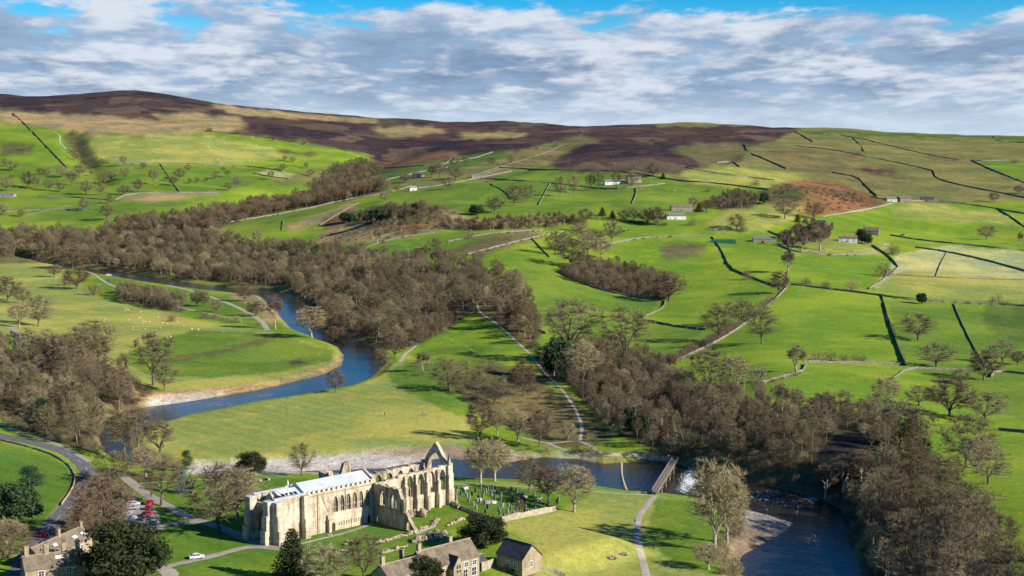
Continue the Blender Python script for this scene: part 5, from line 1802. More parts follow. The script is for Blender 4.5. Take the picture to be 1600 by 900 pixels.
WLAB = {3: ('path thicket, from left', 'thicket trees beside the climbing path'),
        4: ('dark ravine wood, from left', 'trees of the dark ravine wood'),
        13: ('lower right wood, from left', 'trees of the lower right wood'),
        5: ('left bluff wood, from left', 'trees of the left bluff wood')}
TONE = {'oak': 'spreading brown', 'ash': 'rounded brown', 'tall': 'tall slim brown', 'willow': 'pale yellowish', 'brown': 'bushy reddish', 'birch': 'narrow reddish', 'holly': 'dark evergreen'}
for nm, X, Y, Z, mixk, hts, lab, seed, wd in stands:
    keep = np.ones(len(X), bool)
    rs = np.random.default_rng(900 + seed)
    rows = []
    for i in single.get(seed, ()):
        keep[i] = False
        kd = mixk[0][rs.choice(len(mixk[0]), p=np.array(mixk[1]) / sum(mixk[1]))]
        if kd in ('holly', 'birch'):
            kd = 'ash'
        U_, V_ = project(X[i], Y[i], Z[i])
        rows.append((kd, float(U_), i, rs.uniform(*hts[kd])))
    cnt = {}
    for kd, u_, i, h_ in sorted(rows):
        cnt[kd] = cnt.get(kd, 0) + 1
        tree_at(X[i], Y[i], Z[i], kd, h_, None, '%s tree, %s of its kind, %s' % (TONE[kd], ORD[cnt[kd] - 1], WLAB[seed][0]), WLAB[seed][1])
    instancer(nm, X[keep], Y[keep], Z[keep], mixk[0], mixk[1], hts, lab, seed, wd)
# undergrowth in the woods and on the rough banks
UNDER = [(WOOD_NEAR, 5.0, 'brambles under the lower right wood'), (WOOD_RAVINE, 5.0, 'brambles and brown undergrowth on the ravine bank'), (WOOD_PATH, 4.2, 'undergrowth in the thicket beside the climbing path'),
         (WOOD_BLUFF, 6.0, 'undergrowth on the left bluff'), (WOOD_VALLEY, 10.0, 'undergrowth under the valley wood'), (WOOD_COPSE, 5.0, 'undergrowth in the hillside copse'),
         ([(640, 570), (700, 560), (780, 580), (850, 600), (900, 650), (940, 690), (860, 688), (780, 650), (700, 620)], 9.5, 'brambles and thorns dotted over the rough slope'),
         ([(110, 560), (170, 575), (235, 610), (225, 632), (180, 635), (120, 620)], 4.5, 'brown scrub on the bluff foot by the shingle'),
         ([(125, 745), (170, 755), (215, 790), (200, 830), (140, 850), (90, 830), (105, 800), (130, 775)], 5.0, 'shrubs along the lane verge'),
         ([(490, 375), (560, 340), (700, 325), (730, 345), (600, 380)], 14, 'thorn bushes on the bracken slope'),
         ([(1200, 300), (1230, 288), (1330, 300), (1370, 320), (1250, 338), (1205, 328)], 13, 'thorn bushes on the bracken knoll'),
         ([(740, 695), (800, 700), (860, 706), (930, 705), (1050, 712), (1050, 717), (930, 712), (800, 706)], 5.0, 'low scrub on the undercut far bank'),
         ([(1125, 860), (1150, 800), (1164, 812), (1150, 850), (1148, 890), (1165, 930), (1120, 930)], 4.0, 'pale scrub between meadow and shingle spit')]
for k, (poly, sp, lab) in enumerate(UNDER):
    X, Y, Z = scatter(poly, sp, 300 + k, [HILLP, LANEP])
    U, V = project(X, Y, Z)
    ok = ~in_poly(U, V, SHADE_PATCH)
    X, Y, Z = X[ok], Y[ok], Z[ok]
    instancer('undergrowth', X, Y, Z, ['bramble', 'bush', 'redbush', 'palebush'], [4, 2, 2.0, .8 if k != 12 else 5], HT, lab, 50 + k)

# boulders and cobbles on the bars and in the shallows
M_COBBLE = simple_mat('cobble', (.40, .365, .32), (.20, .18, .155), .8, 4, .9, .2, coord='Object', vary=.35)


def rock(seed):
    rs = random.Random(seed)
    a = MB().ball((0, 0, .15), .55, .42, .34, .2, 7, 5, rs)
    b = MB().ball((.7, .3, .08), .30, .26, .2, .2, 6, 4, rs).ball((-.5, .5, .06), .22, .2, .16, .2, 6, 4, rs)
    return a.mesh('trunk', M_COBBLE), b.mesh('crown', M_COBBLE)


tpl('rock', [rock(k) for k in (1, 2, 3)])
HT['rock'] = (.05, .16)
for k, (poly, sp, lab, wz) in enumerate([(BARS[0], 3.2, 'cobbles on the shingle under the bluff', None), (BARS[1], 3.6, 'cobbles on the long shingle behind the church', None),
                                     (BARS[2], 2.4, 'cobbles on the shingle spit', None)]):
    X, Y, Z = scatter(poly, sp, 600 + k)
    instancer('cobbles', X, Y, Z + .12, ['rock'], [1], HT, lab, 600 + k)
X, Y = zip(*[on_plane(u, v, WATER_Z) for u, v in [(random.gauss(1225, 40), random.gauss(782, 8)) for _ in range(16)] + [(random.gauss(1082, 12), random.gauss(752, 10)) for _ in range(8)]
             + [(random.gauss(340, 30), random.gauss(631, 2)) for _ in range(8)] + [(random.gauss(1268, 12), random.gauss(845, 18)) for _ in range(6)]])
instancer('river_boulders', np.array(X), np.array(Y), np.full(len(X), WATER_Z + .1), ['rock'], [1], HT, 'dark boulders breaking the surface of the river', 610)


# ------------------------------------------------------------------ drystone walls and hedges
M_WALL = simple_mat('drystone', (.250, .222, .180), (.095, .086, .072), .9, 6, .95, .6, coord='World', vary=.15)
M_WALL_PALE = simple_mat('pale_wall_stone', (.40, .33, .235), (.24, .195, .14), .9, 6, .95, .5, coord='World')
M_FENCE = simple_mat('fence_wood', (.16, .125, .085), (.10, .08, .055), 2.0, coord='World')


def wall_px(px, label, h=1.5, th=.7, mat=None, name='drystone_wall', cat='wall', group='drystone walls between the fields'):
    W = world_line(px, 5, 1)
    # resample to even metre steps
    P = [W[0]]
    for p in W[1:]:
        if math.hypot(p[0] - P[-1][0], p[1] - P[-1][1]) > 2.0:
            P.append(p)
    if len(P) < 2:
        return None
    rs = random.Random(int(px[0][0] * 7 + px[0][1]))
    n = len(P)
    V, Fq = [], []
    for i in range(n):
        a, b = P[max(i - 1, 0)], P[min(i + 1, n - 1)]
        l = math.hypot(b[0] - a[0], b[1] - a[1]) or 1
        nx, ny = -(b[1] - a[1]) / l, (b[0] - a[0]) / l
        x, y = P[i][:2]
        x += rs.uniform(-.15, .15)
        z = float(height_raw(x, y))
        hh = h * rs.uniform(.86, 1.1) * (1 if rs.random() > .04 else .55)
        for s, zz in ((-th / 2, -.6), (-th * .36, hh * .94), (0, hh * 1.05), (th * .36, hh * .94), (th / 2, -.6)):
            V.append((x + nx * s - P[0][0], y + ny * s - P[0][1], z + zz - P[0][2]))
    for i in range(n - 1):
        for j in range(4):
            Fq.append((i * 5 + j, i * 5 + j + 1, (i + 1) * 5 + j + 1, (i + 1) * 5 + j))
    o = link(bpy.data.objects.new(name, np_mesh(name, np.array(V), np.array(Fq), mat or M_WALL)))
    o.location = P[0]
    return tag(o, label, cat, group)


WALLS = [
    ([(20, 177), (45, 200), (75, 232), (105, 263)], 'straight dark wall running down the left green hillside', 2.4),
    ([(160, 254), (230, 255), (300, 256), (370, 259), (415, 263), (440, 268)], 'long wall under the brightest part of the left hillside', 2.0),
    ([(320, 205), (400, 212), (470, 224), (540, 234), (585, 245)], 'wall between the left green hillside and the heather', 2.2),
    ([(60, 307), (110, 308), (170, 313)], 'wall at the left of the ploughed strip', 2.0),
    ([(180, 313), (200, 303), (270, 301), (340, 302)], 'wall along the top of the ploughed strip', 2.0),
    ([(395, 271), (420, 276), (450, 280)], 'wall under the small pale field on the left', 2.0),
    ([(350, 349), (400, 341), (470, 329), (540, 312), (600, 303), (640, 292)], 'wall along the top of the green spur above the valley wood', 2.0),
    ([(440, 360), (443, 345)], 'short wall down the green spur', 1.8),
    ([(640, 296), (690, 290), (740, 280), (800, 268)], 'wall below the far barns', 2.0),
    ([(600, 263), (680, 258), (740, 248), (770, 238)], 'wall crossing the shady far fields', 2.0),
    ([(590, 285), (650, 270), (700, 262)], 'lower wall of the shady far fields', 2.0),
    ([(780, 262), (840, 266), (900, 266), (960, 268), (1000, 272), (1040, 280), (1070, 284)], 'wall between the heather hill and the green field', 2.4),
    ([(750, 279), (800, 282), (860, 286), (920, 293)], 'wall left of the upper farm', 2.0),
    ([(920, 293), (960, 296), (990, 293), (1040, 287)], 'wall through the row of trees before the upper farm', 1.8),
    ([(993, 294), (994, 305), (988, 318)], 'pale wall running down from the upper farm', 1.9),
    ([(1065, 283), (1120, 287), (1170, 293), (1200, 297)], 'wall above the small wood by the bracken knoll', 2.2),
    ([(1163, 226), (1168, 238), (1195, 249), (1228, 264)], 'dark wall stepping down the moor edge', 2.6),
    ([(1120, 255), (1145, 253), (1155, 261)], 'short dark wall left of the stepping wall', 2.4),
    ([(1243, 206), (1270, 222)], 'dark wall at the edge of the heather near the skyline', 2.6),
    ([(1270, 208), (1330, 213), (1400, 230), (1450, 242), (1510, 252), (1600, 250)], 'long wall across the top right pastures', 1.8),
    ([(1552, 213), (1556, 221), (1600, 223)], 'wall corner on the skyline at the right', 2.6),
    ([(1300, 270), (1340, 277), (1352, 291), (1370, 307)], 'dark wall right of the bracken knoll', 2.6),
    ([(1458, 267), (1463, 280), (1510, 292), (1560, 301), (1610, 311)], 'dark wall bending across the high right pasture', 2.4),
    ([(1518, 251), (1545, 264), (1575, 276), (1612, 290)], 'straight dark wall at the upper right edge', 2.6),
    ([(1360, 308), (1400, 315), (1450, 314), (1520, 320), (1605, 335)], 'wall behind the farm on the right skyline road', 2.0),
    ([(1558, 326), (1580, 340), (1603, 356)], 'short dark wall at the right edge below the farm', 2.4),
    ([(1390, 368), (1440, 376), (1500, 382), (1605, 393)], 'long wall above the pale field', 2.0),
    ([(1430, 387), (1480, 394), (1540, 407), (1605, 425)], 'dark curving wall inside the pale field', 2.2),
    ([(1400, 430), (1450, 433), (1520, 436), (1605, 438)], 'low wall through the pale field', 1.3),
    ([(1362, 384), (1388, 400), (1404, 418)], 'dark wall down the left side of the pale field', 2.4),
    ([(1404, 418), (1384, 436), (1358, 452)], 'pale wall slanting to the field corner', 1.9),
    ([(1236, 445), (1270, 449), (1310, 454), (1360, 460), (1400, 466), (1460, 471), (1550, 475), (1610, 480)], 'long wall along the top of the big sunlit field', 1.9),
    ([(1378, 462), (1388, 500), (1402, 540), (1414, 572)], 'straight wall down the right side of the big sunlit field', 2.0),
    ([(1256, 566), (1300, 567), (1360, 568), (1414, 570)], 'wall along the foot of the big sunlit field', 1.6),
    ([(1190, 600), (1220, 592), (1252, 583), (1260, 570)], 'brown bank wall below the big sunlit field', 1.8),
    ([(1040, 572), (1075, 556), (1110, 540), (1145, 520), (1180, 495), (1215, 465), (1232, 447)], 'long pale wall with a hedge up the left of the sunlit field', 1.7),
    ([(1003, 497), (1020, 490), (1036, 482), (1040, 470)], 'pale wall below the right end of the copse', 1.7),
    ([(1003, 500), (1050, 510), (1102, 516)], 'dark wall between the two hillside fields', 1.9),
    ([(870, 425), (920, 448), (975, 462), (1030, 470)], 'wall along the lower edge of the copse', 1.7),
    ([(812, 505), (835, 515), (852, 522)], 'wall at the right end of the valley wood', 1.8),
    ([(985, 560), (1020, 572), (1045, 585), (1075, 603)], 'wall along the top of the ravine wood', 1.7),
    ([(1112, 370), (1128, 392), (1140, 420), (1165, 430), (1190, 440)], 'pale wall winding down the middle fields', 1.8),
    ([(950, 382), (1000, 372), (1060, 369), (1105, 368)], 'wall under the white-walled farm', 1.9),
    ([(1215, 383), (1240, 394), (1290, 399), (1340, 398), (1370, 396)], 'dark wall around the yellow knoll', 1.9),
    ([(1200, 362), (1225, 372), (1235, 392), (1238, 404)], 'dark wall behind the long low barn', 2.0),
    ([(1395, 592), (1420, 575), (1470, 577), (1530, 580)], 'low wall below the flat-topped oak', 1.2),
    ([(1548, 590), (1556, 580), (1600, 585)], 'wall end near the right edge', 1.6),
    ([(1560, 672), (1585, 675), (1610, 677)], 'pale wall at the right edge above the wood', 1.5),
    ([(700, 378), (760, 366), (800, 362), (850, 360)], 'wall below the belt of small trees', 1.7),
    ([(730, 398), (780, 385), (830, 372), (880, 362)], 'wall climbing past the round dark oak', 1.6),
    ([(560, 390), (620, 372), (680, 364)], 'wall along the foot of the bracken slope', 1.6),
    ([(830, 372), (845, 388), (858, 402)], 'short wall left of the round dark oak', 1.4),
    ([(905, 398), (930, 388), (950, 382)], 'short wall above the copse', 1.5),
    ([(760, 285), (790, 300), (800, 312)], 'wall down the middle hill left of the twin trees', 1.8),
    ([(860, 286), (850, 305), (842, 320)], 'wall down the middle hill right of the twin trees', 1.8),
    ([(690, 262), (700, 252), (708, 244)], 'short wall between the shady far fields', 2.0),
    ([(1070, 262), (1110, 270), (1160, 276), (1210, 282)], 'wall across the yellow field under the heather', 1.8),
    ([(1240, 228), (1300, 234), (1360, 246), (1420, 258), (1458, 267)], 'long upper wall across the olive hill pasture', 1.9),
    ([(1330, 213), (1345, 228), (1352, 240)], 'wall dropping from the skyline pasture', 1.8),
    ([(1190, 440), (1210, 448), (1232, 447)], 'wall stub joining the lane corner', 1.6),
    ([(1480, 394), (1470, 412), (1462, 432)], 'low wall down the pale field', 1.2),
    ([(1490, 475), (1500, 500), (1520, 540), (1540, 575)], 'low wall down the right-hand pasture', 1.2),
    ([(0, 332), (60, 328), (120, 326), (180, 330)], 'wall along the foot of the left parkland', 1.7),
    ([(250, 256), (262, 275), (280, 300)], 'wall down through the left parkland', 1.6),
    ([(500, 352), (520, 340), (545, 325), (560, 318)], 'wall between the green spur and the bracken', 1.8),
]
for px, lab, hh in WALLS:
    wall_px(px, lab, hh * .85, max(.5, hh * .28))
wall_px([(783, 816), (800, 812), (830, 806), (868, 798)], 'pale stone wall at the corner of the graveyard', 1.8, .8, M_WALL_PALE, group='low walls round the priory and the lane')
wall_px([(700, 786), (725, 797), (752, 808), (782, 817)], 'low wall between the priory lawn and the graveyard', 1.2, .6, M_WALL_PALE, group='low walls round the priory and the lane')
wall_px([(96, 790), (112, 766), (118, 750), (112, 732), (90, 714), (50, 700), (0, 688)], 'low wall between the paddock and the lane', .7, .35, M_WALL_PALE, group='low walls round the priory and the lane')
wall_px([(838, 886), (860, 893), (890, 905)], 'low wall leaving the gabled barn', 1.4, .6, M_WALL_PALE, group='low walls round the priory and the lane')


def hedge_px(px, label, kind=('bush', 'redbush'), h=(2, 4), step=3.0, seed=1):
    W = world_line(px, 3, 1)
    rs = random.Random(seed)
    X, Y, Z = [], [], []
    last = None
    for x, y, z in W:
        if last is None or math.hypot(x - last[0], y - last[1]) > step:
            X.append(x + rs.uniform(-.8, .8))
            Y.append(y + rs.uniform(-.8, .8))
            Z.append(z)
            last = (x, y)
    ht = {k: h for k in TPL}
    return instancer('hedge', np.array(X), np.array(Y), np.array(Z), list(kind), [1] * len(kind), ht, label, seed)


hedge_px([(1056, 565), (1075, 552), (1100, 540), (1128, 525), (1160, 505), (1188, 488), (1208, 468)], 'thick brown hedge beside the long pale wall', h=(3, 6), step=2.4, seed=401)
hedge_px([(1058, 562), (1078, 549), (1100, 537)], 'lower double line of the brown hedge', h=(2, 4), step=2.4, seed=402)
hedge_px([(1245, 446), (1300, 453), (1360, 460)], 'thin scrub on the wall above the sunlit field', h=(1, 2), step=6, seed=403)
hedge_px([(305, 497), (345, 500), (375, 504), (400, 508)], 'scrub along the bank track', h=(1, 2.4), step=4, seed=404)
hedge_px([(1195, 600), (1222, 592), (1250, 584)], 'brown scrub on the bank below the sunlit field', h=(1, 2), step=2.5, seed=405)
hedge_px([(960, 345), (1000, 350), (1040, 352)], 'hedge left of the white-walled farm', ('bush', 'bramble'), h=(3, 5), step=4, seed=406)
hedge_px([(870, 422), (920, 446), (975, 460), (1030, 468)], 'brown brush along the copse foot', h=(1.5, 3), step=3, seed=407)
hedge_px([(700, 345), (760, 346), (830, 344), (900, 340), (950, 344)], 'brush line below the middle hill', ('bush', 'redbush', 'palebush'), h=(3, 6), step=5, seed=408)
hedge_px([(880, 366), (920, 372), (960, 366), (985, 360)], 'hedge climbing towards the white-walled farm', h=(2, 4), step=4, seed=409)

for k, (px, lab) in enumerate([([(1378, 470), (1388, 500), (1402, 540), (1412, 566)], 'thin scrub along the straight wall of the sunlit field'),
                               ([(1005, 502), (1050, 511), (1100, 517)], 'thin scrub along the dark wall of the hillside fields'),
                               ([(1112, 372), (1128, 394), (1140, 420), (1188, 440)], 'thin scrub along the winding wall of the middle fields'),
                               ([(1400, 467), (1460, 472), (1540, 476), (1600, 480)], 'thin scrub along the wall under the pale field'),
                               ([(730, 399), (780, 386), (830, 373), (880, 363)], 'thin scrub along the wall past the round dark oak'),
                               ([(952, 383), (1000, 373), (1060, 370)], 'thin scrub along the wall under the white-walled farm'),
                               ([(700, 379), (760, 367), (850, 361)], 'thin scrub on the wall below the belt of small trees'),
                               ([(350, 350), (400, 342), (470, 330), (540, 313)], 'thin scrub along the wall of the green spur'),
                               ([(750, 280), (800, 283), (860, 287), (920, 294)], 'thin scrub along the wall left of the upper farm'),
                               ([(1215, 384), (1290, 400), (1340, 399)], 'thin scrub round the yellow knoll'),
                               ([(160, 255), (300, 257), (415, 264)], 'thin scrub along the long wall on the left hillside')]):
    hedge_px(px, lab, ('bush', 'redbush', 'bramble'), h=(.8, 2.6), step=9 + (k % 3) * 3, seed=420 + k)


# ------------------------------------------------------------------ masonry materials
def stone_mat(name, light, dark, stain=.5, course=.35, coord='Object', moss=0.0):
    t = NT(name)
    p = t.coord(coord)
    big = t.noise(p, .22, 4, .6, .5)
    streak = t.noise(t.scalev(p, (1.2, 1.2, .14)), .9, 4, .65)
    br = t.n('ShaderNodeTexBrick')
    br.inputs['Scale'].default_value = 1.0
    br.inputs['Brick Width'].default_value = course * 2.2
    br.inputs['Row Height'].default_value = course
    br.inputs['Mortar Size'].default_value = .02
    br.inputs['Color1'].default_value = (1.10, 1.06, 1.0, 1)
    br.inputs['Color2'].default_value = (.78, .76, .74, 1)
    br.inputs['Mortar'].default_value = (.55, .52, .50, 1)
    sx = t.n('ShaderNodeSeparateXYZ')
    t.link(p, sx.inputs[0])
    cb = t.n('ShaderNodeCombineXYZ')
    t.link(t.m('ADD', sx.outputs[0], sx.outputs[1]), cb.inputs[0])
    t.link(sx.outputs[2], cb.inputs[1])
    t.link(cb.outputs[0], br.inputs['Vector'])
    c = t.mix(t.step(big, .38, .66), light, t.mix(.5, light, dark))
    c = t.mix(t.m('MULTIPLY', t.step(streak, .46, .66), stain), c, dark)
    soot = t.step(t.noise(p, .16, 5, .7, .8), .52, .66)
    c = t.mix(t.m('MULTIPLY', soot, stain * .55), c, dark)
    c = t.mix(1.0, c, br.outputs[0], 'MULTIPLY')
    rust = t.step(t.noise(p, .5, 3, .6), .60, .72)
    c = t.mix(t.m('MULTIPLY', rust, .35), c, (light[0] * .85, light[1] * .62, light[2] * .48))
    if moss:
        c = t.mix(t.m('MULTIPLY', t.step(t.noise(p, .7, 4), .5, .65), moss), c, (.14, .15, .045))
    t.base(c)
    t.b.inputs['Roughness'].default_value = .95
    t.bump(t.noise(p, 3.0, 4, .7), .5, .12)
    return t.mat


def slate_mat(name, c1, c2, row=.35):
    t = NT(name)
    p = t.coord('Object')
    n = t.noise(p, .5, 5, .65, .5)
    sp = t.step(t.noise(p, 2.2, 3, .6), .62, .70)
    c = t.mix(t.step(n, .35, .65), c1, c2)
    c = t.mix(t.m('MULTIPLY', sp, .5), c, tuple(min(1, q * 2.2) for q in c1))
    w = t.n('ShaderNodeTexWave', wave_type='BANDS', bands_direction='Z')
    w.inputs['Scale'].default_value = 1.0 / row
    w.inputs['Distortion'].default_value = 1.0
    t.link(p, w.inputs['Vector'])
    c = t.mix(t.m('MULTIPLY', w.outputs['Fac'], .25), c, t.mix(1.0, c, (.6, .6, .6), 'MULTIPLY'))
    t.base(c)
    t.bump(w.outputs['Fac'], .4, .06)
    t.b.inputs['Roughness'].default_value = .75
    return t.mat


M_STONE = stone_mat('priory_stone', (.660, .570, .440), (.190, .150, .105), .62)
M_RUIN = stone_mat('ruin_stone', (.570, .490, .370), (.085, .070, .050), .9, moss=.10)
M_RUBBLE = stone_mat('rubble_stone', (.450, .380, .280), (.140, .115, .080), .7, .25, moss=.35)
M_HOUSE = stone_mat('house_stone', (.420, .345, .240), (.200, .160, .105), .4, .25)
M_FARM = stone_mat('farm_stone', (.36, .315, .25), (.18, .155, .12), .4, .25)
M_WHITEWALL = simple_mat('whitewash', (.72, .70, .66), (.55, .53, .48), .4)
M_LEAD = simple_mat('lead_roof', (.54, .57, .60), (.40, .43, .46), .30, 5, .45, .15, .4)
M_SLATE = slate_mat('dark_slate', (.075, .075, .080), (.045, .046, .048))
M_STONESLATE = slate_mat('stone_slate', (.210, .165, .115), (.120, .095, .068), .45)
M_GREYROOF = slate_mat('grey_roof', (.180, .185, .195), (.115, .120, .130))
M_GLASS = simple_mat('leaded_glass', (.030, .034, .040), (.015, .017, .020), 3, 2, .15, 0, .5)
M_WINFRAME = simple_mat('white_frame', (.70, .70, .68), (.60, .60, .58), 3)
M_DOOR = simple_mat('dark_oak', (.085, .050, .030), (.050, .030, .020), 3)
M_DARK = simple_mat('weathered_iron', (.05, .05, .05), (.03, .03, .03), 3)
M_PAVE = simple_mat('paving', (.46, .42, .36), (.34, .30, .25), .8, 5, .95, .2)


def arch_z(s, op):
    """height of a pointed-arch opening at s; op = (s0, s1, sill, spring, apex)"""
    s0, s1, sill, spring, apex = op
    c = (s0 + s1) / 2
    f = min(1.0, abs(s - c) / ((s1 - s0) / 2))
    return spring + (apex - spring) * (1 - f ** 1.8) ** .75


def arched_wall(mb, frame, s0, s1, top, thick, ops=(), step=1.2, base=0.0):
    """wall with real openings: strips along s; frame(s, t, z) -> xyz, t = 0 outer face .. thick inner face"""
    cuts = {s0, s1}
    k = max(1, int((s1 - s0) / step))
    for i in range(1, k):
        cuts.add(s0 + (s1 - s0) * i / k)
    for o in ops:
        for i in range(11):
            cuts.add(o[0] + (o[1] - o[0]) * i / 10)
    cuts = sorted(c for c in cuts if s0 - 1e-6 <= c <= s1 + 1e-6)
    cl = [cuts[0]]
    for c in cuts[1:]:
        if c - cl[-1] > .04:
            cl.append(c)
    for a, b in zip(cl[:-1], cl[1:]):
        m = (a + b) / 2
        segs = [((base, base), (top(a), top(b)))]
        for o in ops:
            if o[0] - 1e-6 < m < o[1] + 1e-6:
                za, zb = arch_z(a, o), arch_z(b, o)
                new = []
                for lo, hi in segs:
                    if lo[0] < o[2]:
                        new.append((lo, (min(o[2], hi[0]), min(o[2], hi[1]))))
                    if hi[0] > za + .05 or hi[1] > zb + .05:
                        new.append(((max(za, lo[0]), max(zb, lo[1])), (max(hi[0], za), max(hi[1], zb))))
                segs = new
        for lo, hi in segs:
            v = len(mb.v)
            for s, l, h in ((a, lo[0], hi[0]), (b, lo[1], hi[1])):
                for t in (0, thick):
                    mb.v.append(frame(s, t, l))
                    mb.v.append(frame(s, t, h))
            # a: 0 out-lo 1 out-hi 2 in-lo 3 in-hi ; b: 4..7
            for f in ((0, 1, 5, 4), (2, 6, 7, 3), (1, 3, 7, 5), (0, 4, 6, 2), (0, 2, 3, 1), (4, 5, 7, 6)):
                mb.f.append(tuple(v + q for q in f))
    return mb


def ragged(base, amp, seed, cell=1.4):
    rs = random.Random(seed)
    tab = [rs.uniform(-1, 1) for _ in range(200)]
    return lambda s: base(s) + amp * tab[int(s / cell + 90) % 200] if callable(base) else base + amp * tab[int(s / cell + 90) % 200]


def fx(y0, sgn=1):
    return lambda s, t, z: (s, y0 + sgn * t, z)


def fy(x0, sgn=1):
    return lambda s, t, z: (x0 + sgn * t, s, z)


PZ = 7.0
PYAW = math.atan2(EX[1], EX[0])


def loc(x, y, z=None):
    """priory plan coordinates (x east, y north) to the world"""
    X = PR0[0] + EX[0] * x + EN[0] * y
    Y = PR0[1] + EX[1] * x + EN[1] * y
    return X, Y, (float(height_raw(X, Y)) if z is None else z)


def tracery(mb, fr, op, lights, depth, bar=.16):
    s0, s1, sill, spring, apex = op
    for i in range(1, lights):
        s = s0 + (s1 - s0) * i / lights
        zt = arch_z(s, op) - .02
        a = [fr(s - bar / 2, depth, sill), fr(s + bar / 2, depth, sill), fr(s + bar / 2, depth, zt), fr(s - bar / 2, depth, zt)]
        b = [fr(s - bar / 2, depth + .2, sill), fr(s + bar / 2, depth + .2, sill), fr(s + bar / 2, depth + .2, zt), fr(s - bar / 2, depth + .2, zt)]
        mb.poly(a).poly(b[::-1])
        for i0 in range(4):
            i1 = (i0 + 1) % 4
            mb.poly([a[i1], a[i0], b[i0], b[i1]])
    for zt in (sill + (spring - sill) * .52,):
        a = [fr(s0, depth + .01, zt - bar / 2), fr(s1, depth + .01, zt - bar / 2), fr(s1, depth + .01, zt + bar / 2), fr(s0, depth + .01, zt + bar / 2)]
        b = [fr(s0, depth + .19, zt - bar / 2), fr(s1, depth + .19, zt - bar / 2), fr(s1, depth + .19, zt + bar / 2), fr(s0, depth + .19, zt + bar / 2)]
        mb.poly(a).poly(b[::-1])
        for i0 in range(4):
            i1 = (i0 + 1) % 4
            mb.poly([a[i1], a[i0], b[i0], b[i1]])
    return mb


def arch_rim(mb, fr, op, w=.28, proud=.12):
    """moulded frame standing proud round an opening"""
    s0, s1, sill, spring, apex = op
    c = (s0 + s1) / 2
    pts = [(s0, sill)] + [(s0 + (s1 - s0) * i / 10, arch_z(s0 + (s1 - s0) * i / 10, op)) for i in range(11)] + [(s1, sill)]
    k = 1 + 2 * w / (s1 - s0)
    zc = sill
    outer = [(c + (s - c) * k, sill + (z - sill) * (1 + w / (apex - sill))) for s, z in pts]
    for i in range(len(pts) - 1):
        q = [pts[i], pts[i + 1], outer[i + 1], outer[i]]
        f = [fr(s, -proud, z) for s, z in q]
        b = [fr(s, .05, z) for s, z in q]
        mb.poly(f)
        mb.poly([f[3], f[2], b[2], b[3]])
        mb.poly([f[1], f[0], b[0], b[1]])
    return mb


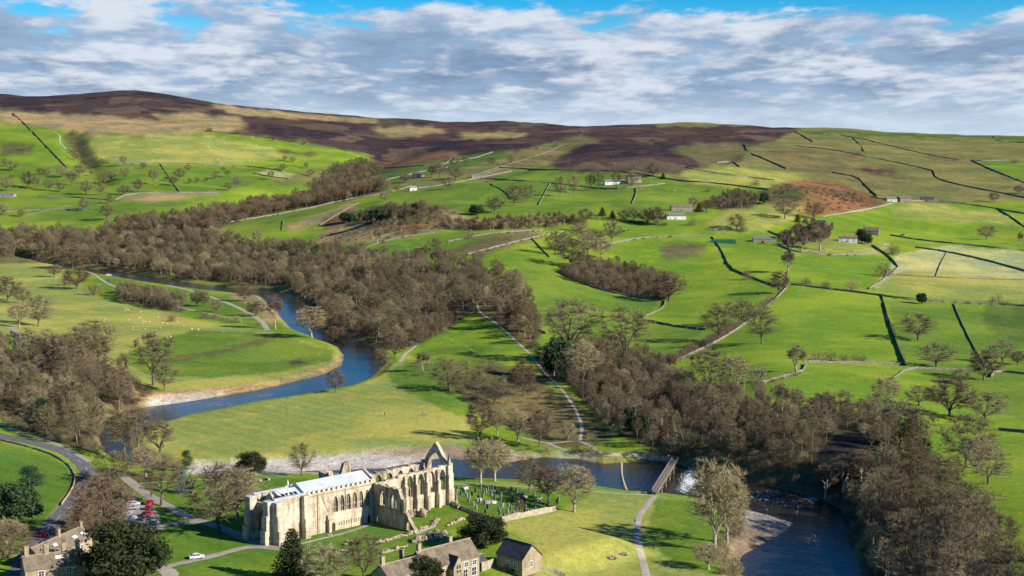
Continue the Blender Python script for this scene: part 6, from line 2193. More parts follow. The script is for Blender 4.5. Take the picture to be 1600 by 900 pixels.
def build_priory():
    R = empty('priory_church', loc(0, 0, PZ), PYAW, 'cream stone priory church with lead-roofed nave, squat tower and roofless ruined choir', 'church')
    RL = 70.4           # length
    NW = 11.6           # width of nave and choir
    # ---- tower -------------------------------------------------------------
    m = MB()
    arched_wall(m, fx(0), 1.2, 12.6, lambda s: 13.0, 1.3)
    arched_wall(m, fx(NW, -1), 1.2, 12.6, lambda s: 12.8, 1.3)
    m.build('tower_wall', M_STONE, R)
    m = MB()
    arched_wall(m, fy(1.2), 1.31, NW - 1.31, lambda s: 11.0, 1.0, [(3.2, 8.4, 0, 5.5, 9.2)])
    m.build('tower_wall', M_RUIN, R)
    m = MB()
    arched_wall(m, fy(3.4), 1.35, NW - 1.35, lambda s: 10.5 + 3.6 * max(0, 1 - abs(s - NW / 2) / 3.6), .8, [(4.3, 7.3, 0, 3.0, 5.0)])
    m.build('west_gable', M_RUIN, R)
    MB().tube([(3.8, NW / 2, 14.0), (3.8, NW / 2, 15.3)], [.22, .05], 5).build('finial', M_RUIN, R)

    def buttress(x0, x1, y0, y1, stages, mat=M_STONE):
        b = MB()
        z0 = -.3
        cx, cy = (x0 + x1) / 2, (y0 + y1) / 2
        for z1, f in stages:
            ax0, ax1, ay0, ay1 = x0, x1, y0, y1
            if x1 - x0 > y1 - y0 and (x0 < 0 or x1 > RL):
                if x0 < 0:
                    ax0 = x1 - (x1 - x0) * f
                else:
                    ax1 = x0 + (x1 - x0) * f
            else:
                if y0 < 0:
                    ay0 = y1 - (y1 - y0) * f
                else:
                    ay1 = y0 + (y1 - y0) * f
            b.box(ax0, ax1, ay0, ay1, z0, z1)
            z0 = z1 - .002
        return b.build('buttress', mat, R)
    buttress(.2, 2.6, -3.3, 0.003, [(4.2, 1), (8.6, .84), (12.4, .68)])
    buttress(-2.4, 1.25, .0, 2.5, [(4.2, 1), (8.6, .85), (12.6, .7)])
    buttress(-2.4, 1.25, NW - 2.5, NW, [(4.2, 1), (8.6, .85), (12.6, .7)])
    buttress(.2, 2.6, NW - .003, NW + 2.8, [(4.2, 1), (8.6, .84), (12.4, .68)])
    buttress(10.6, 12.5, -2.2, 0.003, [(6, 1), (12.8, .75)])
    m = MB()
    for i in range(2):
        m.box(1.1, 12.7, -.12 if i == 0 else NW - 1.25, 1.25 if i == 0 else NW + .12, 13.0, 13.22)
    m.box(.2, 2.6, -2.4, -.13, 12.4, 12.62)
    m.box(-1.4, 1.09, -.05, 2.5, 12.6, 12.8)
    m.box(-1.4, 1.09, NW - 2.5, NW + .05, 12.6, 12.8)
    m.build('coping', M_LEAD, R)
    # glazed lower roof inside the tower walls
    m = MB()
    m.prism([(1.31, 12.0), (NW / 2, 14.2), (NW - 1.31, 12.0)], 'x', 5.0, 12.9)
    m.build('tower_roof', M_LEAD, R)
    for k in range(4):
        x = 6.0 + k * 1.5
        w = MB().poly([(x, 1.9, 12.40), (x + 1.1, 1.9, 12.40), (x + 1.1, 4.0, 13.36), (x, 4.0, 13.36)]).build('skylight', M_GLASS, R)
    MB().box(4.2, 4.95, 1.6, 3.4, 12.0, 13.3).build('roof_hatch', M_DOOR, R)
    # ---- nave --------------------------------------------------------------
    WINS = [(22.55 + i * 2.46, 24.35 + i * 2.46, 5.5, 8.6, 10.5) for i in range(6)]
    doors = [(21.55, 22.9, 0, 1.8, 2.7), (35.4, 36.7, 0, 1.9, 2.8)]
    m = MB()
    arched_wall(m, fx(0), 12.61, 38.6, lambda s: 12.3, 1.1, WINS, step=3)
    m.build('nave_wall', M_STONE, R)
    m = MB()
    arched_wall(m, fx(NW, -1), 12.61, 38.6, lambda s: 12.3, 1.1, step=3)
    m.build('nave_wall', M_STONE, R)
    m = MB()
    arched_wall(m, fx(-.55), 20.7, 37.97, lambda s: 4.9, .553, doors + [(24.0 + i * .95, 24.55 + i * .95, 1.2, 2.2, 2.6) for i in range(11)], step=3)
    m.build('aisle_wall', M_STONE, R)
    m = MB()
    m.prism([(-.62, 4.9), (-.62, 5.05), (0.0, 5.35), (0.0, 4.9)], 'x', 20.6, 37.96)
    m.build('sill_course', M_STONE, R)
    m = MB()
    m.box(23.8, 34.6, -.32, -.2, 0, 3.0)
    m.build('blind_arcade', M_HOUSE, R)
    for (a, b, *_r), nm in zip(doors, ('door', 'door')):
        MB().box(a, b, -.2, -.08, 0, 2.7).build(nm, M_DOOR, R)
    for o in WINS:
        s0, s1, sill, spring, apex = o
        n = 10
        pts = [(s0 + (s1 - s0) * i / n, .55, arch_z(s0 + (s1 - s0) * i / n, o)) for i in range(n + 1)]
        w = MB().poly([(s0, .55, sill), (s1, .55, sill)] + pts[::-1]).build('window', M_GLASS, R)
        tracery(MB(), fx(0), o, 3, .30, .17).build('mullion', M_STONE, w)
        arch_rim(MB(), fx(0), o, .22, .13).build('window_arch', M_STONE, w)
    MB().prism([(-.16, 11.75), (-.16, 12.0), (0.004, 12.05), (0.004, 11.7)], 'x', 12.75, 38.6).build('string_course', M_HOUSE, R)
    mer = MB().box(-.5, .5, 0, .35, 0, .75)
    mer.box(-.56, .56, -.05, .4, .75, .87)
    mme = mer.mesh('merlon', M_STONE)
    MB().box(12.75, 38.6, 0.003, .353, 12.3, 12.62).box(12.75, 38.6, NW - .353, NW - .003, 12.3, 12.62).build('parapet', M_STONE, R)
    for i in range(14):
        for yy in (0, NW - .36):
            o = bpy.data.objects.new('merlon', mme)
            link(o, R)
            o.location = (13.6 + i * 1.86, yy, 12.62)
    m = MB()
    m.prism([(.36, 12.35), (NW / 2, 15.3), (NW - .36, 12.35)], 'x', 13.0, 38.55)
    m.build('nave_roof', M_LEAD, R)
    m = MB()
    for i in range(22):
        x = 13.8 + i * 1.12
        m.prism([(.5, 12.47), (NW / 2, 15.36), (NW / 2, 15.39), (.5, 12.50)], 'x', x, x + .05)
    m.build('roof_seams', M_LEAD, R)
    m = MB()
    arched_wall(m, fy(38.61), 0.01, NW - .01, lambda s: 13.0 + 3.0 * max(0, 1 - abs(s - NW / 2) / (NW / 2)), .7)
    m.build('nave_gable', M_STONE, R)
    for x in (16.6, 27.2):
        MB().tube([(x, -.1, 0.1 if x < 20 else 5.4), (x, -.1, 12.2)], .09, 6).build('drainpipe', M_DARK, R)
    MB().prism([(18.0, 11.5), (18.35, 11.5), (20.9, 6.2), (20.55, 6.2)], 'y', -.12, 0.003).build('roof_scar', M_HOUSE, R)
    buttress(20.0, 20.69, -1.4, 0.003, [(4.0, 1), (5.2, .6)])
    # ---- south transept west wall -------------------------------------------
    m = MB()
    top = ragged(lambda s: 12.1 if s > -12.6 else 9.2, .28, 5)
    arched_wall(m, fy(38.0), -14.9, -.56, top, 1.3, [(-6.0, -3.2, 5.7, 8.9, 10.8), (-11.4, -8.6, 5.7, 8.7, 10.6), (-2.2, -1.0, 0, 1.8, 2.6)])
    m.build('transept_wall', M_RUIN, R)
    MB().box(37.85, 38.0, -14.9, -.56, 5.2, 5.5).build('string_course', M_RUBBLE, R)
    for o in ((-6.0, -3.2, 5.7, 8.9, 10.8), (-11.4, -8.6, 5.7, 8.7, 10.6)):
        arch_rim(MB(), fy(38.0), o, .3, .15).build('window_arch', M_RUIN, R)
    MB().box(38.2, 38.9, -10.1, -9.75, 5.7, 10.2).build('mullion', M_STONE, R)
    m = MB()
    arched_wall(m, fy(38.0), -19.5, -14.92, ragged(lambda s: 5.8 - (-14.9 - s) * .95, .6, 8, .8), 1.2, [(-17.6, -15.6, 0, 2.2, 3.2)], .7)
    m.build('broken_wall', M_RUBBLE, R)
    # ---- crossing and choir, south side ---------------------------------------
    m = MB()
    arched_wall(m, fx(0), 39.35, 48.2, ragged(12.0, .25, 11), 1.3, [(40.4, 45.4, 3.2, 8.0, 11.2)])
    m.build('crossing_wall', M_STONE, R)
    arch_rim(MB(), fx(0), (40.4, 45.4, 3.2, 8.0, 11.2), .4, .15).build('crossing_arch', M_STONE, R)
    SW = [(49.2, 50.7, 5.6, 9.6, 11.2)] + [(51.7 + i * 4.62, 54.6 + i * 4.62, 5.0, 9.6, 12.0) for i in range(4)]
    m = MB()
    arched_wall(m, fx(0), 48.2, 69.1, ragged(lambda s: 12.75 + .25 * (s > 60), .28, 13), 1.3, SW)
    m.build('choir_wall', M_STONE, R)
    for o in SW:
        arch_rim(MB(), fx(0), o, .25, .14).build('window_arch', M_STONE, R)
    for x in (50.9, 55.4, 60.0, 64.7):
        buttress(x - .45, x + .5, -1.7, 0.003, [(4.5, 1), (9, .8), (12.2, .55)])
    for i, o in enumerate(SW[1:]):
        if i in (1, 2):
            s = (o[0] + o[1]) / 2
            MB().box(s - .12, s + .12, .45, .75, 5.0, 8.6 + i).build('mullion', M_STONE, R)
    # ---- north side ------------------------------------------------------------
    NWn = [(47.3 + i * 4.62, 50.2 + i * 4.62, 4.6, 9.2, 11.4) for i in range(5)]
    m = MB()
    arched_wall(m, fx(NW, -1), 39.35, 69.1, ragged(12.2, .35, 17), 1.3, [(40.4, 45.4, 0, 7.0, 10.4)] + NWn)
    m.build('choir_wall', M_RUIN, R)
    for x in (46.6, 51.1, 55.7, 60.4, 65.0):
        buttress(x - .3, x + .7, NW - .003, NW + 1.6, [(4.5, 1), (9, .8), (12.0, .55)], M_RUIN)
    # ---- north transept ----------------------------------------------------------
    m = MB()
    arched_wall(m, fy(34.5), NW + .01, 23.0, ragged(lambda s: 9.5 + 3.5 * (s > 17), .8, 21), 1.3, [(14.5, 16.5, 4, 7, 8.6)])
    arched_wall(m, fx(23.0, -1), 35.82, 46.5, ragged(lambda s: 13.2 - 2.5 * (s > 39) + 3 * (s > 43), .9, 22), 1.3, [(38.5, 42.5, 4, 8, 10)])
    arched_wall(m, fy(46.5), NW + .01, 22.9, ragged(lambda s: 10.5, .9, 23), 1.3, [(14, 17, 0, 6, 8.4)])
    m.build('transept_wall', M_RUIN, R)
    # ---- east gable ---------------------------------------------------------------
    c = NW / 2

    def gable(s):
        f = abs(s - c) / (NW / 2)
        return 12.7 + 7.1 * (1 - f ** 1.15) if f < 1 else 12.7
    m = MB()
    arched_wall(m, fy(RL, -1), 0, NW, gable, 1.28, [(1.75, NW - 1.75, 4.2, 10.2, 16.5)], .55)
    m.build('east_gable', M_STONE, R)
    arch_rim(MB(), fy(RL - 1.28), (1.75, NW - 1.75, 4.2, 10.2, 16.5), .35, .12).build('window_arch', M_STONE, R)
    for y0, y1 in ((-1.4, 0.003), (NW - .003, NW + 1.4)):
        buttress(RL - 1.5, RL + .0, y0, y1, [(5, 1), (10, .85), (13, .7)])
    buttress(RL - .003, RL + 1.8, -.2, 1.3, [(5, 1), (10, .8), (13.4, .6)])
    buttress(RL - .003, RL + 1.8, NW - 1.3, NW + .2, [(5, 1), (10, .8), (13.4, .6)])
    m = MB()
    m.box(RL - .85, RL + .05, -.55, .35, 12.95, 14.6)
    m.tube([(RL - .4, -.1, 14.6), (RL - .4, -.1, 17.2)], [.55, .06], 6)
    m.build('pinnacle', M_RUIN, R)
    MB().tube([(RL - .5, c, 19.6), (RL - .5, c, 20.2)], [.35, .12], 6).build('finial', M_STONE, R)
    return R


build_priory()
# flag mast inside the tower
f = empty('flagpole', loc(7.2, 1.75, PZ + 13.0), 0, 'white flagpole with a pointed top on the church tower', 'flagpole')
MB().tube([(0, 0, -.6), (0, 0, 3.6)], [.17, .14], 8).build('pole', M_WINFRAME, f)
MB().tube([(0, 0, 3.5), (0, 0, 3.7), (0, 0, 5.0)], [.34, .3, .03], 8).build('cap', M_WINFRAME, f)


# ------------------------------------------------------------------ ruins in the lawn
def rubble_run(name, px, label, h=1.0, th=.9, seed=1, group='low ruined walls in the priory lawn'):
    W = world_line(px, 2, 0)
    rs = random.Random(seed)
    o0 = W[0]
    m = MB()
    last = None
    for x, y, z in W:
        if last and math.hypot(x - last[0], y - last[1]) < .75:
            continue
        last = (x, y)
        hh = h * rs.uniform(.35, 1.15)
        m.ball((x - o0[0] + rs.uniform(-.25, .25), y - o0[1] + rs.uniform(-.25, .25), hh * .35), th * rs.uniform(.5, .9), th * rs.uniform(.5, .9), hh * .75, .22, 6, 4, rs)
    o = m.build(name, M_RUBBLE)
    o.location = o0
    return tag(o, label, 'ruin', group)


rubble_run('ruined_wall', [(586, 850), (602, 846), (618, 841), (636, 837)], 'upper of two long broken footings across the cloister lawn', .9, 1.1, 1)
rubble_run('ruined_wall', [(597, 865), (615, 860), (634, 854)], 'lower of two long broken footings across the cloister lawn', .9, 1.1, 2)
rubble_run('ruined_wall', [(637, 836), (648, 832), (662, 827), (678, 821), (684, 813)], 'broken wall round the paved chapter house floor', 1.4, 1.0, 3)
rubble_run('ruined_wall', [(648, 848), (660, 843), (672, 840), (690, 841), (694, 836)], 'heap of tumbled masonry beside the chapter house', 1.6, 1.5, 4)
rubble_run('ruined_wall', [(652, 845), (668, 845), (684, 843)], 'lower heap of tumbled masonry beside the chapter house', 1.3, 1.5, 5)
rubble_run('ruined_wall', [(640, 808), (650, 806), (660, 808)], 'pile of masonry at the foot of the choir wall', 2.6, 1.6, 6)
rubble_run('ruined_wall', [(700, 822), (710, 817), (722, 812)], 'short pale footing left of the round yew', .9, .9, 7)
rubble_run('ruined_wall', [(706, 786), (712, 789), (716, 795)], 'broken wall stub off the east end buttress', 1.6, 1.0, 8)
for k, (u, v, lab) in enumerate([(546, 847, 'round stone ring in the cloister lawn'), (540, 852, 'white stone lying at the left of the cloister lawn'), (538, 862, 'pale boulder near the bottom of the cloister lawn'),
                                 (664, 800, 'small fallen block before the choir buttress'), (682, 830, 'small fallen block on the chapter house lawn'), (692, 848, 'fallen block right of the masonry heap'),
                                 (954, 873, 'left of two big stones on the meadow'), (971, 867, 'right of two big stones on the meadow'), (516, 838, 'doorstep slab by the nave door path')]):
    x, y, z = ground(u, v)
    rs = random.Random(k)
    m = MB().ball((0, 0, .25), rs.uniform(.8, 1.3), rs.uniform(.6, .9), .5, .22, 7, 5, rs)
    if 'meadow' in lab:
        m.ball((.9, .2, .3), 1.5, .7, .6, .2, 7, 5, rs)
    o = m.build('fallen_stone', M_RUBBLE)
    o.location = (x, y, z)
    tag(o, lab, 'stone', 'fallen stones on the grass')
x, y, z = ground(643, 828)
m = MB()
V = [ground(u, v) for u, v in ((644, 832), (676, 817), (682, 823), (652, 836))]
o = MB().poly([(a - x, b - y, c - z + .12) for a, b, c in V]).poly([(a - x, b - y, c - z - .1) for a, b, c in V][::-1]).build('chapter_house_floor', M_PAVE)
o.location = (x, y, z)
tag(o, 'pale paved chapter house floor', kind='structure')


# ------------------------------------------------------------------ graveyard
def build_graves():
    rs = random.Random(5)
    shapes = []
    for k in range(5):
        w, h, t = rs.uniform(.7, 1.0), rs.uniform(1.0, 1.6), .16
        if k == 3:
            m = MB().box(-.35, .35, -.3, .3, 0, .35).box(-.13, .13, -.1, .1, .35, 1.9).box(-.45, .45, -.09, .09, 1.2, 1.45)
        elif k == 4:
            m = MB().box(-.5, .5, -1.0, 1.0, 0, .7).box(-.6, .6, -1.1, 1.1, .7, .82)
        else:
            top = [(w / 2 * math.cos(a), h * .8 + h * .2 * math.sin(a)) for a in [math.pi * i / 6 for i in range(7)]]
            m = MB().prism([(-w / 2, -.2), (w / 2, -.2)] + top, 'y', -t / 2, t / 2)
        shapes.append(m)
    mats = [simple_mat('gravestone_dark', (.11, .10, .085), (.06, .055, .045), 1.5), simple_mat('gravestone_grey', (.34, .32, .28), (.20, .185, .16), 1.5), simple_mat('gravestone_pale', (.55, .51, .44), (.38, .34, .28), 1.5)]
    mes = [[s.mesh('gravestone', mt) for mt in mats] for s in shapes]
    poly = [(709, 765), (740, 761), (800, 766), (850, 774), (876, 782), (876, 792), (830, 802), (786, 812), (760, 804), (735, 795), (712, 782)]
    X, Y, Z = scatter(poly, 3.9, 77)
    tint = ('dark', 'grey', 'pale')
    kind = ('headstone', 'headstone', 'headstone', 'stone cross', 'chest tomb')
    for i in range(min(len(X), 230)):
        s = rs.choices(range(5), [5, 5, 4, 1.2, 1.6])[0]
        c = rs.choices(range(3), [2.5, 4, 4])[0]
        o = bpy.data.objects.new('gravestone', mes[s][c])
        link(o)
        o.location = (X[i], Y[i], Z[i])
        o.rotation_euler = (rs.uniform(-.07, .07), rs.uniform(-.07, .07), PYAW - math.pi / 2 + rs.uniform(-.12, .12))
        tag(o, '%s %s in the graveyard between church and river' % (tint[c], kind[s]), 'gravestone', 'gravestones in the graveyard')
    for (u, v) in ((405, 752), (418, 750), (330, 772), (320, 765), (300, 770), (390, 790), (385, 800)):
        x, y, z = ground(u, v)
        o = bpy.data.objects.new('gravestone', mes[4][1])
        link(o)
        o.location = (x, y, z)
        o.rotation_euler = (0, 0, PYAW)
        tag(o, 'grey chest tomb on the grass behind the tower', 'gravestone', 'tombs behind the tower')


build_graves()
tree_px(812, 799, 20, 19, 'redbush', 'small rounded bush among the gravestones', G_PRIORY)


# ------------------------------------------------------------------ houses, barns
def gable_house(name, origin, yaw, L, W, eave, ridge, wall, roof, label, cat='house', wins=(), chimneys=(), doors=(), group=None, over=.25, root=None, skyl=()):
    """rectangular block: x along the ridge 0..L, y across 0..W (y = 0 is the front)"""
    R = root or empty(name, origin, yaw, label, cat, group)
    ox, oy = (0, 0) if root is None else origin[:2]
    m = MB()
    m.prism([(oy, -1.0), (oy + W, -1.0), (oy + W, eave), (oy + W / 2, ridge), (oy, eave)], 'x', ox, ox + L)
    m.build('wall', wall, R)
    r = MB()
    sl = (ridge - eave) / (W / 2)
    t = .18
    for s in (0, 1):
        y0 = oy - over if s == 0 else oy + W + over
        z0 = eave - over * sl
        ym = oy + W / 2
        p = [(y0, z0 + .03), (ym, ridge + .03), (ym, ridge + t + .03), (y0, z0 + t + .03)]
        r.prism(p, 'x', ox - over, ox + L + over)
    rf = r.build('roof', roof, R)
    MB().box(ox - over - .02, ox + L + over + .02, oy + W / 2 - .16, oy + W / 2 + .16, ridge + .12, ridge + .32).build('ridge_tiles', wall, rf)
    for (face, s, z, w, h) in wins:
        if face == 'f':
            fr = lambda a, d, zz: (ox + a, oy - .004 + d, zz)
        elif face == 'b':
            fr = lambda a, d, zz: (ox + a, oy + W + .004 - d, zz)
        elif face == 'l':
            fr = lambda a, d, zz: (ox - .004 + d, oy + a, zz)
        else:
            fr = lambda a, d, zz: (ox + L + .004 - d, oy + a, zz)
        q = MB().poly([fr(s - w / 2, 0, z), fr(s + w / 2, 0, z), fr(s + w / 2, 0, z + h), fr(s - w / 2, 0, z + h)]).build('window', M_GLASS, R)
        b = MB()
        e = .09

        def bar(a0, a1, z0, z1):
            P = [fr(a0, -.07, z0), fr(a1, -.07, z0), fr(a1, -.07, z1), fr(a0, -.07, z1)]
            Q = [fr(a0, .0, z0), fr(a1, .0, z0), fr(a1, .0, z1), fr(a0, .0, z1)]
            b.poly(P)
            for i in range(4):
                j = (i + 1) % 4
                b.poly([P[j], P[i], Q[i], Q[j]])
        bar(s - w / 2 - e, s - w / 2 + e * .5, z - e, z + h + e)
        bar(s + w / 2 - e * .5, s + w / 2 + e, z - e, z + h + e)
        bar(s - w / 2 + e * .5, s + w / 2 - e * .5, z + h - e * .5, z + h + e)
        bar(s - w / 2 + e * .5, s + w / 2 - e * .5, z - e, z + e * .5)
        bar(s - e * .4, s + e * .4, z + e * .5, z + h - e * .5)
        if h > 1.0:
            bar(s - w / 2 + e * .5, s - e * .4, z + h * .5 - e * .3, z + h * .5 + e * .3)
            bar(s + e * .4, s + w / 2 - e * .5, z + h * .5 - e * .3, z + h * .5 + e * .3)
        b.build('window_frame', M_WINFRAME, q)
    for (face, s, w, h) in doors:
        y = oy - .05 if face == 'f' else oy + W + .05
        MB().box(ox + s - w / 2, ox + s + w / 2, min(y, y + .04), max(y, y + .04), 0, h).build('door', M_DOOR, R)
    for (cx, cy, h) in chimneys:
        zz = ridge - abs(cy - W / 2) * sl
        ch = MB().box(ox + cx - .55, ox + cx + .55, oy + cy - .4, oy + cy + .4, zz - .8, zz + h).box(ox + cx - .65, ox + cx + .65, oy + cy - .5, oy + cy + .5, zz + h, zz + h + .18).build('chimney', wall, R)
        MB().tube([(ox + cx - .25, oy + cy, zz + h + .18), (ox + cx - .25, oy + cy, zz + h + .75)], .15, 6).tube([(ox + cx + .25, oy + cy, zz + h + .18), (ox + cx + .25, oy + cy, zz + h + .75)], .15, 6).build('chimney_pot', M_STONESLATE, ch)
    for (s, f, w, h) in skyl:
        y0, y1 = oy + f * W / 2, oy + (f + .22) * W / 2
        z0, z1 = eave + sl * (y0 - oy) + .26, eave + sl * (y1 - oy) + .26
        MB().poly([(ox + s, y0, z0), (ox + s + w, y0, z0), (ox + s + w, y1, z1), (ox + s, y1, z1)]).build('rooflight', M_WHITEWALL, rf)
    return R


def hz(x, y):
    return float(height_raw(x, y))


# stone house in front of the priory, on the church's axes
def build_house():
    a = on_plane(749, 899, 7.0)                      # ground at its right-hand front corner
    lx = (a[0] - PR0[0]) * EX[0] + (a[1] - PR0[1]) * EX[1]
    ly = (a[0] - PR0[0]) * EN[0] + (a[1] - PR0[1]) * EN[1]
    L = 19.0
    o = loc(lx - L, ly, 7.0)
    R = gable_house('stone_house', o, PYAW, L, 8.0, 5.6, 9.4, M_HOUSE, M_STONESLATE, 'long stone house with stone-slate roof and tall chimneys below the cloister lawn', 'house',
                    wins=[('f', 17.2, 3.4, 1.5, 1.3), ('f', 14.2, 3.4, 1.5, 1.3), ('f', 17.0, .5, 1.7, 2.3), ('f', 13.8, .5, 1.7, 2.3), ('f', 3.0, 3.4, 1.3, 1.2), ('f', 3.0, .8, 1.3, 1.4), ('f', 5.8, 3.4, 1.0, 1.2)],
                    chimneys=[(13.0, 5.2, 2.6), (.8, 4, 2.0)])
    # porch gable with its own little roof
    m = MB()
    m.prism([(7.6, -1), (11.2, -1), (11.2, 4.6), (9.4, 7.4), (7.6, 4.6)], 'y', -2.2, -.003)
    m.build('porch', M_HOUSE, R)
    r = MB()
    r.prism([(7.4, 4.35), (9.4, 7.45), (9.4, 7.62), (7.4, 4.52)], 'y', -2.0, 2.6)
    r.prism([(11.4, 4.35), (9.4, 7.45), (9.4, 7.62), (11.4, 4.52)], 'y', -2.0, 2.6)
    r.build('porch_roof', M_SLATE, R)
    w = MB()
    w.poly([(8.7, -2.21, 3.2), (10.1, -2.21, 3.2), (10.1, -2.21, 5.0), (9.4, -2.21, 5.8), (8.7, -2.21, 5.0)])
    q = w.build('window', M_GLASS, R)
    tracery(MB(), lambda s, t, z: (s, -2.26 + t * .1, z), (8.7, 10.1, 3.2, 5.0, 5.8), 2, 0, .12).build('mullion', M_WINFRAME, q)
    MB().box(8.8, 10.0, -2.25, -2.21, 0, 2.3).build('door', M_DOOR, R)
    MB().tube([(9.4, -2.1, 7.5), (9.4, -2.1, 8.6)], [.18, .04], 5).build('finial', M_HOUSE, R)
    # left cross range
    gable_house('x', (-13.5, -1.0), 0, 12.0, 7.0, 6.2, 8.8, M_HOUSE, M_STONESLATE, '', root=R,
                wins=[('f', 2.2, 3.6, 1.6, 1.2), ('f', 4.6, 3.7, .8, 1.4), ('f', 5.8, 3.7, .8, 1.4), ('f', 8.4, 3.2, 1.3, 1.5), ('f', 10.4, 4.6, 1.1, 1.4)], chimneys=[(.7, 3.5, 2.2), (11.2, 1.5, 1.6)])
    gable_house('x', (-1.45, 3.0), 0, 9.0, 9.0, 4.6, 7.4, M_HOUSE, M_SLATE, '', root=R, chimneys=[(1.0, 6.5, 2.8)])
    return lx, ly


HX, HY = build_house()


def build_barn():
    a = on_plane(776, 884, 7.0)
    o = (a[0], a[1], 6.9)
    gable_house('gabled_barn', o, PYAW - math.pi / 2, 10.0, 7.6, 3.7, 7.2, M_HOUSE, M_SLATE, 'gabled stone building with dark slate roof right of the stone house', 'building',
                wins=[('f', 4.6, .9, 1.2, 1.6), ('f', 7.4, .8, 1.3, 1.6), ('r', 3.6, 1.2, 1.0, 1.6)], chimneys=[])
    b = loc(HX + 1.0, HY + 3.5, 7.0)
    gable_house('garden_shed', b, PYAW, 5.0, 4.0, 2.2, 3.6, M_HOUSE, M_SLATE, 'low slate-roofed outhouse between the house and the gabled building', 'shed')


build_barn()
wall_px([(752, 893), (762, 889), (774, 884)], 'garden wall joining the house and the gabled building', 2.4, .5, M_WALL_PALE, 'garden_wall', group='low walls round the priory and the lane')
wall_px([(785, 845), (805, 852), (822, 860), (826, 852)], 'fence wall behind the gabled building', 1.1, .3, M_FENCE, 'garden_fence', 'fence', 'low walls round the priory and the lane')
tree_px(790, 893, 10, 14, 'redbush', 'reddish shrub before the gabled building', G_PRIORY)
tree_px(806, 896, 12, 12, 'holly', 'dark green shrub against the gabled building', G_PRIORY)


# cottages at the lower left corner
def build_cottages():
    x, y, z = ground(66, 893)
    yaw = math.radians(74)
    gable_house('cottage_row', (x, y, z), yaw, 24, 6.5, 3.2, 6.0, M_HOUSE, M_STONESLATE, 'row of stone cottages with stone-slate roofs beside the lane', 'house',
                wins=[('l', 3.2, 1.6, 1.5, 1.6), ('f', 6, 1.0, 1.4, 1.3), ('f', 12, 1.0, 1.4, 1.3), ('f', 19, 1.0, 1.4, 1.3)], chimneys=[(12.5, 3.2, 2.0), (23.2, 3.2, 1.4)], skyl=[(8, .4, 1.6, 1), (17, .35, 1.8, 1), (21, .35, 1.6, 1)])
    x, y, z = ground(40, 912)
    gable_house('stone_cottage', (x, y, z), math.radians(28), 15, 7, 3.4, 6.2, M_HOUSE, M_STONESLATE, 'stone cottage with tall chimneys at the bottom left edge', 'house',
                wins=[('f', 4, 1.4, 1.4, 1.4), ('f', 11, 1.4, 1.4, 1.4)], chimneys=[(1, 3.5, 2.6), (6, 3.5, 2.6), (10.5, 3.5, 2.4), (14, 3.5, 2.4)], skyl=[(8, .5, 2, 1)])
    x, y, z = ground(108, 893)
    gable_house('slate_outhouse', (x, y, z), math.radians(70), 6, 5, 2.4, 4.4, M_HOUSE, M_GREYROOF, 'grey-roofed outhouse right of the cottages', 'shed')
    x, y, z = ground(136, 897)
    R = empty('stone_pillar', (x, y, z), PYAW, 'tall stone pillar with a pierced top beside the cottages', 'pillar')
    MB().box(-.55, .55, -.55, .55, -.5, 4.2).build('shaft', M_STONE, R)
    MB().box(-.75, .75, -.75, .75, 4.2, 4.5).box(-.5, -.2, -.5, .5, 4.5, 5.4).box(.2, .5, -.5, .5, 4.5, 5.4).box(-.6, .6, -.6, .6, 5.4, 5.7).build('cap', M_STONE, R)
    tree_px(118, 900, 14, 22, 'redbush', 'rusty garden shrub before the cottages', G_PRIORY)
    tree_px(104, 872, 9, 12, 'holly', 'small green shrub in the cottage garden', G_PRIORY)


build_cottages()


def farm(u, v, wpx, depth, eave, ridge, yawdeg, wall, roof, label, wins=3, chim=0, name='farm_building', cat='farm'):
    x, y, z = ground(u, v)
    d = y * CP
    yaw = math.radians(yawdeg)
    L = wpx * d / F / max(.4, abs(math.cos(yaw)))
    n = wins
    ws = [('f', L * (i + .5) / n, 1.0, 1.2, 1.3) for i in range(n)]
    if eave > 4.4:
        ws += [('f', L * (i + .5) / n, 3.2, 1.1, 1.1) for i in range(n)]
    ch = [(1.0, depth / 2, 1.3), (L - 1.0, depth / 2, 1.3)][:chim]
    return gable_house(name, (x - L / 2 * math.cos(yaw), y - L / 2 * math.sin(yaw), z), yaw, L, depth, eave, ridge, wall, roof, label, cat, wins=ws, chimneys=ch, doors=[('f', L * .42, 1.1, 2.1)] if n else [], group='farm buildings on the far slope')


farm(962, 288, 34, 9, 3.6, 6.0, 12, M_WHITEWALL, M_GREYROOF, 'long white-walled barn of the upper farm', 4)
farm(992, 286, 22, 8, 5.4, 8.4, 20, M_FARM, M_STONESLATE, 'stone farmhouse at the right end of the upper farm', 3, 2, 'farmhouse', 'house')
farm(1057, 343, 30, 12, 4.0, 7.0, 8, M_WHITEWALL, M_GREYROOF, 'pale barn with grey roof at the middle farm', 3)
farm(1066, 330, 34, 8, 5.0, 8.0, 5, M_FARM, M_STONESLATE, 'stone farmhouse behind the pale barn', 4, 2, 'farmhouse', 'house')
farm(1195, 378, 36, 9, 3.0, 5.4, -3, M_FARM, M_GREYROOF, 'long low grey barn above the middle fields', 6)
farm(1325, 379, 28, 8, 4.6, 7.4, -10, M_WHITEWALL, M_STONESLATE, 'whitish cottage beside dark evergreens', 3, 1, 'cottage', 'house')
farm(1360, 367, 24, 9, 5.0, 8.4, -18, M_FARM, M_STONESLATE, 'stone barn behind the whitish cottage', 2)
farm(1281, 354, 12, 8, 4.0, 6.8, -50, M_FARM, M_GREYROOF, 'small grey shed under the bracken knoll', 1)
farm(1395, 315, 18, 9, 3.4, 6.0, 5, M_WHITEWALL, M_GREYROOF, 'white-ended shed at the left of the top right farm', 2)
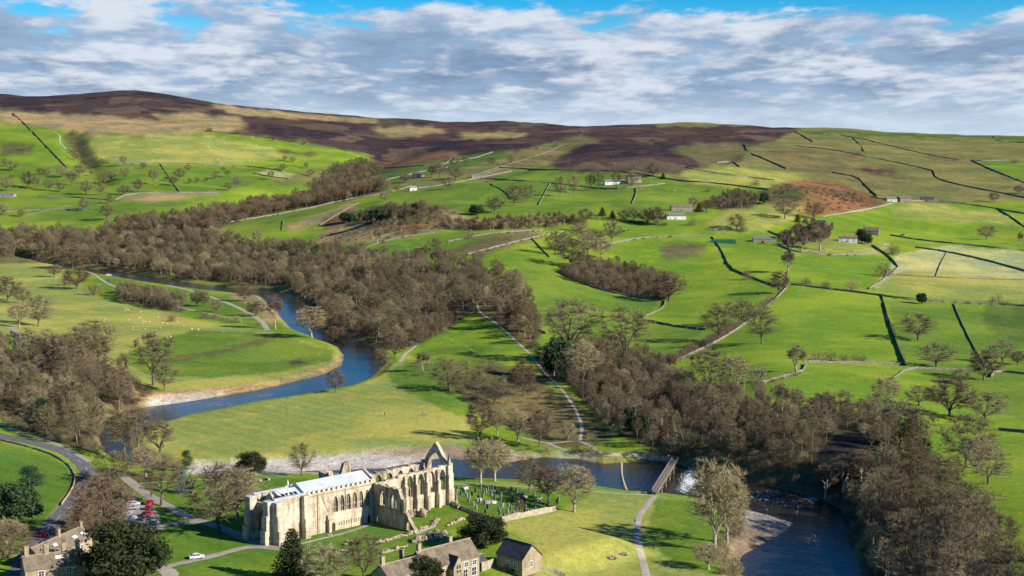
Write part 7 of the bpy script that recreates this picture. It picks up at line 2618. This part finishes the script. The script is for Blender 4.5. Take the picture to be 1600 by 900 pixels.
farm(1415, 317, 18, 9, 6.0, 9.4, 5, M_FARM, M_STONESLATE, 'stone farmhouse in the middle of the top right farm', 3, 2, 'farmhouse', 'house')
farm(1449, 315, 20, 9, 3.6, 6.8, -8, M_FARM, M_SLATE, 'dark-roofed barn at the right of the top right farm', 2)
farm(655, 277, 16, 8, 4.0, 8.0, 20, M_FARM, M_SLATE, 'dark far barn among trees on the ridge', 1)
farm(646, 298, 11, 7, 4.0, 6.4, 15, M_WHITEWALL, M_FARM, 'tiny pale field barn in the middle distance', 1)
farm(744, 278, 14, 7, 3.0, 5.2, 15, M_FARM, M_GREYROOF, 'small grey shed by the moor track', 1)
farm(8, 309, 26, 16, 4.0, 7.0, 3, M_FARM, M_GREYROOF, 'wide grey-roofed shed at the left edge', 3)


def bale_stack():
    x, y, z = ground(1131, 380)
    R = empty('bale_stack', (x, y, z), math.radians(-4), 'stack of green plastic-wrapped bales beside the long low barn', 'bales')
    mat = simple_mat('green_wrap', (.030, .145, .120), (.020, .090, .080), 1.5, 3, .35, 0, .5)
    me = MB().tube([(0, -.7, 0), (0, .7, 0)], .85, 8).mesh('bale', mat, False)
    k = 0
    for row in range(3):
        for i in range(18 - row):
            for j in range(2):
                o = bpy.data.objects.new('bale', me)
                link(o, R)
                o.location = (-14.5 + i * 1.62 + row * .8, j * 1.6 - .8, .8 + row * 1.35)


bale_stack()

# ------------------------------------------------------------------ footbridge and stepping stones
M_TIMBER = simple_mat('bridge_timber', (.30, .245, .175), (.19, .155, .11), 1.0)
M_DECK = simple_mat('bridge_deck', (.42, .36, .28), (.30, .26, .20), 1.0)


def build_bridge():
    a = ground(1024, 773)
    b = on_plane(1055, 718, 1.6)
    dx, dy = b[0] - a[0], b[1] - a[1]
    L = math.hypot(dx, dy)
    yaw = math.atan2(dy, dx)
    R = empty('footbridge', (a[0], a[1], 1.0), yaw, 'long timber footbridge on piers over the dark river', 'bridge')
    n = 60
    me = MB().box(0, L / n * .9, -1.1, 1.1, .0, .10).mesh('plank', M_DECK)
    for i in range(n):
        o = bpy.data.objects.new('plank', me)
        link(o, R)
        o.location = (i * L / n, 0, .45)
    for s in (-1, 1):
        MB().box(-.3, L + .3, s * .85 - .12, s * .85 + .12, .05, .44).build('beam', M_TIMBER, R)
        r = MB()
        for z in (.98, 1.3, 1.62):
            r.box(-.2, L + .2, s * 1.12 - .05, s * 1.12 + .05, z, z + .11)
        rl = r.build('railing', M_TIMBER, R)
        p = MB().box(-.08, .08, -.08, .08, 0, 1.35).mesh('post', M_TIMBER)
        for i in range(19):
            o = bpy.data.objects.new('post', p)
            link(o, rl)
            o.location = (i * L / 18, s * 1.22, .44)
    for i in range(1, 5):
        x = L * i / 5
        m = MB()
        for s in (-1, 1):
            m.tube([(x, s * .9, -5.0), (x, s * .75, .05)], .24, 6)
        m.box(x - .18, x + .18, -1.5, 1.5, -.5, .04)
        m.tube([(x, -.9, -3.2), (x, .8, -.6)], .12, 5)
        m.build('pier', M_TIMBER, R)
    # ramp at the far end along the bank
    c = ground(985, 711)
    x, y, z = b[0], b[1], 1.0
    R2 = empty('bank_walkway', (x, y, 1.0), math.atan2(c[1] - y, c[0] - x), 'railed timber walkway along the far bank beside the bridge', 'walkway')
    L2 = math.hypot(c[0] - x, c[1] - y)
    for s in (-1, 1):
        r = MB()
        for zz in (.95, 1.5):
            r.box(0, L2, s * 1.3 - .05, s * 1.3 + .05, zz, zz + .11)
        for i in range(10):
            r.box(i * L2 / 9 - .07, i * L2 / 9 + .07, s * 1.3 - .14, s * 1.3 - .06, -1.2, 1.6)
        r.build('railing', M_TIMBER, R2)


build_bridge()
sm = MB().ball((0, 0, 0), .55, .45, .55, .15, 7, 4).mesh('stepping_stone', M_RUBBLE)
for i in range(34):
    f_ = i / 33
    x, y = on_plane(971 + 8 * f_ - 3 * math.sin(f_ * 3), 724 + 42 * f_, WATER_Z)
    o = bpy.data.objects.new('stepping_stone', sm)
    link(o)
    o.location = (x, y, WATER_Z + .05)
    o.rotation_euler = (0, 0, i * 1.3)
    tag(o, 'stepping stone in the row across the river left of the bridge', 'stone', 'stepping stones across the river')


# ------------------------------------------------------------------ cars
M_TYRE = simple_mat('tyre', (.02, .02, .02), (.015, .015, .015), 5)
M_RIM = simple_mat('rim', (.45, .46, .48), (.35, .36, .38), 5, rough=.4, spec=.5)
M_CARGLASS = simple_mat('car_glass', (.02, .025, .03), (.015, .02, .022), 2, 2, .08, 0, .5)
M_LAMP = simple_mat('lamp_glass', (.8, .8, .75), (.7, .7, .66), 2, 2, .15, 0, .5)
M_TAIL = simple_mat('tail_lamp', (.45, .02, .02), (.35, .02, .02), 2, 2, .2, 0, .5)
PAINT = {}


def paint(name, c):
    if name not in PAINT:
        t = NT('paint_' + name)
        t.base(t.mix(t.step(t.noise(t.coord('Object'), .8, 3), .3, .8), c, tuple(q * .88 for q in c)))
        t.b.inputs['Roughness'].default_value = .3
        t.b.inputs['Specular IOR Level'].default_value = .5
        t.b.inputs['Coat Weight'].default_value = .4
        PAINT[name] = t.mat
    return PAINT[name]


def car_meshes():
    # side outline (x forward, z up), then lofted across with tumblehome
    body = [(-2.1, .35), (-2.16, .6), (-2.1, .95), (-1.2, 1.02), (.95, 1.0), (1.9, .82), (2.12, .62), (2.1, .35)]
    b = MB()
    sec = [(-.86, .92), (-.9, 1.0), (.9, 1.0), (.86, .92)]
    n = len(body)
    ys = [(-.80, .96), (-.88, 1.0), (.88, 1.0), (.80, .96)]
    base = len(b.v)
    for y, k in ys:
        for x, z in body:
            b.v.append((x * k, y, .35 + (z - .35) * (1 if abs(y) > .85 else .97)))
    for r in range(3):
        for i in range(n):
            j = (i + 1) % n
            b.f.append((base + r * n + i, base + r * n + j, base + (r + 1) * n + j, base + (r + 1) * n + i))
    b.f.append(tuple(base + i for i in range(n))[::-1])
    b.f.append(tuple(base + 3 * n + i for i in range(n)))
    roof = MB()
    P = [(-1.62, 1.0), (-1.15, 1.47), (.15, 1.49), (.92, 1.0)]
    lo, hi = .80, .62
    # roof panel and pillars in body colour
    roof.prism([(-1.18, 1.43), (-1.10, 1.5), (.10, 1.52), (.22, 1.44)], 'y', -hi - .02, hi + .02)
    for s in (-1, 1):
        for xa, xb in ((-1.62, -1.15), (.92, .15), (-.42, -.40)):
            roof.tube([(xa, s * (lo + .015), 1.0), (xb, s * (hi + .015), 1.46)], .055, 4)
    g = MB()
    A = [(-1.60, -lo, 1.0), (.90, -lo, 1.0), (.90, lo, 1.0), (-1.60, lo, 1.0)]
    B = [(-1.12, -hi, 1.455), (.13, -hi, 1.455), (.13, hi, 1.455), (-1.12, hi, 1.455)]
    for i in range(4):
        j = (i + 1) % 4
        g.poly([A[i], A[j], B[j], B[i]])
    wh = MB().tube([(0, -.11, 0), (0, .11, 0)], .33, 12)
    rim = MB().tube([(0, -.125, 0), (0, .125, 0)], .2, 8)
    return b, roof, g, wh, rim


CB, CR, CG, CWH, CRIM = car_meshes()
ME_GLASS = CG.mesh('window', M_CARGLASS)
ME_TYRE = CWH.mesh('wheel', M_TYRE)
ME_RIM = CRIM.mesh('rim', M_RIM)
ME_HEAD = MB().box(1.96, 2.1, -.16, .16, .62, .78).mesh('headlight', M_LAMP)
ME_TAILL = MB().box(-2.13, -2.04, -.12, .12, .68, .90).mesh('tail_light', M_TAIL)
CARMES = {}


def car(u, v, colour, rgb, yawdeg, label, group='parked cars', scale=1.0):
    x, y, z = ground(u, v)
    R = empty('car', (x, y, z + .06), math.radians(yawdeg), label, 'car', group)
    R.scale = (scale, scale, scale)
    if colour not in CARMES:
        CARMES[colour] = (CB.mesh('body', paint(colour, rgb)), CR.mesh('roof', paint(colour, rgb)))
    for nm, me in (('body', CARMES[colour][0]), ('roof', CARMES[colour][1]), ('window', ME_GLASS)):
        link(bpy.data.objects.new(nm, me), R)
    for sx in (-1.3, 1.28):
        for sy in (-.78, .78):
            w = link(bpy.data.objects.new('wheel', ME_TYRE), R)
            w.location = (sx, sy, .33)
            link(bpy.data.objects.new('rim', ME_RIM), w)
    for sy in (-.6, .6):
        o = link(bpy.data.objects.new('headlight', ME_HEAD), R)
        o.location = (0, sy, 0)
        o = link(bpy.data.objects.new('tail_light', ME_TAILL), R)
        o.location = (0, sy, 0)
    return R


RED, WHT, BLK, SIL, BLU = (.42, .012, .015), (.75, .75, .75), (.018, .02, .025), (.42, .44, .47), (.03, .10, .25)
car(213, 783, 'black', BLK, 20, 'black car at the far end of the left parking row')
car(209, 790, 'white', WHT, 15, 'white car next to the black one in the left row')
car(207, 796, 'silver', SIL, 20, 'small silver car third in the left row')
car(234, 788, 'red', RED, 80, 'red car farthest up the right parking row')
car(233, 796, 'red', RED, 80, 'red car second in the right parking row')
car(230, 806, 'red', RED, 60, 'red car third in the right parking row')
car(228, 813, 'grey', (.10, .105, .11), 55, 'dark grey car behind the silver estate')
car(237, 820, 'silver', SIL, 168, 'silver estate car parked across the end of the gravel')
car(225, 830, 'white', WHT, 172, 'white car nearest the huge yew')
car(203, 812, 'white', WHT, 12, 'white car with blue-tinted windscreen by the brown tree')
car(196, 804, 'white', WHT, 20, 'white car half hidden by the brown tree')
car(308, 873, 'white', WHT, 22, 'white car parked on the curving drive between the lawns')
car(67, 838, 'red', RED, 70, 'red car driving on the lane past the cottages', 'cars on the lane')
car(134, 751, 'black', BLK, 75, 'dark car on the bend of the lane', 'cars on the lane')
car(391, 836, 'black', BLK, 10, 'black car in the shade of the tower')
car(407, 838, 'blue', BLU, 30, 'blue car against the tower porch')
car(170, 431, 'white', WHT, 10, 'white van-like car in the far riverside car park', scale=1.4)
car(142, 425, 'white', WHT, 30, 'white car farthest up the riverside car park', scale=1.2)
car(170, 439, 'blue', BLU, 10, 'blue car on the riverside lawn')
car(1411, 368, 'black', BLK, 5, 'dark car in the field right of the stone barn', scale=1.2)


def caravan(u, v, label):
    x, y, z = ground(u, v)
    R = empty('caravan', (x, y, z), math.radians(-5), label, 'caravan')
    MB().prism([(-3.4, .6), (-3.5, 1.6), (-3.0, 2.6), (3.0, 2.6), (3.5, 1.6), (3.4, .6)], 'y', -1.1, 1.1).build('body', M_WHITEWALL, R)
    MB().box(-2.4, -1.0, -1.13, -1.101, 1.4, 2.1).box(.6, 2.2, -1.13, -1.101, 1.4, 2.1).build('window', M_CARGLASS, R)
    MB().box(-3.2, 3.2, -1.12, -1.101, .95, 1.15).build('stripe', paint('blue', BLU), R)
    for s in (-.98, .98):
        w = link(bpy.data.objects.new('wheel', ME_TYRE), R)
        w.location = (0, s, .33)


caravan(1384, 385, 'white caravan with a blue stripe by the dark field wall')


def tractor(u, v):
    x, y, z = ground(u, v)
    R = empty('tractor', (x, y, z), math.radians(10), 'orange tractor in front of the long low barn', 'tractor')
    p = paint('orange', (.55, .11, .02))
    MB().box(0, 2.0, -.45, .45, .8, 1.7).build('bonnet', p, R)
    MB().box(-1.5, 0, -.7, .7, .9, 1.5).build('body', p, R)
    MB().box(-1.3, -.1, -.65, .65, 1.5, 2.6).build('cab', M_CARGLASS, R)
    MB().box(-1.4, 0, -.75, .75, 2.6, 2.75).build('roof', p, R)
    for (a, b, r) in ((-.9, .95, .85), (-.9, -.95, .85), (1.5, .75, .5), (1.5, -.75, .5)):
        MB().tube([(a, b - .2, r), (a, b + .2, r)], r, 12).build('wheel', M_TYRE, R)


tractor(1193, 380)


# ------------------------------------------------------------------ people
def person_mesh(seed, stride):
    """one continuous figure grown with a Skin modifier, then coloured by region"""
    V = [(0, 0, .95), (0, 0, 1.15), (0, 0, 1.38), (0, 0, 1.50), (0, .02, 1.60), (0, .02, 1.72),
         (.10, 0, .92), (.11, stride * .16, .50), (.11, stride * .22 - .05, .06), (.11, stride * .22 + .12, .03),
         (-.10, 0, .92), (-.11, -stride * .14, .50), (-.11, -stride * .30, .08), (-.11, -stride * .30 + .14, .03),
         (.18, 0, 1.40), (.24, -stride * .10, 1.12), (.25, stride * .02 + .05, .88), (.25, stride * .04 + .08, .80),
         (-.18, 0, 1.40), (-.24, stride * .12, 1.12), (-.25, stride * .16 + .05, .88), (-.25, stride * .18 + .08, .80)]
    E = [(0, 1), (1, 2), (2, 3), (3, 4), (4, 5), (0, 6), (6, 7), (7, 8), (8, 9), (0, 10), (10, 11), (11, 12), (12, 13), (2, 14), (14, 15), (15, 16), (16, 17), (2, 18), (18, 19), (19, 20), (20, 21)]
    Rr = [.15, .14, .17, .06, .10, .085, .105, .075, .05, .045, .105, .075, .05, .045, .085, .058, .042, .04, .085, .058, .042, .04]
    me = bpy.data.meshes.new('person')
    me.from_pydata(V, E, [])
    o = bpy.data.objects.new('tmp', me)
    COL.objects.link(o)
    md = o.modifiers.new('s', 'SKIN')
    for i, r in enumerate(Rr):
        me.skin_vertices[0].data[i].radius = (r, r * .85)
        me.skin_vertices[0].data[i].use_root = (i == 0)
    o.modifiers.new('d', 'SUBSURF').levels = 1
    dg = bpy.context.evaluated_depsgraph_get()
    out = bpy.data.meshes.new_from_object(o.evaluated_get(dg))
    bpy.data.objects.remove(o)
    return out


M_SKIN = simple_mat('skin', (.45, .27, .19), (.40, .24, .17), 5)
M_HAIR = simple_mat('hair', (.05, .03, .02), (.03, .02, .015), 5)
CLOTH = {'black': (.02, .02, .022), 'navy': (.02, .03, .07), 'red': (.40, .02, .02), 'orange': (.60, .16, .02), 'white': (.65, .65, .62), 'grey': (.15, .15, .16), 'brown': (.16, .09, .05), 'blue': (.05, .14, .34)}
CM = {k: simple_mat('cloth_' + k, v, None, 6) for k, v in CLOTH.items()}
BODY = [person_mesh(1, 1.0), person_mesh(2, .25)]
PMES = {}


def person(u, v, jacket, legs, yawdeg, label, pose=0, group='walkers'):
    x, y, z = ground(u, v)
    key = (jacket, legs, pose)
    if key not in PMES:
        me = BODY[pose].copy()
        me.name = 'person'
        me.materials.clear()
        for q in (CM[jacket], CM[legs], M_SKIN, M_HAIR):
            me.materials.append(q)
        for p in me.polygons:
            c = p.center
            p.use_smooth = True
            if c.z > 1.68 or (c.z > 1.58 and c.y < -.01):
                p.material_index = 3
            elif c.z > 1.47 or (c.z < .84 and abs(c.x) > .2):
                p.material_index = 2
            elif c.z < .93 and abs(c.x) < .21:
                p.material_index = 1
            else:
                p.material_index = 0
        PMES[key] = me
    o = link(bpy.data.objects.new('person', PMES[key]))
    o.location = (x, y, z + (.1 if z > -1 else 0))
    o.rotation_euler = (0, 0, math.radians(yawdeg))
    return tag(o, label, 'person', group)


person(597, 651, 'white', 'navy', 20, 'person in a white top and dark trousers walking on the peninsula meadow')
person(601, 650, 'black', 'black', 10, 'person in black beside the walker in white on the meadow')
person(660, 649, 'black', 'grey', -80, 'left walker of the dark group near the trees')
person(663, 649, 'white', 'navy', -80, 'walker with a white top in the group near the trees', 1)
person(666, 650, 'black', 'navy', -80, 'right walker of the dark group near the trees', 1)
person(632, 587, 'blue', 'black', 0, 'left of two walkers in dark blue at the foot of the wood', 1)
person(635, 587, 'navy', 'black', 0, 'right of two walkers in dark blue at the foot of the wood')
person(630, 560, 'white', 'grey', 10, 'walker in white on the short pale path')
person(992, 819, 'black', 'black', 0, 'person in black on the pale meadow path')
person(1019, 773, 'black', 'navy', 20, 'person in black at the near end of the footbridge', 1)
person(994, 768, 'navy', 'black', 60, 'left of two people in dark clothes on the bank path', 1)
person(999, 768, 'black', 'black', 60, 'right of two people in dark clothes on the bank path')
person(976, 768, 'orange', 'black', -40, 'person in an orange jacket on the bank path', 1)
person(880, 702, 'red', 'black', 30, 'person in a red jacket on the far bank path')
person(1044, 736, 'white', 'grey', 0, 'person in white crossing the footbridge', 1).location.z = 1.56
person(238, 774, 'red', 'black', 40, 'person in a red jacket on the church drive')
person(236, 777, 'black', 'black', 40, 'person in black beside the red jacket on the drive', 1)
person(433, 853, 'white', 'grey', 0, 'person in pale clothes at the tower buttress', 1)
person(140, 710, 'black', 'grey', -30, 'person in dark clothes walking beside the lane')
person(1190, 379, 'red', 'navy', 0, 'person in red beside the tractor', 1)


# ------------------------------------------------------------------ sheep
def sheep_mesh(k):
    m = MB()
    rs = random.Random(k)
    m.ball((0, 0, .62), .62, .33, .34, .06, 8, 6, rs)
    m.ball((.68, 0, .78 if k % 2 else .45), .2, .12, .14, .03, 6, 4, rs)
    m.tube([(.45, 0, .65), (.64, 0, .76 if k % 2 else .5)], [.2, .12], 6)
    for sx in (-.38, .36):
        for sy in (-.17, .17):
            m.tube([(sx, sy, 0), (sx, sy, .42)], [.045, .07], 5)
    m.tube([(.62, .1, .82 if k % 2 else .5), (.58, .22, .84 if k % 2 else .52)], [.04, .02], 4)
    m.tube([(.62, -.1, .82 if k % 2 else .5), (.58, -.22, .84 if k % 2 else .52)], [.04, .02], 4)
    return m.mesh('sheep', M_FLEECE, True)


M_FLEECE = simple_mat('fleece', (.72, .68, .58), (.58, .54, .45), 4)
SH = [sheep_mesh(k) for k in range(3)]


def flock(pts, label, group, s=1.0):
    rs = random.Random(len(pts))
    for u, v in pts:
        x, y, z = ground(u, v)
        o = link(bpy.data.objects.new('sheep', rs.choice(SH)))
        o.location = (x, y, z)
        o.scale = (s, s, s)
        o.rotation_euler = (0, 0, rs.uniform(0, 6.28))
        tag(o, label, 'sheep', group)


_z5 = [(580, 305), (590, 312), (585, 320), (600, 315), (655, 352), (665, 365), (670, 375), (680, 370), (645, 358), (700, 372), (620, 408), (680, 405), (622, 395), (730, 412), (750, 400), (762, 375), (785, 380), (810, 385),
       (900, 405), (930, 408), (1042, 418), (785, 445), (795, 448), (800, 442), (490, 358), (660, 325), (740, 350), (600, 362), (832, 372), (860, 388)]
flock([(x / 3, 380 + y / 3) for x, y in _z5], 'white sheep grazing on the meadow inside the river bend', 'sheep on the river meadow', .95)
_rs = random.Random(3)
flock([(150 + _rs.random() * 280, 212 + _rs.random() * 40) for _ in range(70)], 'tiny white sheep on the bright left hillside', 'sheep on the left hillside', 1.5)
_z9 = [(560, 335), (660, 330), (850, 400), (700, 470), (795, 462), (880, 480), (300, 480)]
flock([(800 + x / 3.462, 160 + y / 3.462) for x, y in _z9], 'tiny white sheep in the pastures near the upper farm', 'sheep near the upper farm', 1.4)


# ------------------------------------------------------------------ small furniture
def pole(u, v, hpx, label, mat=M_TIMBER):
    x, y, z = ground(u, v)
    h = hpx * y / F
    R = empty('utility_pole', (x, y, z), 0, label, 'pole', 'utility poles on the far slope')
    MB().tube([(0, 0, -.5), (0, 0, h)], [.22, .16], 6).build('post', mat, R)
    MB().box(-.9, .9, -.08, .08, h - .7, h - .5).build('crossarm', mat, R)


pole(1319, 374, 20, 'pole rising behind the whitish cottage')
pole(889, 257, 9, 'first pole from the left under the heather hill')
pole(958, 256, 8, 'second pole from the left under the heather hill')
pole(1027, 262, 7, 'third pole from the left under the heather hill')
pole(1070, 280, 9, 'pole at the gate right of the upper farm')


def bare_trunk(u, v, hpx, label, lean=(0, 0)):
    x, y, z = ground(u, v)
    h = hpx * y / F
    R = empty('dead_tree', (x, y, z), 0, label, 'tree', 'dead pale trunks')
    rs = random.Random(u)
    MB().tube([(0, 0, -.5), (lean[0] * .5, lean[1] * .5, h * .5), (lean[0], lean[1], h)], [.17, .12, .04], 6).build('trunk', M_PALEBARK, R)
    for k in range(5):
        f = rs.uniform(.45, .9)
        az = rs.uniform(0, 6.28)
        p = (lean[0] * f, lean[1] * f, h * f)
        MB().tube([p, (p[0] + math.cos(az) * h * .13, p[1] + math.sin(az) * h * .13, p[2] + h * .1)], [.09, .02], 4).build('branch', M_PALEBARK, R)


bare_trunk(1062, 700, 50, 'leaning white dead tree on the ravine bank', (-3, 1))
bare_trunk(1076, 712, 48, 'white dead tree fallen outwards on the ravine bank', (-4, -1))
bare_trunk(1044, 690, 56, 'upright pale bare trunk left of the leaning dead trees', (-.5, 0))
bare_trunk(994, 672, 40, 'pale bare trunk at the left end of the ravine wood', (-.6, 0))
bare_trunk(1162, 618, 30, 'pale broken trunk in the field edge above the ravine', (.5, 0))
bare_trunk(1196, 470, 16, 'white fallen dead tree beside the long hedge', (-6, 0))
bare_trunk(372, 705, 20, 'thin leafless sapling on the near edge of the peninsula', (.2, 0))
bare_trunk(416, 706, 16, 'second thin leafless sapling on the edge of the peninsula', (-.2, 0))


def gate(u, v, yawdeg, label, L=3.4):
    x, y, z = ground(u, v)
    R = empty('field_gate', (x, y, z), math.radians(yawdeg), label, 'gate', 'field gates')
    for i in range(5):
        MB().box(0, L, -.03, .03, .2 + i * .25, .28 + i * .25).build('rail', M_TIMBER, R)
    for s in (0, L):
        MB().box(s - .1, s + .1, -.1, .1, -.3, 1.5).build('post', M_TIMBER, R)


gate(1417, 575, 5, 'field gate at the foot of the straight wall')
gate(52, 553, 60, 'field gate at the stub of lane on the left')
